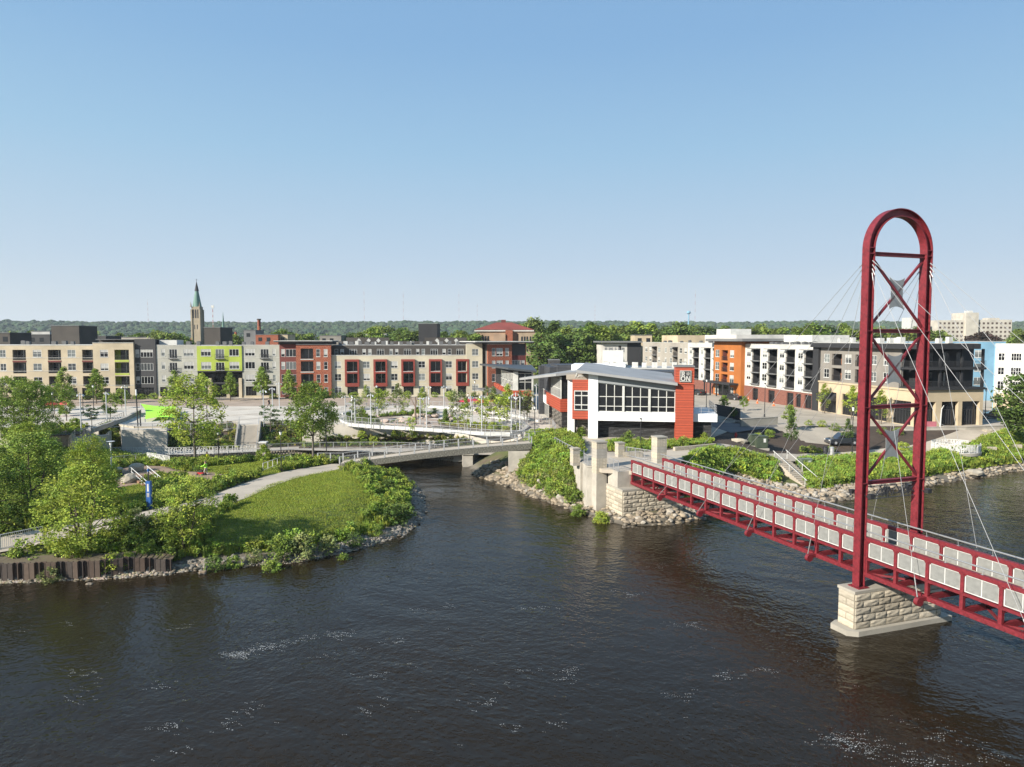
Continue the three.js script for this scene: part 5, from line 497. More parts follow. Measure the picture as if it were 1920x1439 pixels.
{ const z = -345, X = px => (px - 960) / 1330 * 346; for (const [a, b, y, lb] of [[347, 354, 16.5, 'small brick gable house left of the church tower'], [396, 412, 19.5, 'dark flat-roofed parish building right of the church'], [411, 442, 19.5, 'red brick rectory with dormer roof right of the church']]) { const w = X(b) - X(a), t = thing('brick_house', lb, 'house', [X(a), 5, z]), m = lb.startsWith('dark') ? FM.brown : FM.brickRed; boxm('wall', m, t, 0, w, 0, y - 5, -10, 0); if (!lb.startsWith('dark')) { new MB().hexa([[-.3, y - 5, .3], [w + .3, y - 5, .3], [w + .3, y - 5, -10.3], [-.3, y - 5, -10.3], [w * .3, y - 3.2, -4], [w * .7, y - 3.2, -4], [w * .7, y - 3.2, -6], [w * .3, y - 3.2, -6]]).build('roof', M(.16, .06, .045, .9), t); boxm('chimney', FM.brick, t, w * .8, w * .8 + .9, y - 5, y - 2, -5, -4); } for (let k = 0; k < Math.floor(w / 1.8); k++) for (let r = 0; r < 3; r++) if (y - 7.5 - r * 3 > 5) { const q = boxm('window', GL[1], t, .6 + k * 1.8, 1.4 + k * 1.8, y - 8 - r * 2.6, y - 6.6 - r * 2.6, -.05, .04); boxm('sill', FM.trim, q, .5 + k * 1.8, 1.5 + k * 1.8, y - 8.15 - r * 2.6, y - 8.0 - r * 2.6, 0, .1); } } }
{ // school with a red hipped roof
  const z = -262, X = px => (px - 960) / 1330 * 263, t = thing('school_building', 'tan brick building with red hipped roof beyond the brick apartments', 'school', [X(893), 5, z]), w = X(1003) - X(893), tb = M(.42, .29, .20, .9, { map: mott.s }); boxm('wall', tb, t, 0, w, 0, 16.8, -20, 0); boxm('eaves', FM.trim, t, -.6, w * .98, 16.8, 17.4, -20.6, .6); new MB().hexa([[-.8, 17.4, .8], [w * .99, 17.4, .8], [w * .99, 17.4, -20.8], [-.8, 17.4, -20.8], [w * .34, 20.3, -8], [w * .6, 20.3, -8], [w * .6, 20.3, -12], [w * .34, 20.3, -12]]).build('roof', M(.26, .055, .04, .85, { map: mott.s }), t); boxm('chimney', FM.brickRed, t, w * .42, w * .5, 19.6, 21.3, -10.5, -9);
  boxm('front_wing', tb, t, w * .3, w * .5, 0, 15.8, .01, 4); boxm('front_wing', FM.brick, t, w * .5, w * .62, 0, 17.2, .02, 3.5); boxm('side_wing', M(.44, .33, .23, .9, { map: mott.s }), t, w * .72, w * 1.06, 0, 16.2, .01, 6); boxm('brick_pier', FM.brick, t, w * 1.06, w * 1.1, 0, 16.1, -10, 5.9); for (const [a, n, yy, zz] of [[.06, 4, 13.2, 0], [.76, 3, 13, 6], [.76, 3, 9.4, 6], [.9, 3, 13, 6], [.9, 3, 9.4, 6]]) for (let k = 0; k < n; k++) { const q = boxm('window', GL[1], t, w * a + k * .95, w * a + k * .95 + .65, yy, yy + 1.9, zz, zz + .05); boxm('sill', FM.trim, q, w * a + k * .95 - .05, w * a + k * .95 + .7, yy - .15, yy, zz, zz + .1); }
}
{ // white tower block far right
  const z = -520, X = px => (px - 960) / 1330 * 521, t = thing('tower_block', 'pale concrete tower block on the skyline at right', 'tower block', [X(1755), 5, z]), cw = M(.58, .54, .47, .9, { map: mott.s }), w = X(1893) - X(1755), Y = y => 14 + (636 - y) / 1330 * 521; boxm('west_wing', cw, t, 0, w * .36, 0, Y(601), -14, 0); boxm('lift_tower', cw, t, w * .36, w * .53, 0, Y(587), -16, 1.5); boxm('east_wing', cw, t, w * .53, w, 0, Y(600), -14, 0); boxm('roof_house', cw, t, w * .72, w * .88, Y(600), Y(596.5), -10, -4); boxm('lift_cap', FM.trim, t, w * .44, w * .5, Y(587), Y(583), -8, -3);
  const wm = M(.10, .065, .05, .6), wg = new MB().box(0, 1.5, 0, 1.4, 0, .06).geom(); for (let r = 0; r < 7; r++) for (let k = 0; k < 17; k++) { const u = (k + .5) / 17; if (u > .34 && u < .55) continue; const o = mesh('window', wg, wm, t); o.position.set(u * w - .7, Y(606) - r * 3.1 - 1, .01); } const b2 = boxm('annex', FM.trim, t, X(1704) - X(1755), X(1730) - X(1755), 0, Y(596), -12, 0);
}
// low town blocks behind the apartments
for (const [px0, px1, py, z, m, lb] of [[98, 150, 612, -205, 'brown', 'brown windowless stair tower behind the tan apartment roof'], [384, 414, 615, -205, 'brown', 'brown flat-topped roof block in front of the church'], [785, 820, 608, -215, 'charcoal', 'black rooftop box above the cream apartment roof'], [0, 20, 625, -200, 'brown', 'brown block at the left edge of the skyline'], [20, 95, 628, -240, 'dark', 'long dark low roof left of the brown stair tower'], [480, 522, 628, -260, 'brick', 'low brick shop building right of the church'], [522, 540, 628, -262, 'stoneTan', 'small tan brick block beside the low brick shop'], [680, 725, 627, -300, 'trim', 'long white flat roof behind the cream apartments'], [458, 480, 620, -265, 'roofGrey', 'grey hipped roof shed near the chimney'], [1030, 1050, 676, -235, 'dark', 'dark service shed beside the car park'], [1075, 1100, 664, -262, 'stoneTan', 'small tan hut with red roof on the far lawn'], [1390, 1490, 629, -245, 'trim', 'long white flat roofed hall behind the orange block'], [140, 200, 631, -230, 'dark', 'dark low roof right of the brown stair tower'], [200, 300, 633, -260, 'greige', 'pale low warehouse roof behind the dark bay'], [600, 640, 630, -280, 'grey', 'grey low house roof behind the brick bay'], [1190, 1222, 629, -250, 'stoneTan', 'tan stair head above the greige apartments'], [60, 95, 622, -250, 'roof', 'white vaulted roof at the far left']]) {
  const k = (-z) / 1330, x0 = (px0 - 960) * k, x1 = (px1 - 960) * k, h = Math.max(2.5, 19 - (py - 636) * k - 5), t = thing('town_building', lb, 'building', [x0, 5, z]); boxm('wall', FM[m], t, 0, x1 - x0, 0, h, -9, 0); boxm('parapet', m === 'trim' ? FM.roof : FM.roofGrey, t, -.15, x1 - x0 + .15, h, h + .18, -9.15, .15); const n = Math.floor((x1 - x0) / 3); if (!/windowless|roof block|box/.test(lb)) for (let i = 0; i < n; i++) boxm('window', GL[1], t, 1 + i * 3, 2.4 + i * 3, h - 2.4, h - 1, -.02, .04); if (/red roof/.test(lb)) new MB().hexa([[-.5, h + .18, .5], [x1 - x0 + .5, h + .18, .5], [x1 - x0 + .5, h + .18, -9.5], [-.5, h + .18, -9.5], [(x1 - x0) * .4, h + 1.5, -4], [(x1 - x0) * .6, h + 1.5, -4], [(x1 - x0) * .6, h + 1.5, -5], [(x1 - x0) * .4, h + 1.5, -5]]).build('roof', M(.25, .05, .04, .85), t);
}
{ const q = (487 - 960) / 1330 * 300, t = thing('chimney_stack', 'tall brick factory chimney right of the church', 'chimney', [q, 5, -300]); new MB().tube([0, 0, 0], [0, 22, 0], .85, 10, .65).build('shaft', FM.brick, t); new MB().tube([0, 22, 0], [0, 22.5, 0], .85, 10).build('rim', FM.brown, t); }
// radio masts and water tower on the ridge
for (const [px, y0, y1, lb] of [[684, 600, 540, 'thin red and white radio mast, leftmost on the ridge'], [757, 600, 545, 'faint radio mast above the black rooftop box'], [861, 597, 545, 'radio mast above the left side of the school roof'], [895, 598, 568, 'short radio mast right beside the school roof'], [280, 600, 562, 'faint radio mast left of the church spire'], [1115, 595, 570, 'stub radio mast above the centre trees'], [1302, 600, 545, 'tall thin radio mast behind the orange block'], [401, 606, 576, 'communications mast just right of the church spire']]) {
  const near = px === 401, z = near ? -420 : -1950, k = -z / 1330, t = thing('radio_mast', lb, 'mast', [(px - 960) * k, 19 - (y0 - 636) * k - 20 * (near ? .3 : 1), z]), H = (y0 - y1) * k + 20 * (near ? .3 : 1), s = near ? .16 : .32, N = 10; const m = [M(.42, .10, .08, .7), FM.trim]; for (let i = 0; i < N; i++) { const b = new MB(), a = H * i / N, c = H * (i + 1) / N; for (const [ex, ez] of [[-s, -s], [s, -s], [s, s], [-s, s]]) b.bar([ex, a, ez], [ex, c, ez], s * .35, s * .35); b.bar([-s, a, s], [s, c, s], s * .25, s * .25); b.bar([s, a, s], [-s, c, s], s * .25, s * .25); b.build('lattice_section', m[i % 2], t); } if (near) boxm('antenna', FM.trim, t, -.8, .8, H - .5, H + .8, -.3, .3);
}
{ const z = -1700, k = 1700 / 1330, t = thing('water_tower', 'small pale blue water tower on the ridge', 'water tower', [(1290 - 960) * k, 19 + 40 * k - 25, z]); new MB().tube([0, 0, 0], [0, 34, 0], 1.6, 10).build('stem', FM.blue, t); const g = new THREE.SphereGeometry(5, 14, 9); g.scale(1, .8, 1); g.translate(0, 37, 0); mesh('tank', g, FM.blue, t); }
// street, lawns and car park in the gap
S_(new MB().prism([[5.48,-291.21],[46.76,-345.29],[90.18,-666.74],[12.52,-666.74]], 4.9, 5.02).build('far_lawn', M(.16, .21, .045, .95, { map: mott.s })), 'lawn strips beyond the event hall');
S_(new MB().prism([[7.79,-414.53],[63.12,-466.46],[70.14,-518.38],[8.77,-466.46]], 4.9, 5.04).build('far_street', MAT.walk), 'pale street crossing the far lawn');
// ---------- trees and plants ----------
const leafM = (r, g, b) => new THREE.MeshPhysicalMaterial({ color: lin(r, g, b), vertexColors: true, roughness: .85, transmission: .28, thickness: 0, side: THREE.DoubleSide, specularIntensity: .35 });
const LM = { fresh: leafM(.30, .375, .058), mid: leafM(.20, .28, .05), deep: leafM(.105, .165, .038), oak: leafM(.15, .205, .045), grey: leafM(.22, .26, .10), purple: leafM(.06, .04, .035), grass: leafM(.26, .33, .06), straw: leafM(.34, .34, .11), pine: leafM(.085, .14, .06) };
const bark = M(.13, .10, .075, .95, { bumpMap: grain.f, bumpScale: .03 }), barkPale = M(.42, .40, .36, .9), barkGrey = M(.20, .175, .15, .95);
function leaves(list, size, o = {}) { // list of clumps [x,y,z,r]; many small folded leaves through each clump
  const n = o.per ?? 40, P = [], Nn = [], C = [], q = new THREE.Quaternion(), e = new THREE.Euler(), v = new THREE.Vector3(), nn = new THREE.Vector3(), out = new THREE.Vector3();
  for (const [cx, cy, cz, r] of list) { const tone = rr(.72, 1.28), warm = rr(.88, 1.15); for (let k = 0; k < n; k++) {
    const a = rr(0, 6.2832), u = rr(-1, 1), w = Math.pow(rnd(), .42) * r, s = Math.sqrt(1 - u * u), x = cx + Math.cos(a) * s * w, y = cy + u * w * (o.flat ?? .8), z = cz + Math.sin(a) * s * w, sz = size * rr(.6, 1.35), L = sz * (o.long ?? 1.25);
    e.set(rr(-1.1, 1.1) + (o.droop ?? 0), rr(0, 6.2832), rr(-.9, .9)); q.setFromEuler(e); const tv = tone * rr(.75, 1.25), c = [tv * warm, tv, tv * rr(.7, 1.1)]; nn.set(0, 1, 0).applyQuaternion(q); 
    const pt = [[-.5, 0, 0], [0, -.08, -.62], [.5, 0, 0], [0, -.08, .62]].map(p => { v.set(p[0] * sz, p[1] * sz, p[2] * L).applyQuaternion(q); return [x + v.x, y + v.y, z + v.z]; });
    for (const i of [0, 2, 1, 0, 3, 2]) { P.push(...pt[i]); Nn.push(nn.x, nn.y, nn.z); C.push(...c); } } }
  const g = new THREE.BufferGeometry(); g.setAttribute('position', new THREE.Float32BufferAttribute(P, 3)); g.setAttribute('normal', new THREE.Float32BufferAttribute(Nn, 3)); g.setAttribute('color', new THREE.Float32BufferAttribute(C, 3)); return g;
}
// tree shape: height H, crown from y0 to H, half-width profile w(t), clumps on limbs
function treeGeo({ H, y0, R, prof, clumps, cr, per, leaf, trunk = .16, stems = 1, gaps = .25, flat, limbs = 12, lean = 0 }) {
  const list = [], wood = new MB(), tops = []; const sway = rr(0, 6.3);
  let guard = 0; while (list.length < clumps && guard++ < clumps * 20) { const t = rnd(), y = y0 + (H - y0) * t, w = R * prof(t), a = rr(0, 6.2832), d = w * Math.sqrt(rr(.08, 1)), x = Math.cos(a) * d + lean * t, z = Math.sin(a) * d; if (N3(x * 1.5 / R * 1.6 + sway, y * 2.2 / H * 2, z * 1.5 / R * 1.6) < -gaps) continue; list.push([x, y, z, cr * rr(.65, 1.3)]); }
  for (let s = 0; s < stems; s++) { const a = s * 6.2832 / stems + sway, off = stems > 1 ? R * .35 : 0, tx = Math.cos(a) * off + lean * .6, tz = Math.sin(a) * off, bx = stems > 1 ? Math.cos(a) * .15 : 0, bz = stems > 1 ? Math.sin(a) * .15 : 0, ty = y0 + (H - y0) * .72; const seg = 5; let p = [bx, -.25, bz]; for (let i = 1; i <= seg; i++) { const t = i / seg, q = [bx + (tx - bx) * t + N3(t * 3, s, sway) * .12 * H * .1, ty * t, bz + (tz - bz) * t + N3(s, t * 3, sway) * .12 * H * .1]; wood.tube(p, q, trunk * (1 - (t - 1 / seg) * .8), 8, trunk * (1 - t * .8)); p = q; tops.push([...q, t]); } }
  const far = [...list].sort((a, b) => Math.hypot(b[0], b[2]) - Math.hypot(a[0], a[2])); for (let i = 0; i < Math.min(limbs, far.length); i++) { const c = far[Math.floor(i * far.length / limbs * .8)], cand = tops.filter(k => k[1] < c[1] - .1 * H * .3 && k[1] > y0 * .55); const b = (cand.length ? cand : tops).reduce((m, k) => Math.hypot(k[0] - c[0], k[1] - c[1], k[2] - c[2]) < Math.hypot(m[0] - c[0], m[1] - c[1], m[2] - c[2]) ? k : m); const m = [(b[0] + c[0]) / 2, (b[1] + c[1]) / 2 + .1, (b[2] + c[2]) / 2], r = trunk * .38; wood.tube(b, m, r, 5, r * .7); wood.tube(m, [c[0], c[1], c[2]], r * .7, 5, r * .25); }
  return { crown: leaves(list, leaf, { per, flat }), wood: wood.geom() };
}
const P_ = { round: t => Math.sqrt(Math.max(.04, 1 - Math.pow(2 * t - .95, 2))), ovate: t => Math.max(.12, Math.sin(Math.PI * Math.pow(.06 + t * .92, .62))), broad: t => Math.max(.2, Math.pow(Math.sin(Math.PI * (.12 + .8 * t)), .6)), cone: t => Math.max(.08, (1 - t) * 1.05), bush: t => Math.max(.2, Math.sqrt(1 - t * t * .9)), vase: t => .35 + .65 * Math.sin(Math.PI * Math.min(1, t * .75)) };
const TG = {
  near1: treeGeo({ H: 8, y0: .9, R: 3.9, prof: P_.round, clumps: 330, cr: .62, per: 44, leaf: .125, trunk: .13, stems: 4, gaps: .12, limbs: 26 }), near2: treeGeo({ H: 6.6, y0: 1.5, R: 2.85, prof: P_.broad, clumps: 230, cr: .52, per: 44, leaf: .115, trunk: .12, stems: 2, gaps: .1, limbs: 20 }),
  near3: treeGeo({ H: 8.4, y0: .7, R: 4.4, prof: P_.bush, clumps: 330, cr: .7, per: 44, leaf: .14, trunk: .15, stems: 3, gaps: .14, limbs: 24 }),
  shade: treeGeo({ H: 12.2, y0: 3.0, R: 4.6, prof: t => t < .45 ? .55 + t * .9 : .95 * Math.sqrt(Math.max(.05, 1 - Math.pow((t - .45) / .58, 2))), clumps: 210, cr: .7, per: 36, leaf: .17, trunk: .2, gaps: .04, limbs: 34 }), maple: treeGeo({ H: 10.4, y0: 3.4, R: 3.6, prof: P_.round, clumps: 250, cr: .7, per: 42, leaf: .17, trunk: .17, gaps: .12, limbs: 20 }),
  street: treeGeo({ H: 6.8, y0: 1.5, R: 1.75, prof: P_.ovate, clumps: 90, cr: .5, per: 36, leaf: .2, trunk: .09, gaps: .2, limbs: 8 }), street2: treeGeo({ H: 5.6, y0: 1.4, R: 1.6, prof: P_.broad, clumps: 60, cr: .5, per: 30, leaf: .2, trunk: .08, gaps: .08, limbs: 10 }),
  birch: treeGeo({ H: 4.8, y0: 1.1, R: 1.15, prof: P_.ovate, clumps: 46, cr: .38, per: 26, leaf: .14, trunk: .045, stems: 3, gaps: .02, limbs: 12 }), birch2: treeGeo({ H: 4.2, y0: .9, R: 1.3, prof: P_.vase, clumps: 42, cr: .42, per: 26, leaf: .14, trunk: .05, stems: 2, gaps: .04, limbs: 12 }),
  young: treeGeo({ H: 3.1, y0: 1.0, R: .95, prof: P_.ovate, clumps: 40, cr: .33, per: 34, leaf: .13, trunk: .05, gaps: .2, limbs: 6 }), conical: treeGeo({ H: 3.4, y0: .15, R: 1.15, prof: P_.cone, clumps: 70, cr: .36, per: 34, leaf: .13, trunk: .06, gaps: .3, limbs: 4 }), pine: treeGeo({ H: 3.4, y0: 1.2, R: 1.5, prof: P_.vase, clumps: 34, cr: .42, per: 34, leaf: .13, trunk: .07, flat: .35, gaps: .0, limbs: 12 }),
  far1: treeGeo({ H: 15, y0: 2, R: 6.3, prof: P_.round, clumps: 170, cr: 1.5, per: 40, leaf: .5, trunk: .4, gaps: .22, limbs: 8 }), far2: treeGeo({ H: 17, y0: 2.4, R: 5.4, prof: P_.ovate, clumps: 170, cr: 1.4, per: 40, leaf: .5, trunk: .4, gaps: .2, limbs: 8 }), far3: treeGeo({ H: 13.5, y0: 1.4, R: 6.8, prof: P_.broad, clumps: 180, cr: 1.5, per: 40, leaf: .52, trunk: .4, gaps: .18, limbs: 8 }),
  bush: treeGeo({ H: 1.5, y0: .05, R: 1.0, prof: P_.bush, clumps: 44, cr: .34, per: 30, leaf: .12, trunk: .03, stems: 4, gaps: .3, limbs: 4 }), bush2: treeGeo({ H: 1.1, y0: .02, R: .95, prof: P_.round, clumps: 40, cr: .3, per: 30, leaf: .1, trunk: .03, stems: 3, gaps: .3, limbs: 3 }), tallbush: treeGeo({ H: 2.6, y0: .1, R: 1.5, prof: P_.bush, clumps: 80, cr: .45, per: 34, leaf: .14, trunk: .05, stems: 5, gaps: .16, limbs: 8 }),
};
const GRP = {};
function plant(kind, name, label, category, x, y, z, s = 1, m = LM.mid, group, wm = bark, turn = rr(0, 6.28)) { const t = thing(name, label, category, [x, y, z], turn, group); if (typeof s === 'number') t.scale.setScalar(s); else t.scale.set(...s); mesh(category === 'shrub' ? 'stems' : 'trunk', TG[kind].wood, wm, t); mesh(category === 'shrub' ? 'foliage' : 'crown', TG[kind].crown, m, t); return t; }
const at = (p, y) => [p[0], y ?? gh(p[0], p[1]), p[1]];
const T = (kind, name, label, p, s, m, group, y, wm) => plant(kind, name, label, 'tree', ...at(p, y), s, m, group, wm);
const SH = (kind, label, p, s, m, group, y) => plant(kind, 'shrub', label, 'shrub', ...at(p, y), s, m, group);
// peninsula
T('near1', 'river_birch', 'large bushy multi-stemmed tree above the sheet pile wall', [-35.11,-57.25], [.92, .95, .92], LM.fresh); T('near2', 'river_birch', 'rounded two-stemmed tree at the edge of the mown lawn', [-27.81,-59.68], [.92, .96, .92], LM.fresh);
T('near3', 'broadleaf_tree', 'wide dense tree at the left edge behind the barred railing', [-45.26,-66.12], [.9, .92, .9], LM.mid); T('near3', 'broadleaf_tree', 'dark tree clump cut by the left edge of the picture', [-47.08,-62.31], [.9, .9, .9], LM.mid); T('near1', 'broadleaf_tree', 'bright green tree between the stone stairs and the left court', [-56.61,-81.85], [.85, .85, .85], LM.fresh); T('near2', 'broadleaf_tree', 'slender pale green tree beside the boulders of the court', [-43.37,-72.3], [.75, 1, .75], LM.fresh);
T('shade', 'shade_tree', 'tall open-crowned tree in front of the left plaza wall', [-42.8,-94.81], 1.0, LM.fresh, null, null, barkGrey); T('maple', 'maple_tree', 'dense round-headed tree beside the channel bridge', [-27.23,-96.48], 1.03, LM.mid, null, null, barkGrey);
T('shade', 'plaza_tree', 'tall dark green tree at the left edge of the plaza', [-69.34,-98.21], [1, .78, 1], LM.mid, null, 4); T('near3', 'plaza_tree', 'full green tree left of the stone stairs', [-66.3,-97.51], [.78, .95, .78], LM.mid, null, 5); T('near1', 'plaza_tree', 'low spreading tree beside the left stairs', [-74.37,-98.21], [1, 1, 1], LM.mid, null, 4.6);
T('young', 'young_tree', 'small feathery sapling on the grass left of the white handrail', [-32.41,-91.64], [1, .95, 1], LM.fresh);
// street trees
[[118, 757, 1.15, 'in front of the first red balconies'], [178, 758, 1.1, 'between the tan block balconies'], [325, 752, 1.0, 'left of the lime green wall'], [430, 752, .95, 'before the lime green porch columns'], [490, 750, 1.1, 'left of the brick bay'], [541, 750, 1.0, 'against the red end of the brick bay'], [374, 752, .9, 'under the lime green wall']].forEach(([px, py, s, w]) => { const k = 14 * 1330 / (py - 636), p = [(px - 960) / 1330 * k, -k]; T('street', 'street_tree', 'upright street tree ' + w, p, [s, s, s], px % 4 ? LM.mid : LM.fresh, 'street trees along the apartments', 5); });
[[98, 778, 1.0, 'nearest the lamp posts on the far left'], [120, 790, 1.05, 'beside the concrete ramp on the left'], [203, 786, .8, 'right of the concrete ramp'], [225, 766, .7, 'next to the tan building corner'], [10, 775, 1.2, 'at the left picture edge in front of the tan block']].forEach(([px, py, s, w]) => { const k = 14 * 1330 / (py - 636), p = [(px - 960) / 1330 * k, -k]; T('street2', 'plaza_tree', 'small spreading plaza tree ' + w, p, s, LM.mid, 'small plaza trees', 5); });
T('pine', 'ornamental_pine', 'flat-topped ornamental pine left of the dense round tree', [-37.38,-109.08], 1.1, LM.pine, null, 5); T('pine', 'ornamental_pine', 'dark ornamental pine beside the left ramp planter', [-67.4,-113.11], 1.0, LM.pine, null, 5); T('pine', 'ornamental_pine', 'leaning ornamental pine in the bed below the plaza wall', [-18.86,-117.49], 1.0, LM.deep, null, 2.2);
T('conical', 'conical_tree', 'tall dark conical tree in the bed below the loop railing', [-10.95,-116.7], [1.0, 1.45, 1.0], LM.deep, null, 2.5);
[[668, 792, 1.0, 'left of the ring sculpture'], [705, 790, 1.15, 'right of the ring sculpture'], [716, 778, 1.1, 'behind the ring sculpture'], [745, 780, 1.2, 'left of the carved trunk'], [757, 776, .95, 'close left of the carved trunk'], [792, 784, 1.1, 'right of the carved trunk'], [858, 800, 1.35, 'standing alone inside the loop railing'], [872, 806, 1.0, 'near the front of the loop railing'], [905, 800, 1.1, 'in the flower bed of the loop, leftmost'], [925, 796, 1.25, 'in the flower bed of the loop, middle'], [940, 802, 1.2, 'in the flower bed of the loop, right'], [952, 792, 1.3, 'by the cafe canopy'], [986, 790, 1.25, 'in front of the cafe window'], [685, 762, .9, 'far behind the ring sculpture'], [845, 765, .8, 'near the apartment hedge'], [912, 764, .9, 'beside the red umbrellas'], [770, 815, .6, 'below the loop railing']].forEach(([px, py, s, w], i) => { const k = 14 * 1330 / (py - 636), p = [(px - 960) / 1330 * k, -k]; T(i % 2 ? 'birch' : 'birch2', 'young_birch', 'thin young tree ' + w, p, s, i % 3 ? LM.fresh : LM.grey, 'young trees of the loop garden', 5, barkPale); });
// right bank and car park
[[1484, 806, 1.25, 'young', 'round-headed young tree at the near corner of the car park', LM.mid], [1360, 771, 1.0, 'young', 'round young tree beside the parked black car', LM.mid], [1397, 771, .95, 'young', 'small young tree in the middle of the car park', LM.mid], [1378, 789, .75, 'young', 'small tree against the dark fence of the event hall', LM.deep], [1392, 742, .95, 'young', 'street tree before the orange block corner', LM.fresh], [1431, 748, .95, 'young', 'street tree before the brick ground floor, left', LM.fresh], [1466, 754, .95, 'young', 'street tree before the brick ground floor, right', LM.fresh], [1548, 776, 1.15, 'birch', 'thin street tree at the first cream shop window', LM.fresh], [1601, 788, 1.2, 'birch', 'thin street tree left of the bridge tower', LM.fresh], [1655, 796, 1.15, 'birch', 'thin street tree seen between the tower legs', LM.fresh], [1488, 826, 1.0, 'conical', 'dense conical evergreen beside the path', LM.deep], [1595, 822, .8, 'conical', 'narrow evergreen beside the parked dark car', LM.deep]].forEach(([px, py, s, k, lb, m]) => { const d = 14 * 1330 / (py - 636); T(k, 'young_tree', lb, [(px - 960) / 1330 * d, -d], s, m, 'trees of the right car park', 5); });
T('far3', 'broadleaf_tree', 'big dark round tree at the right edge below the white building', [76.91,-105.33], [.62, .62, .62], LM.deep, null, 5); 
// big trees beyond the buildings
[[1000, 590, 300, 1], [1040, 596, 280, 2], [1028, 618, 250, 3], [1062, 606, 265, 1], [1085, 612, 255, 1], [1105, 598, 275, 2], [1118, 604, 262, 3], [1138, 612, 270, 1], [1168, 600, 300, 3], [1192, 594, 320, 1], [1222, 597, 330, 2], [1250, 603, 300, 1], [1272, 594, 290, 1], [1298, 600, 310, 3], [1330, 604, 320, 1], [1360, 602, 315, 2], [1395, 606, 300, 3], [1425, 600, 330, 1], [1452, 606, 310, 3], [1490, 603, 290, 2], [1522, 595, 270, 1], [1548, 600, 285, 1], [1580, 596, 300, 2], [1612, 606, 280, 3], [1645, 604, 290, 1], [1690, 607, 290, 3], [1722, 603, 300, 1], [1760, 612, 300, 1], [1842, 616, 330, 4], [1905, 608, 300, 2], [1935, 604, 290, 1], [700, 606, 300, 1], [720, 602, 310, 3], [675, 614, 280, 2], [660, 617, 290, 1], [755, 607, 300, 1], [775, 612, 290, 3], [832, 613, 290, 2], [862, 612, 280, 1], [878, 617, 260, 3], [530, 609, 290, 1], [546, 614, 280, 2], [338, 619, 280, 1], [426, 619, 300, 3], [175, 614, 290, 1], [225, 616, 290, 2], [262, 617, 280, 3], [295, 612, 300, 1], [60, 611, 300, 2], [25, 614, 290, 1], [90, 616, 310, 3], [150, 620, 260, 1], [318, 614, 260, 3], [570, 618, 320, 3], [610, 620, 330, 1], [480, 618, 340, 3], [990, 604, 330, 3], [967, 606, 340, 1]].forEach(([px, py, d, k], i) => {
  const h = (19 - (py - 636) / 1330 * d - 5) * (px > 980 && px < 1130 ? .9 : .86), G0 = [0, 15, 17, 13.5, 12][k], s = h / G0 * 1.0, x = (px - 960) / 1330 * d, sec = px < 340 ? 'behind the tan apartments' : px < 560 ? 'around the church' : px < 890 ? 'behind the cream apartments' : px < 1150 ? 'beyond the event hall' : px < 1620 ? 'behind the right apartment row' : 'behind the corner building';
  T(k === 4 ? 'far1' : 'far' + k, 'background_tree', k === 4 ? 'dark purple-leaved tree in front of the pale tower block' : 'tall leafy green tree ' + sec, [x, -d], [s * rr(.95, 1.2), s * (k === 4 ? .8 : 1), s], k === 4 ? LM.purple : pick([LM.deep, LM.oak, LM.oak, LM.mid]), k === 4 ? null : 'big trees ' + sec, 5); });
// ---------- low bank growth: nobody could count it ----------
function scatter(name, label, geo, m, n, where, sizes, yo = 0) { const im = new THREE.InstancedMesh(geo, m, n), o = new THREE.Object3D(), c = new THREE.Color(); let k = 0, g = 0; while (k < n && g++ < n * 60) { const p = where(); if (!p) continue; const s = rr(...sizes) * (p[3] ?? 1); o.position.set(p[0], (p[2] ?? gh(p[0], p[1])) + yo, p[1]); o.rotation.set(rr(-.15, .15), rr(0, 6.3), rr(-.15, .15)); o.scale.set(s * rr(.8, 1.25), s * rr(.75, 1.3), s); o.updateMatrix(); im.setMatrixAt(k, o.matrix); const q = rr(.72, 1.25); c.setRGB(q * rr(.85, 1.2), q, q * rr(.7, 1.1)); im.setColorAt(k, c); k++; } im.count = k; im.name = numbered(name); scene.add(tag(im, label, 'ground cover', null, 'stuff')); im.castShadow = im.receiveShadow = true; return im; }
const tuft = (() => { const P = [], N = [], C = []; for (let i = 0; i < 26; i++) { const a = rr(0, 6.3), r = rr(0, .22), x = Math.cos(a) * r, z = Math.sin(a) * r, h = rr(.45, 1), b = rr(.1, .45), w = .035, a2 = rr(0, 6.3), dx = Math.cos(a2) * b, dz = Math.sin(a2) * b, px = -Math.sin(a2) * w, pz = Math.cos(a2) * w, t = rr(.8, 1.2); const A = [x - px, 0, z - pz], B = [x + px, 0, z + pz], D = [x + dx * .5 + px * .8, h * .6, z + dz * .5 + pz * .8], E = [x + dx * .5 - px * .8, h * .6, z + dz * .5 - pz * .8], F = [x + dx, h, z + dz]; for (const q of [A, B, D, A, D, E, E, D, F]) { P.push(...q); N.push(0, 1, 0); C.push(t, t, t * .9); } } const g = new THREE.BufferGeometry(); g.setAttribute('position', new THREE.Float32BufferAttribute(P, 3)); g.setAttribute('normal', new THREE.Float32BufferAttribute(N, 3)); g.setAttribute('color', new THREE.Float32BufferAttribute(C, 3)); g.computeVertexNormals(); return g; })();
const weed = [0, 1].map(i => leaves(Array.from({ length: 7 }, () => [rr(-.4, .4), rr(.1, .75), rr(-.4, .4), rr(.18, .34)]), .13, { per: 20 })), herb = leaves(Array.from({ length: 5 }, () => [rr(-.35, .35), rr(.05, .3), rr(-.35, .35), .2]), .09, { per: 22 });
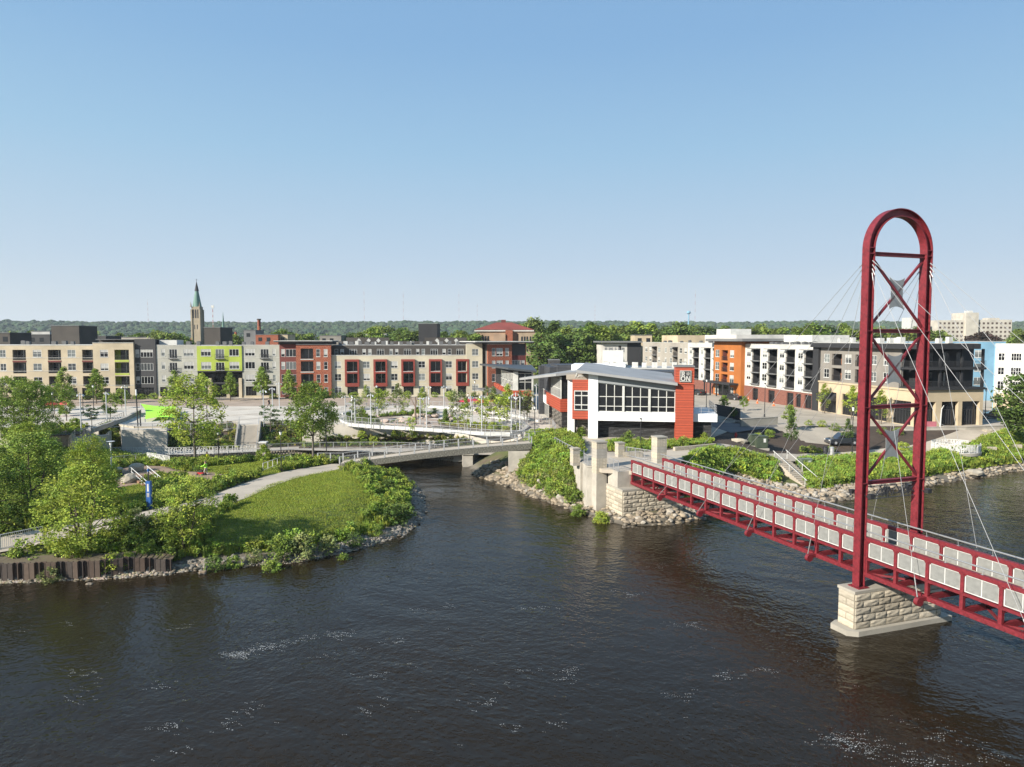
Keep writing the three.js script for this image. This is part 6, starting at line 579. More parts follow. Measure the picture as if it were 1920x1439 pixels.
const blade = (() => { const P = [], N = [], C = []; for (let i = 0; i < 14; i++) { const x = rr(-.3, .3), z = rr(-.3, .3), h = rr(.04, .1), t = rr(.75, 1.25), a = rr(0, 6.3), c = Math.cos(a) * .02, s = Math.sin(a) * .02; for (const q of [[x - c, 0, z - s], [x + c, 0, z + s], [x + s * 1.5, h, z + c * 1.5]]) { P.push(...q); N.push(0, 1, 0); C.push(t, t, t * .8); } } const g = new THREE.BufferGeometry(); g.setAttribute('position', new THREE.Float32BufferAttribute(P, 3)); g.setAttribute('normal', new THREE.Float32BufferAttribute(N, 3)); g.setAttribute('color', new THREE.Float32BufferAttribute(C, 3)); g.computeVertexNormals(); return g; })();
const pathD = (x, z) => { let d = 1e9; for (let i = 1; i < pathLine.length; i++) { const [ax, az] = pathLine[i - 1], [bx, bz] = pathLine[i], t = clamp(((x - ax) * (bx - ax) + (z - az) * (bz - az)) / ((bx - ax) ** 2 + (bz - az) ** 2)); d = Math.min(d, Math.hypot(x - ax - t * (bx - ax), z - az - t * (bz - az))); } return d; };
const court = [[-50.31,-89.8],[-50.48,-95.33],[-47.32,-94.5],[-43.76,-89.8],[-40.78,-88.33],[-37.41,-87.97],[-34.43,-85.2],[-33.14,-81.05],[-33.87,-79.27],[-36.64,-82.28],[-41.42,-85.2],[-42.82,-83.88],[-42.68,-80.45],[-45.38,-78.12],[-47.49,-81.36],[-47.12,-85.2]];
const inLawn = (x, z) => Math.max(sdf(lawn, x, z), sdf(lawn2, x, z), sdf(lawn3, x, z));
const penRim = (dmin = 1.0) => () => { const x = rr(-70, -8.5), z = rr(-53, -104), h = gh(x, z), d = sdf(landPoly, x, z); if (h < .45 || d < dmin || inLawn(x, z) > .3 + fbm(x * .4, z * .4, 2) || pathD(x, z) < 2.7 || sdf(court, x, z) > -.4) return null; if (x < pileEnd - 4 && z > -60 && rnd() < .6) return null; return [x, z]; };
const slopeR = (dmin) => () => { const x = rr(3, 92), z = rr(-70, -112), d = sdf(landPoly, x, z); if (d < dmin) return null; const u = -sdf(upper, x, z); if (u < .25 || gh(x, z) < .7) return null; const [s, p] = [(x - 12.9) * .3303 + (z + 74.7) * .9439, (x - 12.9) * .9439 - (z + 74.7) * .3303]; if (s > -9 && p > -3.2 && p < 6.2 && s < 3) return null; if (sdf(stepsZone, x, z) > 0) return null; if (x > 25 && x < 46 && d < 3.0) return null; return [x, z, null, 1]; };
const stepsZone = [[35.96,-98.83],[40.08,-98.83],[33.61,-75.57],[29.65,-72.16]];
scatter('tall_grass', 'tall green grass tufts on the peninsula banks', tuft, LM.grass, 7000, penRim(1.2), [.45, 1.05]); scatter('bank_weeds', 'leafy weeds and low brush on the peninsula banks', weed[0], LM.mid, 3800, penRim(1.5), [.55, 1.2]); scatter('bank_weeds', 'bright low herbs along the peninsula banks', herb, LM.fresh, 2500, penRim(.8), [.7, 1.3]);
scatter('tall_grass', 'tall grass on the right river bank', tuft, LM.grass, 9000, slopeR(1.9), [.6, 1.25]); scatter('bank_weeds', 'leafy weeds on the right river bank', weed[1], LM.mid, 5200, slopeR(2.2), [.6, 1.2]); scatter('bank_weeds', 'bright herbs on the right river bank', herb, LM.grass, 2200, slopeR(1.8), [.7, 1.3]);
scatter('lawn_grass', 'short mown grass of the peninsula lawn', blade, leafM(.25, .31, .06), 15000, () => { const x = rr(-52, -12), z = rr(-60, -100); return inLawn(x, z) > 0 ? [x, z] : null; }, [.8, 1.5]);
// dense brush on the point below the event hall
const point = [[1.94,-102.37],[5.97,-112.61],[8.23,-103.31],[9.18,-93.04],[8.24,-82.13],[9.68,-75.73],[7.68,-72.06],[5.28,-77.04],[2.56,-84.3],[.69,-91.15]];
scatter('bank_brush', 'dense green brush on the point below the glass railing', weed[0], LM.mid, 1100, () => { const x = rr(-2, 13), z = rr(-76, -104); return sdf(point, x, z) > 0 && gh(x, z) > .6 ? [x, z] : null; }, [.6, 1.1]); scatter('bank_brush', 'pale flowering brush on the point below the glass railing', herb, LM.grey, 300, () => { const x = rr(-2, 13), z = rr(-76, -104); return sdf(point, x, z) > 0 && gh(x, z) > .6 ? [x, z] : null; }, [1, 1.6], .4);
[[1008, 866, .7], [1026, 878, .75], [1052, 893, .75], [1072, 912, .7], [1130, 940, .6], [1036, 905, .65], [995, 884, .65], [1085, 928, .6]].forEach(([px, py, s], i) => { const k = (19 - 2.4) * 1330 / (py - 636); SH('tallbush', 'tall leafy shrub in the brush on the point below the glass railing', [(px - 960) / 1330 * k, -k], s, i % 2 ? LM.mid : LM.fresh, 'shrubs on the point'); });
// single shrubs
SH('bush', 'bright shrub at the foot of the sheet pile wall, left one of two', [-32.36,-56.09], .85, LM.fresh, 'shrubs at the pile wall'); SH('bush', 'bright shrub at the foot of the sheet pile wall, right one of two', [-31.24,-56.89], .75, LM.fresh, 'shrubs at the pile wall'); SH('bush2', 'grey-green shrub on the gravel below the sheet pile wall', [-36.25,-54.6], .95, LM.grey);
[[228, 1030], [262, 1035], [290, 1020], [240, 1008], [268, 1012], [300, 1035], [320, 1000], [390, 1040], [430, 1035], [470, 1028], [520, 1022], [560, 1020], [610, 1012], [660, 1000], [700, 985], [735, 965], [745, 940], [725, 920], [700, 900], [680, 888], [760, 955], [640, 1020], [500, 1040], [212, 1015]].forEach(([px, py], i) => { const k = (19 - 1.6) * 1330 / (py - 636); SH(pick(['bush', 'bush2', 'bush']), 'rounded wild shrub in the fringe between lawn and water', [(px - 960) / 1330 * k, -k], rr(.7, 1.25), pick([LM.mid, LM.deep, LM.mid, LM.grey]), 'wild shrubs round the lawn'); });
// ---------- stone along the water ----------
const rocks = Array.from({ length: 6 }, (_, v) => { const g = new THREE.IcosahedronGeometry(.5, 1), p = g.attributes.position; for (let i = 0; i < p.count; i++) { const x = p.getX(i), y = p.getY(i), z = p.getZ(i), k = 1 + .42 * N3(x * 2.3 + v * 9, y * 2.3, z * 2.3) + .14 * N3(x * 6, y * 6 + v, z * 6); p.setXYZ(i, x * k * 1.15, y * k * .68, z * k); } g.computeVertexNormals(); return g; });
const rockM = [M(.36, .295, .215, .92, { map: mott.l }), M(.44, .365, .27, .92, { map: mott.l }), M(.27, .225, .175, .92, { map: mott.l }), M(.44, .40, .34, .92, { map: mott.l })], rockWet = M(.15, .125, .09, .45, { map: mott.l }), rockW = M(.40, .35, .29, .92, { map: mott.l });
function rockBank(name, label, n, where, size, most = 300, ms = rockM) { // the largest stones singly, the rest as one mass
  const t = new THREE.Group(); t.name = numbered(name); scene.add(tag(t, label, null, null, 'structure')); const all = []; let g = 0; while (all.length < n && g++ < n * 80) { const p = where(); if (p) all.push([p[0], p[1], rr(...size) * (rnd() < .12 ? 1.45 : 1)]); }
  all.sort((a, b) => b[2] / Math.hypot(b[0], b[1]) - a[2] / Math.hypot(a[0], a[1])); const rest = [], o = new THREE.Object3D();
  all.forEach(([x, z, s], i) => { o.position.set(x, gh(x, z) + s * .14, z); o.rotation.set(rr(-.4, .4), rr(0, 6.3), rr(-.4, .4)); o.scale.set(s * rr(.85, 1.3), s * rr(.7, 1.1), s); const k = ri(0, 5); if (i < most) { const m = mesh('rock', rocks[k], o.position.y < .16 ? rockWet : pick(ms), t); m.position.copy(o.position); m.rotation.copy(o.rotation); m.scale.copy(o.scale); } else { o.updateMatrix(); rest.push(rocks[k].clone().applyMatrix4(o.matrix)); } });
  if (rest.length) tag(mesh('rocks', mergeGeometries(rest), ms[0], t), null, null, null, 'stuff'); return t;
}
const band_ = (x0, x1, z0, z1, d0, d1) => () => { const x = rr(x0, x1), z = rr(z0, z1), d = sdf(landPoly, x, z); return d > d0 && d < d1 && gh(x, z) < 2.4 ? [x, z] : null; };
rockBank('rock_bank', 'pale riprap stones below the point and the bridge abutment', 900, (() => { const a = band_(-6, 24, -100, -68, -.35, 3.4); return a; })(), [.34, .62]);
rockBank('rock_bank', 'pale riprap stones at the foot of the bank stairs behind the red bridge', 620, (() => { const a = band_(24, 47, -92, -76, -.35, 3.5); return a; })(), [.36, .72]);
rockBank('rock_bank', 'loose rocks along the right river bank', 300, band_(47, 84, -112, -88, -.3, 1.6), [.25, .5], 120);
rockBank('rock_bank', 'loose rocks along the peninsula shore', 900, () => { const p = band_(-45, -9, -98, -52, -.35, 1.7)(); return p && (p[0] > -34 || rnd() < .4) && N3(p[0] * .3, p[1] * .3, 2) > -.25 ? p : null; }, [.16, .4], 220, [M(.27, .245, .21, .92, { map: mott.l }), M(.34, .30, .25, .92, { map: mott.l }), M(.20, .185, .165, .92, { map: mott.l })]);
scatter('gravel', 'gravel on the shore below the sheet pile wall', rocks[1], rockW, 9000, () => { const x = rr(-78, -28), z = rr(-62, -52), d = sdf(landPoly, x, z); return d > -.3 && d < (x < pileEnd ? 2.3 : 1.4) ? [x, z] : null; }, [.08, .24]); 
scatter('gravel', 'small stones along the lawn shore', rocks[2], rockW, 3500, () => { const x = rr(-30, -8), z = rr(-98, -55), d = sdf(landPoly, x, z); return d > -.3 && d < 1.3 ? [x, z] : null; }, [.08, .22]);
// ---------- sheet pile wall: ribbed steel ----------
{
  const t = thing('sheet_pile_wall', 'rusty brown ribbed sheet pile wall along the left shore', 'wall'), line = [[-42.36,-54.17],[-40.13,-54.54],[-36.41,-54.92],[-32.7,-55.43],[-30.43,-56.34],[-27.81,-56.74]], cv = new THREE.CatmullRomCurve3(line.map(p => new THREE.Vector3(p[0], 0, p[1]))), L = cv.getLength(), n = Math.floor(L / .4), ms = [M(.11, .075, .055, .85, { map: mott.l }), M(.085, .066, .055, .85, { map: mott.l }), M(.14, .10, .075, .85, { map: mott.l })];
  const P = k => cv.getPointAt(clamp(k / n)); for (let k = 0; k < n; k++) { const a = P(k), b = P(k + 1), d = b.clone().sub(a), l = d.length(), o = (k % 4 < 2 ? .15 : -.15), nx = -d.z / l, nz = d.x / l, top = pileTop - sst(n * .72, n, k) * .35, w = new MB(); w.prism([[a.x + nx * o * -1, a.z + nz * o * -1], [b.x + nx * o * -1, b.z + nz * o * -1], [b.x + nx * (-o - .06), b.z + nz * (-o - .06)], [a.x + nx * (-o - .06), a.z + nz * (-o - .06)]], -.3, top); w.prism([[b.x - nx * .17, b.z - nz * .17], [b.x + nx * .17, b.z + nz * .17], [b.x + d.x / l * .05 + nx * .17, b.z + d.z / l * .05 + nz * .17], [b.x + d.x / l * .05 - nx * .17, b.z + d.z / l * .05 - nz * .17]], -.3, top - .01); w.build('sheet_pile', pick(ms), t); }
  const back = new MB(); for (let k = 0; k < n; k++) { const a = P(k), b = P(k + 1), d = b.clone().sub(a).normalize(), nx = d.z, nz = -d.x, y = pileTop - .12 - sst(n * .72, n, k) * .35; back.quad([a.x + nx * .25, y, a.z + nz * .25], [b.x + nx * .25, y, b.z + nz * .25], [b.x + nx * 1.9, y + .12, b.z + nz * 1.9], [a.x + nx * 1.9, y + .12, a.z + nz * 1.9]); } back.build('backfill', M(.15, .12, .075, .97, { map: mott.m }), t);
}
{ const p = [-6.59,-104.63], t = thing('channel_pier', 'pale concrete pier standing in the rocks under the channel bridge', 'pier', [p[0], -.8, p[1]], .1); boxm('shaft', MAT.concrete, t, -.75, .75, 0, 2.6, -2.2, .1); boxm('cap', MAT.concreteOld, t, -.9, .9, 2.6, 2.85, -2.35, .25); }
// ---------- lamps ----------
const lampM = M(.55, .56, .57, .4, { metalness: .3, map: null }), globe = M(.75, .75, .72, .4, { map: null });
const greyLamp = (() => { const t = new THREE.Group(); t.name = 'plaza_lamp'; new MB().tube([0, 0, 0], [0, 6, 0], .09, 8, .075).build('pole', lampM, t); new MB().box(-.14, .14, 0, .08, -.14, .14).build('base_plate', lampM, t); const h = new MB(); h.bar([-.45, 5.75, 0], [.45, 5.75, 0], .06, .06); for (const s of [-1, 1]) h.tube([s * .4, 5.72, 0], [s * .52, 5.45, .18], .1, 8, .13); h.build('spotlight', lampM, t); return t; })();
const blackLamp = (() => { const t = new THREE.Group(); t.name = 'street_lamp'; new MB().tube([0, 0, 0], [0, 4.1, 0], .075, 8, .05).build('pole', MAT.black, t); new MB().tube([0, 0, 0], [0, .55, 0], .16, 10, .11).build('base', MAT.black, t); new MB().tube([0, 4.1, 0], [0, 4.45, 0], .1, 8, .2).build('lantern', globe, t); new MB().tube([0, 4.45, 0], [0, 4.62, 0], .24, 8, .05).build('cap', MAT.black, t); return t; })();
tag(greyLamp, '', 'lamp', 'grey plaza lamps'); tag(blackLamp, '', 'lamp', 'black street lamps'); used.plaza_lamp = -1; used.street_lamp = -1;
const place = (proto, px, py, h, y, lb, H) => { const k = (19 - h) * 1330 / (py - 636), x = (px - 960) / 1330 * k; return dup(proto, [x, y ?? gh(x, -k), -k], rr(0, 6.2), lb, [1, H, 1]); };
[[147, 808, .96, 'grey lamp post left of the concrete ramp'], [196, 797, .9, 'grey lamp post beside the dark ornamental pine'], [232, 782, .95, 'grey lamp post left of the lime green shade'], [492, 796, .95, 'grey lamp post left of the pine, nearest the plaza steps'], [509, 779, .85, 'grey lamp post behind the ornamental pine'], [522, 768, .9, 'grey lamp post close to the brick bay'], [658, 792, .75, 'grey lamp post at the rounded left end of the loop'], [646, 790, .72, 'grey lamp post just left of the loop end'], [664, 797, .72, 'grey lamp post on the front rail by the ring sculpture'], [694, 803, .9, 'grey lamp post in front of the ring sculpture'], [787, 797, .75, 'grey lamp post beside the carved trunk'], [799, 806, .85, 'grey lamp post right of the boulders'], [832, 778, .9, 'grey lamp post behind the loop lawn'], [882, 803, .85, 'grey lamp post right of the lone thin tree'], [903, 812, .95, 'grey lamp post in front of the flower bed'], [959, 814, .95, 'grey lamp post at the rounded right end of the loop'], [967, 800, .9, 'grey lamp post between the flower bed and the cafe'], [975, 810, .9, 'grey lamp post right of the loop end'], [885, 800, .8, 'grey lamp post beside the flower bed'], [1006, 772, .9, 'grey lamp post by the hall entrance'], [803, 762, .7, 'grey lamp post near the red umbrellas'], [705, 760, .7, 'grey lamp post before the red framed balconies']].forEach(([px, py, s, lb]) => place(greyLamp, px, py, 5, 5, lb, s));
[[405, 868, 2.2, null, 'black lamp post behind the standing worker', 1], [523, 888, 2.4, null, 'black lamp post at the white ramp handrail', 1.12], [609, 868, 2.3, null, 'black lamp post beside the trunk of the dense round tree', 1.5], [1003, 822, 5, 5, 'black lamp post at the end of the channel bridge', 1], [1203, 838, 5, 5, 'black lamp post before the dark stone wall of the hall', .8], [1326, 766, 5, 5, 'black lamp post behind the event hall terrace', 1.3], [1436, 784, 5, 5, 'black lamp post in the middle of the car park', 1.35], [1603, 832, 4, null, 'black lamp post beside the dark parked car', 1.55], [172, 770, 5, 5, 'black lamp post among the small plaza trees', 1.1], [152, 776, 5, 5, 'black lamp post left of the small plaza trees', .8], [95, 784, 5, 5, 'black lamp post at the far left of the plaza', 1.0], [1852, 792, 4.5, null, 'black lamp post right of the corner building', 1.2], [385, 800, 5, 5, 'black lamp post hidden behind the open-crowned tree', 1.5], [890, 764, 5, 5, 'black lamp post beside the cafe canopy', 1.2]].forEach(([px, py, h, y, lb, s]) => place(blackLamp, px, py, h, y, lb, s));
{ const p = [-50.07,-87.79], t = thing('disc_lamp', 'grey lamp post with flat disc top by the court boulders', 'lamp', [p[0], gh(...p), p[1]]); new MB().tube([0, 0, 0], [0, 3.9, 0], .1, 8, .08).build('pole', lampM, t); new MB().tube([0, 3.85, 0], [0, 3.95, 0], .3, 14, .48).build('disc', lampM, t); new MB().tube([0, 3.5, 0], [0, 3.85, 0], .14, 8).build('lantern', globe, t); }
// black mast pair on a stone pillar
{ const p = [-59.07,-111.69], t = thing('stone_pillar', 'round-stone pillar carrying two black masts at the plaza wall', 'pillar', [p[0], 1.55, p[1]]); boxm('core', mortar, t, -.62, .62, 0, 3.2, -.62, .62); for (let y = 0; y < 10; y++) for (let a = 0; a < 5; a++) for (const f of [0, 1, 2]) { const o = mesh('stone', rocks[(y + a + f) % 6], pick(rockM), t); const u = -.5 + a * .25 + (y % 2) * .06; o.position.set(f === 0 ? u : f === 1 ? -.62 : .62, .18 + y * .32, f === 0 ? .62 : u); o.scale.set(.26, .42, .26); } boxm('capstone', MAT.concrete, t, -.72, .72, 3.2, 3.36, -.72, .72); for (const [x, h, w] of [[-.2, 5.2, 1], [.25, 2.8, 0]]) { const q = new MB().tube([x, 3.36, 0], [x - .1, 3.36 + h, 0], .1, 8).build('mast', MAT.black, t); if (w) new MB().tube([x - .1, 8.56, 0], [x - .12, 9.5, 0], .12, 8).build('lamp_tube', globe, q); } }
// ---------- plaza walls, stairs, rails, planters ----------
function stairs(name, label, a, b, y0, y1, w, m, rail, o = {}) { // a bottom [x,z], b top
  const t = thing(name, label, 'stairs', [a[0], y0, a[1]]), dx = b[0] - a[0], dz = b[1] - a[1], L = Math.hypot(dx, dz), n = Math.max(4, Math.round((y1 - y0) / .17)), ux = dx / L, uz = dz / L, nx = -uz * w / 2, nz = ux * w / 2; for (let k = 0; k < n; k++) { const s = k / n * L; new MB().prism([[ux * s + nx, uz * s + nz], [ux * s - nx, uz * s - nz], [ux * L - nx, uz * L - nz], [ux * L + nx, uz * L + nz]], (y1 - y0) * k / n - (k ? 0 : .6), (y1 - y0) * (k + 1) / n).build('step', m, t); }
  if (o.cheek) for (const s of [-1, 1]) { const q = new MB(), ex = nx * s, ez = nz * s, tx = nx * s * 1.14, tz = nz * s * 1.14; q.hexa([[ex, -.5, ez], [tx, -.5, tz], [dx + tx, -.5, dz + tz], [dx + ex, -.5, dz + ez], [ex, .75, ez], [tx, .75, tz], [dx + tx, y1 - y0 + .6, dz + tz], [dx + ex, y1 - y0 + .6, dz + ez]]); q.build('cheek_wall', MAT.concreteOld, t); }
  if (rail) for (const s of rail) { const q = new MB(), ex = nx * s * .96, ez = nz * s * .96, P = (k, h) => [dx * k + ex, (y1 - y0) * k + h, dz * k + ez]; q.bar(P(-.06, 1), P(1.04, 1), .06, .06); for (const k of [0, .5, 1]) q.bar(P(k, 0), P(k, 1), .06, .06, [1, 0, 0]); if (o.two) q.bar(P(-.06, .55), P(1.04, .55), .05, .05); q.build('handrail', o.rm ?? MAT.white, t); } return t;
}
stairs('stone_stairs', 'wide concrete stairs at the left end of the channel walk', [-68.22,-111.15], [...[-60.73,-101.83]], 1.55, 5, 4.4, MAT.pave, [1], { cheek: 1, rm: MAT.steel }); stairs('stone_stairs', 'concrete stairs up to the plaza left of the dense round tree', [-42.35,-112.24], [-43.22,-115.95], 1.55, 5.0, 3.2, MAT.pave, [-1, 1], { cheek: 1, rm: MAT.steel });
stairs('bank_stairs', 'concrete stairs with white handrails down the right bank', [36.85,-86.26], [35.01,-91.6], .9, 3.4, 2.1, MAT.walk, [-1, 1]);
stairs('court_stairs', 'timber-edged steps with white handrails beside the blue pillar', [-39.08,-77.84], [-44.38,-83.7], 1.9, 2.75, 1.8, M(.30, .17, .10, .9, { map: mott.m }), [-1, 1], { two: 1 });
railing('white_handrail', 'white double handrail on the ramp beside the black lamp', [[-31.07,-87.62],[-30.75,-92.09],[-30.01,-95.33]].map(p => [p[0], gh(...p) + .05, p[1]]), { infill: 'none', m: MAT.white, h: .95, step: 1.6 });
function wallRun(label, pts, y0, y1, w, m, name = 'retaining_wall', cap = MAT.concrete) { const t = thing(name, label, 'wall', [pts[0][0], y0, pts[0][1]]); for (let i = 0; i < pts.length - 1; i++) { const a = [pts[i][0] - pts[0][0], pts[i][1] - pts[0][1]], b = [pts[i + 1][0] - pts[0][0], pts[i + 1][1] - pts[0][1]], L = Math.hypot(b[0] - a[0], b[1] - a[1]), nx = -(b[1] - a[1]) / L, nz = (b[0] - a[0]) / L; const P = (e, c) => [e[0] + nx * c, e[1] + nz * c]; new MB().prism([P(a, 0), P(b, 0), P(b, w), P(a, w)], 0, y1 - y0).build('wall_panel', m, t); if (cap) new MB().prism([P(a, -.05), P(b, -.05), P(b, w + .05), P(a, w + .05)], y1 - y0, y1 - y0 + .1).build('coping', cap, t); } return t; }
const bare = M(.55, .49, .38, .9, { map: mott.s, bumpMap: grain.m, bumpScale: .01 });
wallRun('cream wall panels left and right of the round-stone pillar', [[-63.18,-113.92],[-59.29,-111.15],[-54.84,-111.69]], 1.55, 5.2, .3, bare); wallRun('long curved cream wall under the loop railing', [[-35.75,-119.55],[-28.96,-119.55],[-23.66,-120.2],[-18.3,-120.86],[-11.77,-119.55],[-7.16,-118.26]].map(p => [p[0], p[1] + .1]), 1.6, 4.95, .32, bare);
wallRun('low concrete planter wall along the left ramp', [[-62.96,-105.33],[-66.31,-120.51],[-70.64,-133.61]], 5, 5.6, .4, MAT.concreteOld, 'planter_wall'); wallRun('low dry stone wall in front of the event hall garden', [[20.27,-88.56],[23.15,-89.87],[26.25,-91.66]], 4.9, 5.45, .45, MAT.limestone2, 'garden_wall', null); wallRun('short stacked stone seat wall left of the right gate pillar', [[13.13,-84.09],[15.56,-84.48]], 5, 5.6, .6, MAT.limestone2, 'garden_wall', null);
{ // small end pillar of the lace railing
  const p = [-38.14,-107.98], t = thing('terrace_pillar', 'white square pillar at the end of the lace railing', 'pillar', [p[0], 0, p[1]]); boxm('shaft', MAT.concrete, t, -.5, .5, -.5, 3.1, -.4, .4); boxm('capstone', MAT.white, t, -.6, .6, 3.1, 3.3, -.5, .5); }
// loop garden: kerb, railing and beds
const loop = [[-30.92,-126.29],[-29.15,-120.51],[-26.74,-115.95],[-21.98,-113.11],[-16.8,-111.06],[-12.38,-109.08],[-8.06,-106.55],[-3.96,-104.73],[-.24,-104.14],[1.62,-107.18],[2.45,-111.73],[1.6,-117.43],[-.92,-122.1],[-5.28,-127.16]], loopBack = [[-31.61,-130.76],[-30.36,-138.62],[-25.9,-142.92],[-17.53,-145.16],[-10.63,-140.74],[-3.01,-132.65],[1.43,-126.29],[4.68,-118.95]];
const ring3 = (l, y) => l.map(p => [p[0], y, p[1]]);
wallRun('white kerb wall round the front of the loop garden', loop, 4.7, 5.25, .3, MAT.white, 'kerb_wall', null); railing('loop_railing', 'silver railing round the front of the loop garden', ring3(loop, 5.25), { step: 1.5, h: 1.0, pw: .08 }); wallRun('white kerb wall along the back of the loop walk', loopBack, 4.9, 5.35, .3, MAT.white, 'kerb_wall', null); railing('loop_railing', 'silver railing along the back of the loop walk', ring3(loopBack, 5.35), { step: 1.8, h: .95, pw: .08 });
railing('loop_railing', 'lower silver railing along the plaza edge above the cream wall', ring3([[-26.94,-113.11],[-21.58,-109.73],[-16.31,-107.8],[-10.36,-105.33],[-4.62,-101.83],[0,-100.17],[3.24,-99.62]], 5), { step: 1.7, h: 1.0, pw: .08 }); railing('loop_railing', 'silver railing curving to the hall entrance', ring3([[3.21,-98.55],[5.4,-101.83],[6.69,-107.8],[6.58,-114.51],[4.55,-120.51]], 5), { step: 1.4, h: 1.0, pw: .08 }); railing('plaza_railing', 'silver railing on the plaza edge above the cream panels', ring3([[-59.37,-107.8],[-53.16,-108.44],[-42.5,-109.73]], 5), { step: 1.9, h: 1.05, infill: 'mesh' }); railing('ramp_railing', 'grey railing beside the left ramp planter', ring3([[-61.75,-100.72],[-63.95,-109.08],[-69,-125.43]], 5), { step: 1.8, h: 1.0, m: MAT.galv });
railing('plaza_railing', 'silver railing left of the ornamental pine bed', ring3([[-39.86,-113.11],[-37.46,-115.23],[-34.64,-114.51]], 5), { step: 1.7, h: 1.0 });
const soilM = M(.10, .075, .05, .97, { map: mott.m, bumpMap: grain.m, bumpScale: .05 }), bedS = (poly, y, lb, h = .06) => S_(new MB().prism(poly, y - .05, y + h).build('planting_bed', soilM), lb);
const beds = [[[[-28.97,-120.51],[-29.58,-126.29],[-26.3,-128.94],[-23.63,-122.1],[-20.91,-115.23],[-22.51,-114.51],[-26.47,-116.69]], 5, 'mulched bed at the left of the loop'], [[[-25.33,-128.94],[-20.33,-134.58],[-13.83,-130.76],[-12.99,-124.58],[-19.48,-128.94],[-24.26,-125.43]], 5, 'mulched bed behind the boulders'], [[[-12.75,-120.51],[-8.09,-118.95],[0,-111.73],[1.28,-113.11],[1.49,-109.73],[-.4,-105.94],[-6.64,-109.73],[-12.02,-115.23]], 5, 'mulched flower bed in the right half of the loop'], [[[-35.04,-117.16],[-28.54,-117.78],[-18.02,-119.03],[-9.81,-117.78],[-5.14,-113],[-7.59,-111.3],[-13.98,-115.34],[-22.48,-114.16],[-30.81,-113],[-34.07,-112.43]], 1.62, 'mulched bed below the cream wall'], [[[-40.33,-113.27],[-34.67,-114.41],[-36.88,-121.78],[-41.97,-120.49]], 1.62, 'mulched bed beside the plaza stairs'], [[[-54.26,-110.51],[-43.08,-111.05],[-45.28,-116.77],[-56.73,-115.58]], 1.6, 'mulched bed below the left plaza edge'], [[[-66.05,-111.05],[-61.9,-111.6],[-65.4,-117.98],[-69.52,-119.22]], 1.6, 'mulched bed right of the left stairs'], [[[11.57,-92.59],[14.98,-96.48],[21.58,-94.98],[27.03,-96.48],[27.41,-94.01],[20.47,-89.43],[16.21,-87.3],[11.91,-87.3]], 5, 'garden bed before the event hall'], [[[-79.68,-109.73],[-71.85,-113.11],[-68.58,-114.51],[-63.48,-103.55],[-72.4,-99.62]], 5, 'mulched bed on the left plaza']];
for (const [p, y, lb] of beds) bedS(p, y, lb);
S_(new MB().prism([[-24.86,-128.04],[-18.96,-125.43],[-13.01,-122.92],[-8.15,-119.72],[-8.71,-115.23],[-12.83,-113.11],[-19.17,-115.23],[-22.69,-118.19]], 4.95, 5.05).build('dry_streambed', M(.46, .36, .29, .95, { map: mott.l })), 'pinkish dry stream bed in the loop'); S_(new MB().prism([[7.3,-94.5],[9.09,-95.98],[11.63,-95.98],[12.26,-93.53],[10.42,-91.66],[7.99,-91.66]], 4.95, 5.006).build('paving_oval', M(.36, .33, .26, .95, { map: mott.s })), 'oval grey paving inlay before the event hall');
S_(new MB().prism([[-118, -163.5], [-20, -170], [5, -168], [5, -148], [-20, -149], [-62, -147], [-118, -147]], 4.95, 5.008).build('street', M(.44, .35, .28, .95, { map: mott.s })), 'tan paver street before the apartments'); S_(new MB().prism([[28, -176], [50, -176], [61, -115.5], [44, -114.8], [30, -120], [27, -150]], 4.95, 5.008).build('car_park', M(.47, .42, .345, .95, { map: mott.s })), 'pale concrete car park');
S_(new MB().prism([[32.08,-113.11],[32.68,-105.33],[42.77,-113.11],[45.36,-123.74],[35.07,-123.74]], 4.95, 5.008).build('driveway', M(.16, .16, .165, .95, { map: mott.s })), 'darker asphalt drive beside the event hall');
for (const [a, b] of [[[-92, -118], [-60, -145]], [[-80, -114], [-48, -145]], [[-64, -112], [-38, -146]], [[-100, -128], [-20, -132]], [[-96, -140], [-16, -143]], [[-50, -118], [-30, -146]], [[-36, -120], [-22, -146]]]) { const L = Math.hypot(b[0] - a[0], b[1] - a[1]), nx = -(b[1] - a[1]) / L * .35, nz = (b[0] - a[0]) / L * .35; S_(new MB().prism([[a[0] + nx, a[1] + nz], [b[0] + nx, b[1] + nz], [b[0] - nx, b[1] - nz], [a[0] - nx, a[1] - nz]], 4.97, 5.004 + rnd() * .003).build('paving_band', M(.50, .43, .355, .92, { map: mott.s })), 'tan paving band across the pale plaza'); }
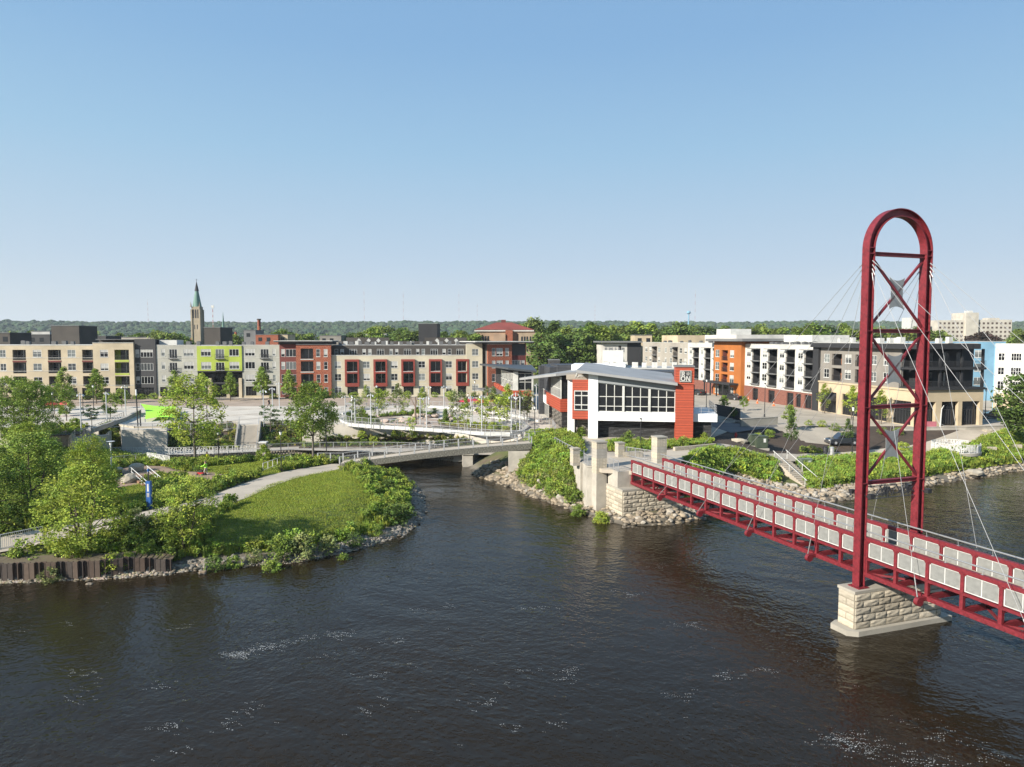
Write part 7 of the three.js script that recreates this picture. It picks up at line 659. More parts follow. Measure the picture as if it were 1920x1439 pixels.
// bed planting
let bi = 0; const bedNames = ['at the left of the loop', 'behind the boulders', 'in the flower bed of the loop', 'below the cream wall', 'beside the plaza stairs', 'below the left plaza edge', 'right of the left stairs', 'before the event hall', 'on the left plaza'];
beds.forEach(([poly, y], b) => { const xs = poly.map(p => p[0]), zs = poly.map(p => p[1]), x0 = Math.min(...xs), x1 = Math.max(...xs), z0 = Math.min(...zs), z1 = Math.max(...zs); const W = () => { const x = rr(x0, x1), z = rr(z0, z1); return sdf(poly, x, z) > .2 ? [x, z, y + .05] : null; }; scatter('bed_plants', 'low perennials in the bed ' + bedNames[b], b % 3 === 2 ? herb : tuft, [LM.mid, LM.deep, LM.straw, LM.grass][b % 4], [120, 90, 240, 260, 90, 110, 60, 520, 160][b], W, [.35, .8]); scatter('bed_plants', 'leafy perennials in the bed ' + bedNames[b], weed[b % 2], [LM.deep, LM.mid, LM.fresh][b % 3], [40, 40, 60, 110, 40, 50, 30, 150, 70][b], W, [.4, .8]);
  const n = [4, 5, 3, 11, 4, 5, 3, 6, 6][b]; for (let i = 0, g = 0; i < n && g < 400; g++) { const p = W(); if (!p) continue; i++; SH(pick(['bush', 'bush2']), 'rounded garden shrub in the bed ' + bedNames[b], p, rr(.55, .95), pick([LM.mid, LM.deep, LM.fresh]), 'garden shrubs ' + bedNames[b], y + .03); } });
[[1128, 812, 'tall flowering shrub at the foot of the white pier', 1.15, LM.fresh], [1090, 815, 'round shrub in the corner beside the red bay', .8, LM.mid], [1325, 824, 'pair of low shrubs right of the red tower base', .7, LM.fresh], [1010, 812, 'small shrub at the end of the curved railing', .5, LM.mid]].forEach(([px, py, lb, s, m]) => { const k = 14 * 1330 / (py - 636 + 4); SH('bush', lb, [(px - 960) / 1330 * k, -k], s, m, null, 5); });
[[1425, 822, .8], [1445, 818, .85], [1510, 826, .65], [1527, 826, .8], [1540, 826, .6], [1562, 824, .6], [1435, 826, .6], [1698, 822, .9], [1720, 824, .75], [1570, 810, .9], [1545, 806, .8], [1520, 804, .7], [1660, 812, .8], [1690, 812, .8]].forEach(([px, py, s]) => { const k = 15 * 1330 / (py - 636 + 6), x = (px - 960) / 1330 * k; SH('bush2', 'clipped round shrub in the mulch bed between path and car park', [x, -k], s * 1.1, pick([LM.mid, LM.fresh]), 'shrubs of the car park bed'); });
for (let i = 0; i < 34; i++) { const u = i / 33, px = [60, 640][0] + u * 830; const b = px < 230 ? 'tan block' : px < 540 ? 'pale block' : 'cream block'; if (Math.abs(px - 440) < 60) continue; const z = -(161.5 + 10 * px / 905) ; SH('bush2', 'hedge shrub at the foot of the ' + b, [(px - 960) / 1330 * -z, z], [rr(1.2, 1.9), rr(.9, 1.3), .9], pick([LM.mid, LM.deep]), 'hedge along the ' + b, 5); }
// boulders
[[216, 892, 1.2, 'pale boulder beside the disc lamp'], [247, 887, 1.5, 'large rounded boulder at the top of the court'], [235, 908, 1.5, 'grey boulder at the corner of the tan court'], [150, 898, 1.2, 'boulder under the slender pale green tree'], [112, 905, 1.1, 'boulder half hidden by the left trees']].forEach(([px, py, s, lb]) => { const k = 16.7 * 1330 / (py - 636), x = (px - 960) / 1330 * k, o = mesh('boulder', rocks[ri(0, 5)], MAT.limestone2); o.position.set(x, gh(x, -k) + .3 * s, -k); o.scale.set(s * 1.1, s * 1.35, s); o.rotation.y = rr(0, 6); tag(o, lb, 'boulder', 'court boulders'); });
{ const m2 = M(.50, .40, .34, .9, { map: mott.l }); for (let i = 0; i < 30; i++) { const px = rr(704, 862), py = rr(781, 796), k = 14 * 1330 / (py - 636), s = rr(.5, 1.2), o = mesh('boulder', rocks[ri(0, 5)], m2); o.position.set((px - 960) / 1330 * k, 5.05 + s * .2, -k); o.scale.set(s * 1.3, s, s); o.rotation.y = rr(0, 6); tag(o, 'pink-grey boulder in the dry stream bed of the loop', 'boulder', 'boulders of the dry stream bed'); } }
[[1390, 843, 1.4, 'large pale boulder on the lawn edge beside the path'], [1835, 848, 1.8, 'big flat rock on the bank right of the lace overlook'], [1905, 866, 3.2, 'broad tan rock slab at the right edge of the shore'], [1858, 820, 1.2, 'flat stone in the terraced bed at right']].forEach(([px, py, s, lb]) => { const k = 15.5 * 1330 / (py - 636), x = (px - 960) / 1330 * k, o = mesh('boulder', rocks[ri(0, 5)], MAT.limestone2); o.position.set(x, gh(x, -k) + .15 * s, -k); o.scale.set(s * 1.3, s * .8, s); tag(o, lb, 'boulder', 'right bank boulders'); });
// ---------- sloped planting in front of the plaza walls ----------
function slopeBed(label, low, high, yl, yh, ns) { // low/high: matching polylines
  const b = new MB(), n = low.length; for (let i = 0; i < n - 1; i++) b.quad([low[i][0], yl, low[i][1]], [low[i + 1][0], yl, low[i + 1][1]], [high[i + 1][0], yh, high[i + 1][1]], [high[i][0], yh, high[i][1]]); S_(b.build('planted_slope', soilM), 'mulched slope ' + label);
  const W = () => { const u = rnd() * (n - 1), i = Math.min(n - 2, u | 0), f = u - i, v = rnd(), L = [low[i][0] + (low[i + 1][0] - low[i][0]) * f, low[i][1] + (low[i + 1][1] - low[i][1]) * f], H = [high[i][0] + (high[i + 1][0] - high[i][0]) * f, high[i][1] + (high[i + 1][1] - high[i][1]) * f]; return [L[0] + (H[0] - L[0]) * v, L[1] + (H[1] - L[1]) * v, yl + (yh - yl) * v]; };
  scatter('slope_plants', 'grasses on the slope ' + label, tuft, LM.straw, ns, W, [.4, .85]); scatter('slope_plants', 'low shrubs on the slope ' + label, weed[0], LM.deep, Math.round(ns * .6), W, [.45, .9]); scatter('slope_plants', 'grey herbs on the slope ' + label, herb, LM.grey, Math.round(ns * .5), W, [.7, 1.3]);
  for (let i = 0; i < Math.round(ns / 26); i++) { const p = W(); SH(pick(['bush', 'bush2']), 'garden shrub on the slope ' + label, p, rr(.5, .85), pick([LM.mid, LM.deep, LM.fresh]), 'shrubs on the slope ' + label, p[2]); } for (let i = 0; i < Math.round(ns / 40); i++) { const p = W(), s = rr(.5, 1), o = mesh('boulder', rocks[ri(0, 5)], MAT.limestone2); o.position.set(p[0], p[2] + .1, p[1]); o.scale.set(s * 1.3, s * .8, s); o.rotation.y = rr(0, 6); tag(o, 'pale boulder on the slope ' + label, 'boulder', 'boulders on the slope ' + label); }
}
slopeBed('behind the open-crowned tree', [[-54.07,-111.15],[-49.09,-111.69],[-44.1,-112.8]], [[-57.49,-118.44],[-52.27,-119.19],[-46.88,-119.95]], 1.6, 4.65, 150); slopeBed('right of the plaza stairs', [[-40,-112.8],[-37.11,-113.92],[-34.35,-115.07]], [[-42.53,-119.95],[-39.24,-120.72],[-36.56,-121.5]], 1.6, 4.65, 120); slopeBed('between the left stairs and the stone pillar', [[-64.42,-109.54],[-62.6,-109.54],[-61.23,-110.07]], [[-67.77,-116.24],[-66.28,-116.24],[-64.78,-116.24]], 1.6, 4.65, 90); slopeBed('right of the dense round tree', [[-31.38,-115.07],[-23.01,-116.84],[-14.31,-118.05],[-6.9,-113.92]], [[-31.27,-114.75],[-22.83,-115.99],[-14.05,-115.99],[-6.81,-112.33]], 1.62, 2.9, 260);
// ---------- plaza things ----------
{ // lime shade sail
  const c = [[-70.75,-134.58],[-64.3,-135.57],[-57.39,-120.51],[-61.87,-118.95]], y = [6.7, 6.1, 5.6, 5.5], t = thing('shade_sail', 'bright lime green shade sail behind the open-crowned tree', 'shade sail', [c[0][0], 5, c[0][1]]), n = 12, P = (u, v) => { const pu = .5 + (u - .5) * (1 - .16 * Math.sin(Math.PI * v)), pv = .5 + (v - .5) * (1 - .2 * Math.sin(Math.PI * u)), q = (a, b, d, e) => (a * (1 - pu) + b * pu) * (1 - pv) + (e * (1 - pu) + d * pu) * pv; return [q(...c.map(p => p[0])) - c[0][0], q(...y) - 5, q(...c.map(p => p[1])) - c[0][1]]; }, b = new MB();
  for (let i = 0; i < n; i++) for (let j = 0; j < n; j++) { const A = P(i / n, j / n), B = P((i + 1) / n, j / n), C = P((i + 1) / n, (j + 1) / n), D = P(i / n, (j + 1) / n); b.quad(D, C, B, A); const dn = q => [q[0], q[1] - .02, q[2]]; b.quad(dn(A), dn(B), dn(C), dn(D)); } b.build('fabric', M(.36, .78, .05, .8, { map: null }), t); c.forEach((p, i) => new MB().tube([p[0] - c[0][0], 0, p[1] - c[0][1]], [p[0] - c[0][0], y[i] - 4.9, p[1] - c[0][1]], .07, 8).build('mast', lampM, t)); }
{ const p = [-35.67,-68.85], t = thing('call_pillar', 'blue emergency call pillar beside the path', 'call pillar', [p[0], gh(...p), p[1]]), bl = M(.02, .12, .42, .5, { map: mott.l }); new MB().box(-.22, .22, 0, 2.75, -.18, .18).build('body', bl, t); new MB().tube([0, 2.75, 0], [0, 3.7, 0], .06, 8).build('mast', MAT.darkMetal, t); new MB().tube([0, 3.7, 0], [0, 3.95, 0], .1, 8).build('beacon', bl, t); boxm('call_plate', MAT.steel, t, -.12, .12, 1.2, 1.6, .18, .2); boxm('lettering', MAT.white, t, -.08, .08, 1.75, 2.5, .18, .19); }
{ const p = [-25.18,-122.92], t = thing('ring_sculpture', 'large upright metal ring sculpture in the loop garden', 'sculpture', [p[0], 5, p[1]], .3), g = new THREE.TorusGeometry(1.15, .07, 8, 36); g.translate(0, 1.25, 0); mesh('ring', g, M(.50, .46, .38, .5), t); boxm('foot', MAT.concrete, t, -.4, .4, 0, .15, -.3, .3); }
{ const p = [-15.87,-115.95], t = thing('carved_trunk', 'tall carved bare tree trunk sculpture among the boulders', 'sculpture', [p[0], 5, p[1]]), w = M(.30, .23, .18, .9, { map: mott.l }), b = new MB(); let q = [0, 0, 0]; for (let i = 1; i <= 6; i++) { const r = [.06 * Math.sin(i * 1.7), i * .75, .05 * Math.cos(i)]; b.tube(q, r, .24 - i * .02, 8, .22 - i * .02); q = r; } b.build('trunk', w, t); const k = new MB(); k.tube([0, 2.8, 0], [-.75, 4.4, 0], .1, 6, .05); k.tube([-.75, 4.4, 0], [-.55, 5.1, 0], .06, 6, .03); k.build('limb', w, t); const k2 = new MB(); k2.tube([0, 3.2, 0], [.5, 4.9, .1], .09, 6, .04); k2.build('limb', w, t); }
const parasol = (px, py, c, lb) => { const k = 14 * 1330 / (py - 636), t = thing('parasol', lb, 'parasol', [(px - 960) / 1330 * k, 5, -k], 0, 'cafe parasols'); new MB().tube([0, 0, 0], [0, 2.5, 0], .04, 6).build('pole', MAT.steel, t); const g = new THREE.ConeGeometry(1.5, .55, 8, 1, true); g.translate(0, 2.45, 0); mesh('canopy', g, M(...c, .8, { side: THREE.DoubleSide, map: null }), t); new MB().tube([0, 0, 0], [0, .08, 0], .35, 10).build('base', MAT.darkMetal, t); };
parasol(872, 775, [.5, .03, .06], 'crimson parasol left of the cafe'); parasol(884, 772, [.5, .03, .06], 'crimson parasol behind the loop, second from the cafe'); parasol(902, 776, [.55, .12, .03], 'orange parasol among the thin trees'); parasol(920, 774, [.5, .10, .04], 'orange-red parasol under the cafe canopy'); parasol(92, 782, [.45, .05, .04], 'red parasol at the far left of the plaza'); parasol(118, 781, [.45, .06, .05], 'red parasol between the small plaza trees at left');
// benches, bins and cabinets
[[1552, 846, 'dark litter bin beside the path, left one'], [1565, 846, 'pale litter bin beside the path, right one']].forEach(([px, py, lb], i) => { const k = 16.3 * 1330 / (py + 4 - 636), x = (px - 960) / 1330 * k, t = thing('litter_bin', lb, 'bin', [x, gh(x, -k) + .05, -k]); new MB().tube([0, 0, 0], [0, 1.0, 0], .3, 12).build('body', i ? MAT.steel : MAT.darkMetal, t); new MB().tube([0, 1, 0], [0, 1.12, 0], .32, 12, .2).build('lid', i ? MAT.steel : MAT.black, t); });
const cabM = M(.075, .10, .065, .6, { map: mott.l }), cab = (px, py, w, h, d, lb, m = cabM) => { const k = 14.6 * 1330 / (py - 636), x = (px - 960) / 1330 * k, t = thing('utility_cabinet', lb, 'cabinet', [x, gh(x, -k), -k], .1, 'utility cabinets'); boxm('pad', MAT.concrete, t, -w / 2 - .15, w / 2 + .15, -.2, .12, -d - .1, .15); boxm('body', m, t, -w / 2, w / 2, .12, h, -d, 0); boxm('door', m, t, -w / 2 + .08, w / 2 - .08, .25, h - .2, 0, .04); boxm('lid', m, t, -w / 2 - .05, w / 2 + .05, h, h + .08, -d - .05, .06); if (w > 1.4) boxm('warning_label', MAT.white, t, w * .1, w * .1 + .35, h * .55, h * .85, .041, .05); };
cab(1433, 833, 1.7, 1.75, 1.3, 'dark green transformer cabinet with a white label'); cab(1419, 832, 1.0, 1.6, 1.1, 'narrow dark green cabinet left of the labelled transformer'); cab(1518, 846, 1.5, 1.3, .8, 'low pale green cabinet at the path edge', M(.20, .25, .20, .6));
{ const p = [32.37,-101.83], t = thing('fire_hydrant', 'small red fire hydrant in the mulch beside the drive', 'hydrant', [p[0], gh(...p), p[1]]), m = M(.42, .02, .02, .5, { map: null }); new MB().tube([0, 0, 0], [0, .7, 0], .13, 10).build('barrel', m, t); new MB().sphere(0, .72, 0, .15, .8).build('bonnet', m, t); new MB().tube([-.24, .48, 0], [.24, .48, 0], .08, 8).build('outlet', m, t); }
wallRun('dark slatted fence behind the event hall terrace', [[37.74,-130.76],[39.5,-122.1]], 5, 7.0, .15, FM.panelDark, 'screen_fence', null); wallRun('low grey block wall enclosing the service yard', [[36.61,-113.11],[43.49,-115.95]], 5, 6.2, .3, MAT.concreteOld, 'yard_wall');
[[1290, 770], [1310, 775], [700, 764], [720, 764], [655, 764]].forEach(([px, py], i) => { if (i < 2) return; const k = 14 * 1330 / (py - 636), t = thing('bench', ['', '', 'grey bench before the first red framed balcony', 'grey bench before the second red framed balcony', 'grey bench near the brick bay planting'][i], 'bench', [(px - 960) / 1330 * k, 5, -k], 0, 'street benches'); boxm('seat', MAT.galv, t, -.9, .9, .42, .48, -.2, .2); boxm('backrest', MAT.galv, t, -.9, .9, .55, .9, -.24, -.2); for (const s of [-1, 1]) boxm('leg', MAT.darkMetal, t, s * .75 - .04, s * .75 + .04, 0, .42, -.2, .2); });
// overlook with cut-metal railing
{
  const c = [65.1,-103.25], t = thing('overlook', 'round concrete overlook with white cut-metal lace railing on the right bank', 'overlook', [c[0], 2.55, c[1]]), r = 3.1, base = new THREE.CylinderGeometry(r + .15, r + .1, .42, 32); base.translate(0, -.05, 0); mesh('slab', base, MAT.concrete, t); const st = new THREE.CylinderGeometry(1.6, 1.5, 2.6, 20); st.translate(.4, -1.5, .2); mesh('stem', MAT ? st : st, MAT.concreteOld, t);
  const n = 22; for (let i = 0; i < n; i++) { const a = Math.PI * (1.15 + 1.75 * i / n) + Math.PI, b = Math.PI * (1.15 + 1.75 * (i + 1) / n) + Math.PI, A = [Math.cos(a) * r, 0, -Math.sin(a) * r], B = [Math.cos(b) * r, 0, -Math.sin(b) * r], m = new MB(), L = (u, y) => [A[0] + (B[0] - A[0]) * u, y, A[2] + (B[2] - A[2]) * u]; m.bar(L(0, .2), L(1, .2), .03, .07); m.bar(L(0, 1.35), L(1, 1.35), .03, .07); m.bar(L(0, .16), L(0, 1.38), .05, .05); for (let k = 0; k < 9; k++) m.bar(L(rnd(), rr(.2, .6)), L(rnd(), rr(.8, 1.35)), .03, rr(.06, .13)); for (let k = 0; k < 2; k++) m.bar(L(0, rr(.4, 1.2)), L(1, rr(.4, 1.2)), .03, .1); m.build('lace_panel', MAT.white, t); }
}
{ const p = [68.03,-112.03], t = thing('sculpture', 'white abstract mast sculpture with pink base behind the lace overlook', 'sculpture', [p[0], gh(...p), p[1]]); new MB().tube([0, 0, 0], [.15, 3.2, 0], .14, 8, .08).build('mast', MAT.white, t); new MB().tube([.15, 3.2, 0], [.5, 3.8, 0], .1, 8, .05).build('beak', MAT.white, t); boxm('pink_panel', M(.5, .16, .2, .7), t, -2.1, -.5, 0, 1.2, -.3, -.1); new MB().bar([0, .9, 0], [1.7, .1, 0], .05, .05).build('strut', MAT.steel, t); }
for (let i = 0; i < 4; i++) wallRun('low stone terrace edge on the slope right of the corner building, ' + ['first from left', 'second from left', 'third from left', 'rightmost'][i], [[66 + i * 5.5, -106 - i * 2.4], [72 + i * 5.5, -104.8 - i * 2.4]], gh(69 + i * 5.5, -105.4 - i * 2.4) - .5, gh(69 + i * 5.5, -105.4 - i * 2.4) + .32, .5, MAT.limestone2, 'terrace_edge', null);
wallRun('concrete ramp wall along the river side of the corner building', [[62, -111.5], [72, -112.2], [88, -116.2]], 3, 5.02, .35, MAT.concrete, 'ramp_wall'); S_(new MB().prism([[62, -111.4], [72, -112.1], [88, -116.1], [92, -124], [66, -118]], 3, 5.0).build('shop_walk', MAT.walk), 'pale walk before the corner building shops');
// ---------- cars ----------
function carProto(kind, m) { // +x forward; body by side profile, glasshouse, wheels
  const t = new THREE.Group(), L = kind === 'suv' ? 4.6 : 4.5, W = 1.82, H = kind === 'suv' ? 1.68 : 1.42, s = new THREE.Shape(), h = L / 2, bl = .95; s.moveTo(-h, .3); s.lineTo(-h + .02, .75); s.quadraticCurveTo(-h + .05, bl, -h + .3, bl); s.lineTo(h - 1.15, bl - .02); s.quadraticCurveTo(h - .2, bl - .1, h, .7); s.lineTo(h, .3); s.lineTo(h - .5, .24); s.absarc(h - .85, .3, .37, 0, Math.PI, false); s.lineTo(-h + 1.25, .24); s.absarc(-h + .88, .3, .37, 0, Math.PI, false); s.lineTo(-h, .28);
  const ex = (sh, w, bv) => { const g = new THREE.ExtrudeGeometry(sh, { depth: w - bv * 2, bevelEnabled: true, bevelSize: bv, bevelThickness: bv, bevelSegments: 2, curveSegments: 6 }); g.translate(0, 0, -w / 2 + bv); return g; }; mesh('body', ex(s, W, .07), m, t);
  const c = new THREE.Shape(), r0 = kind === 'suv' ? -h + .15 : -h + .75, r1 = kind === 'suv' ? -h + .45 : -h + 1.35; c.moveTo(r0, bl - .02); c.lineTo(r1, H - .06); c.quadraticCurveTo(r1 + .1, H, r1 + .3, H); c.lineTo(h - 2.05, H - .03); c.quadraticCurveTo(h - 1.9, H - .05, h - 1.15, bl - .04); const cab = mesh('cabin', ex(c, W - .22, .09), m, t); const gm = GL[0]; const zi = W / 2 - .1; for (const z of [-1, 1]) { const g = new MB(), q = (x, y) => [x, y, z * (zi + .004)], a = [r0 + .25, bl + .05], b = [r1 + .22, H - .12], d = [h - 2.12, H - .14], e = [h - 1.5, bl + .05]; z > 0 ? g.quad(q(...a), q(...e), q(...d), q(...b)) : g.quad(q(...b), q(...d), q(...e), q(...a)); g.build('side_window', gm, cab); } const ws = new MB(), wz = W / 2 - .25; ws.quad([h - 1.25, bl + .02, wz], [h - 1.25, bl + .02, -wz], [h - 1.93, H - .08, -wz + .05], [h - 1.93, H - .08, wz - .05]); ws.build('windscreen', gm, cab).position.set(.06, .03, 0); const rw = new MB(); rw.quad([r0 + .02, bl + .05, -wz], [r0 + .02, bl + .05, wz], [r1 + .02, H - .12, wz - .05], [r1 + .02, H - .12, -wz + .05]); rw.build('rear_window', gm, cab).position.set(-.07, .02, 0);
  for (const x of [h - .85, -h + .88]) for (const z of [-1, 1]) { const g = new THREE.CylinderGeometry(.33, .33, .22, 16); g.rotateX(Math.PI / 2); g.translate(x, .33, z * (W / 2 - .1)); const w = mesh('wheel', g, MAT.black, t), rg = new THREE.CylinderGeometry(.2, .2, .03, 10); rg.rotateX(Math.PI / 2); rg.translate(x, .33, z * (W / 2 + .02)); mesh('rim', rg, MAT.steel, w); }
  for (const z of [-1, 1]) { boxm('headlight', MAT.white, t, h - .02, h + .08, .62, .78, z * .7 - .18, z * .7 + .18); boxm('tail_light', M(.35, .01, .01, .3, { map: null }), t, -h - .08, -h + .02, .7, .9, z * .72 - .14, z * .72 + .14); } return t;
}
const cp = (r, g, b) => new THREE.MeshPhysicalMaterial({ color: lin(r, g, b), roughness: .35, clearcoat: 1, clearcoatRoughness: .06 }), protos = { dark: carProto('suv', cp(.02, .023, .03)), black: carProto('car', cp(.012, .012, .014)), silver: carProto('car', cp(.38, .39, .40)), white: carProto('suv', cp(.62, .62, .6)), maroon: carProto('car', cp(.07, .012, .02)), blue: carProto('car', cp(.03, .06, .12)) };
[['dark', 1584, 812, 3.2, 'dark grey estate car parked in the near bay beside the path'], ['black', 1374, 750, 2.2, 'black car parked beside the orange block'], ['black', 1310, 741, 1.9, 'black car behind the event hall terrace'], ['maroon', 990, 664.5, .2, 'maroon car at the left end of the far car park'], ['silver', 1002, 664, .2, 'silver car in the far car park, second from left'], ['dark', 1014, 664, .2, 'dark car in the far car park, middle'], ['white', 1026, 663, .2, 'white car in the far car park'], ['silver', 1037, 663.5, .2, 'silver car in the far car park beside the white one'], ['blue', 1056, 664, .2, 'dark blue car at the right end of the far car park'], ['dark', 1872, 786, 2.6, 'dark car parked right of the corner building, nearest'], ['black', 1888, 783, 2.6, 'black car parked right of the corner building, second'], ['silver', 1903, 781, 2.6, 'silver car parked right of the corner building, farthest']].forEach(([k, px, py, a, lb]) => { const d = 14 * 1330 / (py - 636), c = protos[k].clone(); c.name = numbered('parked_car'); c.position.set((px - 960) / 1330 * d, 5.01, -d); c.rotation.y = a; scene.add(tag(c, lb, 'car', 'parked cars')); if (px === 1584) c.position.y = gh(c.position.x, -d) + .06; });
S_(drape('parking_bay', [[44, -105.5], [52, -105.5], [54, -112.5], [40, -112.5]], M(.44, .39, .32, .95, { map: mott.s }), .05, .5), 'small pale parking bay beside the mulch bed');
for (const [px, py] of [[1405, 752], [1422, 757], [1440, 754], [1453, 762]]) { const k = 14 * 1330 / (py - 636), t = thing('traffic_cone', 'orange traffic cone on the pavement before the brick ground floor', 'traffic cone', [(px - 960) / 1330 * k, 5.01, -k], 0, 'orange traffic cones'), m = M(.65, .12, .01, .6, { map: null }); new MB().tube([0, .05, 0], [0, .95, 0], .2, 10, .04).build('cone', m, t); boxm('foot', m, t, -.25, .25, 0, .06, -.25, .25); new MB().tube([0, .5, 0], [0, .64, 0], .125, 10, .1).build('band', MAT.white, t); }
// ---------- people: one continuous body each, from joints with radii ----------
function bodyGeo(J, bones, col) { // smooth union of tapered capsules, meshed on a grid by marching tetrahedra
  const cs = .024, lo = [1e9, 1e9, 1e9], hi = [-1e9, -1e9, -1e9]; for (const k in J) for (let i = 0; i < 3; i++) { lo[i] = Math.min(lo[i], J[k][i] - J[k][3] - .06); hi[i] = Math.max(hi[i], J[k][i] + J[k][3] + .06); } const n = lo.map((v, i) => Math.ceil((hi[i] - v) / cs) + 1), F = new Float32Array(n[0] * n[1] * n[2]), id = (x, y, z) => (z * n[1] + y) * n[0] + x;
  const dist = (x, y, z) => { let s = 0; for (const [a, b] of bones) { const A = J[a], B = J[b], dx = B[0] - A[0], dy = B[1] - A[1], dz = B[2] - A[2], t = clamp(((x - A[0]) * dx + (y - A[1]) * dy + (z - A[2]) * dz) / (dx * dx + dy * dy + dz * dz + 1e-9)); s += Math.exp(-45 * (Math.hypot(x - A[0] - t * dx, y - A[1] - t * dy, z - A[2] - t * dz) - (A[3] + (B[3] - A[3]) * t))); } return -Math.log(s + 1e-30) / 45; };
  for (let z = 0; z < n[2]; z++) for (let y = 0; y < n[1]; y++) for (let x = 0; x < n[0]; x++) F[id(x, y, z)] = dist(lo[0] + x * cs, lo[1] + y * cs, lo[2] + z * cs);
  const P = [], N = [], C = [], tets = [[0, 5, 1, 6], [0, 1, 2, 6], [0, 2, 3, 6], [0, 3, 7, 6], [0, 7, 4, 6], [0, 4, 5, 6]], off = [[0, 0, 0], [1, 0, 0], [1, 1, 0], [0, 1, 0], [0, 0, 1], [1, 0, 1], [1, 1, 1], [0, 1, 1]];
  const grad = p => { const e = .01, g = [dist(p[0] + e, p[1], p[2]) - dist(p[0] - e, p[1], p[2]), dist(p[0], p[1] + e, p[2]) - dist(p[0], p[1] - e, p[2]), dist(p[0], p[1], p[2] + e) - dist(p[0], p[1], p[2] - e)], l = Math.hypot(...g) || 1; return g.map(v => v / l); };
  const out = (a, b, c) => { const ga = grad(a), u = [b[0] - a[0], b[1] - a[1], b[2] - a[2]], v = [c[0] - a[0], c[1] - a[1], c[2] - a[2]], f = (u[1] * v[2] - u[2] * v[1]) * ga[0] + (u[2] * v[0] - u[0] * v[2]) * ga[1] + (u[0] * v[1] - u[1] * v[0]) * ga[2]; for (const p of f > 0 ? [a, b, c] : [a, c, b]) { P.push(...p); N.push(...grad(p)); C.push(...col(p)); } };
  for (let z = 0; z < n[2] - 1; z++) for (let y = 0; y < n[1] - 1; y++) for (let x = 0; x < n[0] - 1; x++) { const v = off.map(o => F[id(x + o[0], y + o[1], z + o[2])]); if (Math.min(...v) > 0 || Math.max(...v) < 0) continue; for (const t of tets) { const ins = t.filter(i => v[i] < 0), ous = t.filter(i => v[i] >= 0), pt = (i, j) => { const s = v[i] / (v[i] - v[j]), a = off[i], b = off[j]; return [0, 1, 2].map(k => lo[k] + ([x, y, z][k] + a[k] + (b[k] - a[k]) * s) * cs); }; if (ins.length === 1) out(pt(ins[0], ous[0]), pt(ins[0], ous[1]), pt(ins[0], ous[2])); else if (ins.length === 3) out(pt(ous[0], ins[0]), pt(ous[0], ins[1]), pt(ous[0], ins[2])); else if (ins.length === 2) { const a = pt(ins[0], ous[0]), b = pt(ins[0], ous[1]), c = pt(ins[1], ous[1]), d = pt(ins[1], ous[0]); out(a, b, c); out(a, c, d); } } }
  const g = new THREE.BufferGeometry(); g.setAttribute('position', new THREE.Float32BufferAttribute(P, 3)); g.setAttribute('normal', new THREE.Float32BufferAttribute(N, 3)); g.setAttribute('color', new THREE.Float32BufferAttribute(C, 3)); return g;
}
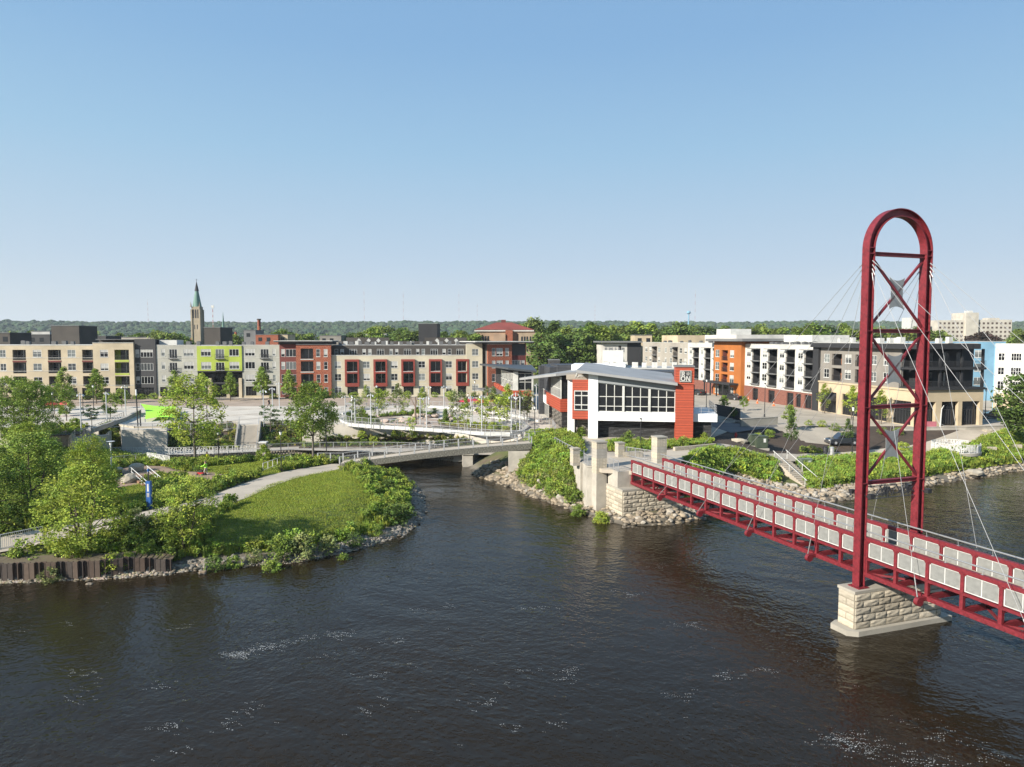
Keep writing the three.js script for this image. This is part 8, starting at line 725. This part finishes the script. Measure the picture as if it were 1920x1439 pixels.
function person(label, p, y, turn, shirt, trousers, o = {}) { // +z is the way the person faces
  const st = o.stride ?? .08, rch = o.reach ?? 0, J = { head: [0, 1.63, .03, .105], crown: [0, 1.69, .0, .095], chin: [0, 1.56, .06, .07], neck: [0, 1.47, 0, .06], chest: [0, 1.3, 0, .145], waist: [0, 1.06, .0, .125], hip: [0, .93, 0, .135], sl: [.17, 1.41, 0, .07], sr: [-.17, 1.41, 0, .07], el: [.26, 1.15 + rch * .05, -.02 + rch * .16, .05], er: [-.26, 1.15 + rch * .05, -.02 + rch * .16, .05], wl: [.24, .92 + rch * .2, .06 + rch * .34, .036], wr: [-.24, .92 + rch * .2, .06 + rch * .34, .036], hl: [.1, .88, 0, .1], hr: [-.1, .88, 0, .1], kl: [.11, .48, st, .065], kr: [-.11, .48, -st * .3, .065], al: [.11, .09, st * 1.1, .045], ar: [-.11, .09, -st * 1.6, .045], tl: [.12, .04, st * 1.1 + .16, .04], tr: [-.12, .04, -st * 1.6 + .16, .04] };
  const bones = [['head', 'crown'], ['head', 'chin'], ['chin', 'neck'], ['neck', 'chest'], ['chest', 'waist'], ['waist', 'hip'], ['chest', 'sl'], ['chest', 'sr'], ['sl', 'el'], ['el', 'wl'], ['sr', 'er'], ['er', 'wr'], ['hip', 'hl'], ['hip', 'hr'], ['hl', 'kl'], ['kl', 'al'], ['al', 'tl'], ['hr', 'kr'], ['kr', 'ar'], ['ar', 'tr']];
  for (const s of ['l', 'r']) { const w = J['w' + s], sg = s === 'l' ? 1 : -1, d = [J['w' + s][1] < J['e' + s][1] ? -1 : 1]; for (let f = 0; f < 4; f++) { const k1 = 'f' + s + f, k2 = 'g' + s + f; J[k1] = [w[0] + (f - 1.5) * .006, w[1] - .07 + rch * .05, w[2] + .01 + (f - 1.5) * .02 + rch * .05, .012]; J[k2] = [w[0] - sg * .01, w[1] - .13 - (f === 1 ? .012 : f === 3 ? -.02 : 0) + rch * .08, w[2] + .02 + (f - 1.5) * .022 + rch * .08, .009]; bones.push(['w' + s, k1], [k1, k2]); } J['t' + s + 'h'] = [w[0] - sg * .015, w[1] - .075, w[2] + .055, .011]; bones.push(['w' + s, 't' + s + 'h']); }
  const skin = [.38, .24, .17], shoe = [.03, .03, .03], hair = o.hair ?? [.05, .035, .025], col = ([x, yy, z]) => yy < .1 ? shoe : yy < .95 ? (Math.abs(x) > .19 && yy < .97 ? skin : trousers) : yy < 1.45 ? (Math.abs(x) > .21 && yy < 1.2 ? (o.sleeve ?? skin) : shirt) : yy > 1.68 || (z < -.015 && yy > 1.55) ? hair : skin;
  const t = thing('person', label, 'person', [p[0], y ?? gh(...p) + .03, p[1]], turn, null); mesh('body', bodyGeo(J, bones, col), new THREE.MeshStandardMaterial({ vertexColors: true, roughness: .85 }), t); const fc = new MB(); for (const s of [-1, 1]) fc.sphere(s * .035, 1.635, .125, .013); mesh('eyes', fc.geom(), MAT.black, t); new MB().sphere(0, 1.6, .14, .018, 1.4).build('nose', M(...skin, .8), t); boxm('mouth', M(.25, .08, .07, .8), t, -.025, .025, 1.562, 1.57, .12, .135); for (const s of [-1, 1]) new MB().sphere(s * .1, 1.62, .01, .022, 1.6).build('ear', M(...skin, .8), t); if (o.cap) new MB().sphere(0, 1.7, 0, .115, .75).build('cap', M(...o.cap, .8), t); return t;
}
person('worker in bright green vest pushing a red mower on the court', [-37.59,-86.22], null, -1.7, [.36, .75, .06], [.40, .36, .32], { reach: 1, stride: .14, sleeve: [.36, .75, .06], cap: [.05, .05, .05] }); person('worker in yellow vest standing at the edge of the grass', [-41.5,-95.64], null, .6, [.75, .72, .04], [.03, .035, .05], { sleeve: [.75, .72, .04] }); person('person in black clothes walking across the plaza', [-49.97,-145.16], 5.01, 1.2, [.02, .02, .025], [.02, .02, .025], { stride: .2 }); person('person in a pale shirt standing before the cream apartments', [-9.92,-160.27], 5.01, 0, [.55, .52, .48], [.06, .05, .05], { stride: .12 });
{ const p = [-38.18,-86.22], t = thing('lawn_mower', 'small red and black mower in front of the worker', 'mower', [p[0], gh(...p) + .05, p[1]], 1.45), m = M(.42, .02, .02, .45, { map: null }); boxm('deck', m, t, -.28, .28, .14, .34, -.4, .4); boxm('engine', MAT.black, t, -.17, .17, .34, .6, -.2, .2); for (const x of [-1, 1]) for (const z of [-.32, .32]) { const g = new THREE.CylinderGeometry(.13, .13, .07, 12); g.rotateZ(Math.PI / 2); g.translate(x * .32, .13, z); mesh('wheel', g, MAT.black, t); } for (const x of [-1, 1]) new MB().bar([x * .2, .3, -.38], [x * .2, 1.0, -1.05], .03, .03).build('handle', MAT.black, t); new MB().bar([-.2, 1, -1.05], [.2, 1, -1.05], .03, .03).build('grip', MAT.black, t); }
{ const p = [19.42,-101.83], t = thing('standpipe', 'white and pink figure-like standpipe before the dark stone wall', 'standpipe', [p[0], 5, p[1]]); new MB().tube([0, 0, 0], [0, 1.4, 0], .1, 8).build('pipe', MAT.white, t); new MB().sphere(0, 1.5, 0, .16).build('cap', M(.55, .3, .3, .6), t); }
// goose on the water
{ const p = [-25.04,-56.33], t = thing('goose', 'brown goose floating near the shore rocks', 'goose', [p[0], 0, p[1]], .4), J = { tail: [-.36, .16, 0, .04], rump: [-.2, .13, 0, .12], chest: [.14, .13, 0, .15], nb: [.24, .22, 0, .07], nm: [.27, .4, 0, .042], nt: [.3, .54, 0, .04], head: [.34, .6, 0, .055], bill: [.45, .58, 0, .018] }, bn = [['tail', 'rump'], ['rump', 'chest'], ['chest', 'nb'], ['nb', 'nm'], ['nm', 'nt'], ['nt', 'head'], ['head', 'bill']]; mesh('body', bodyGeo(J, bn, ([x, y, z]) => y > .3 ? (y < .57 && x > .33 && x < .38 ? [.6, .58, .55] : [.02, .02, .02]) : x < -.3 ? [.03, .03, .03] : y < .08 ? [.5, .47, .42] : [.20, .15, .10]), new THREE.MeshStandardMaterial({ vertexColors: true, roughness: .85 }), t); }
{ const p = [-32.75,-53.84], o = mesh('boulder', rocks[2], rockM[2]); o.position.set(p[0], .05, p[1]); o.scale.set(.5, .4, .4); tag(o, 'small dark rock breaking the water off the pile wall', 'boulder'); }
// things that only their place tells apart: say which one, counted from the left of the view
{
  const by = {}, v = new THREE.Vector3(), W = ['first', 'second', 'third', 'fourth', 'fifth', 'sixth', 'seventh', 'eighth', 'ninth', 'tenth', 'eleventh', 'twelfth'];
  camera.updateMatrixWorld(); for (const o of scene.children) if (o.userData.label && o.userData.category && o.userData.kind !== 'stuff') (by[o.userData.label] ??= []).push(o);
  for (const l in by) if (by[l].length > 1) by[l].sort((a, b) => v.copy(a.position).project(camera).x - v.copy(b.position).project(camera).x).forEach((o, i) => { o.userData.label = l + ', ' + (i === by[l].length - 1 ? 'rightmost' : (W[i] ?? (i + 1) + 'th') + ' from left'); });
}
renderer.render(scene, camera);
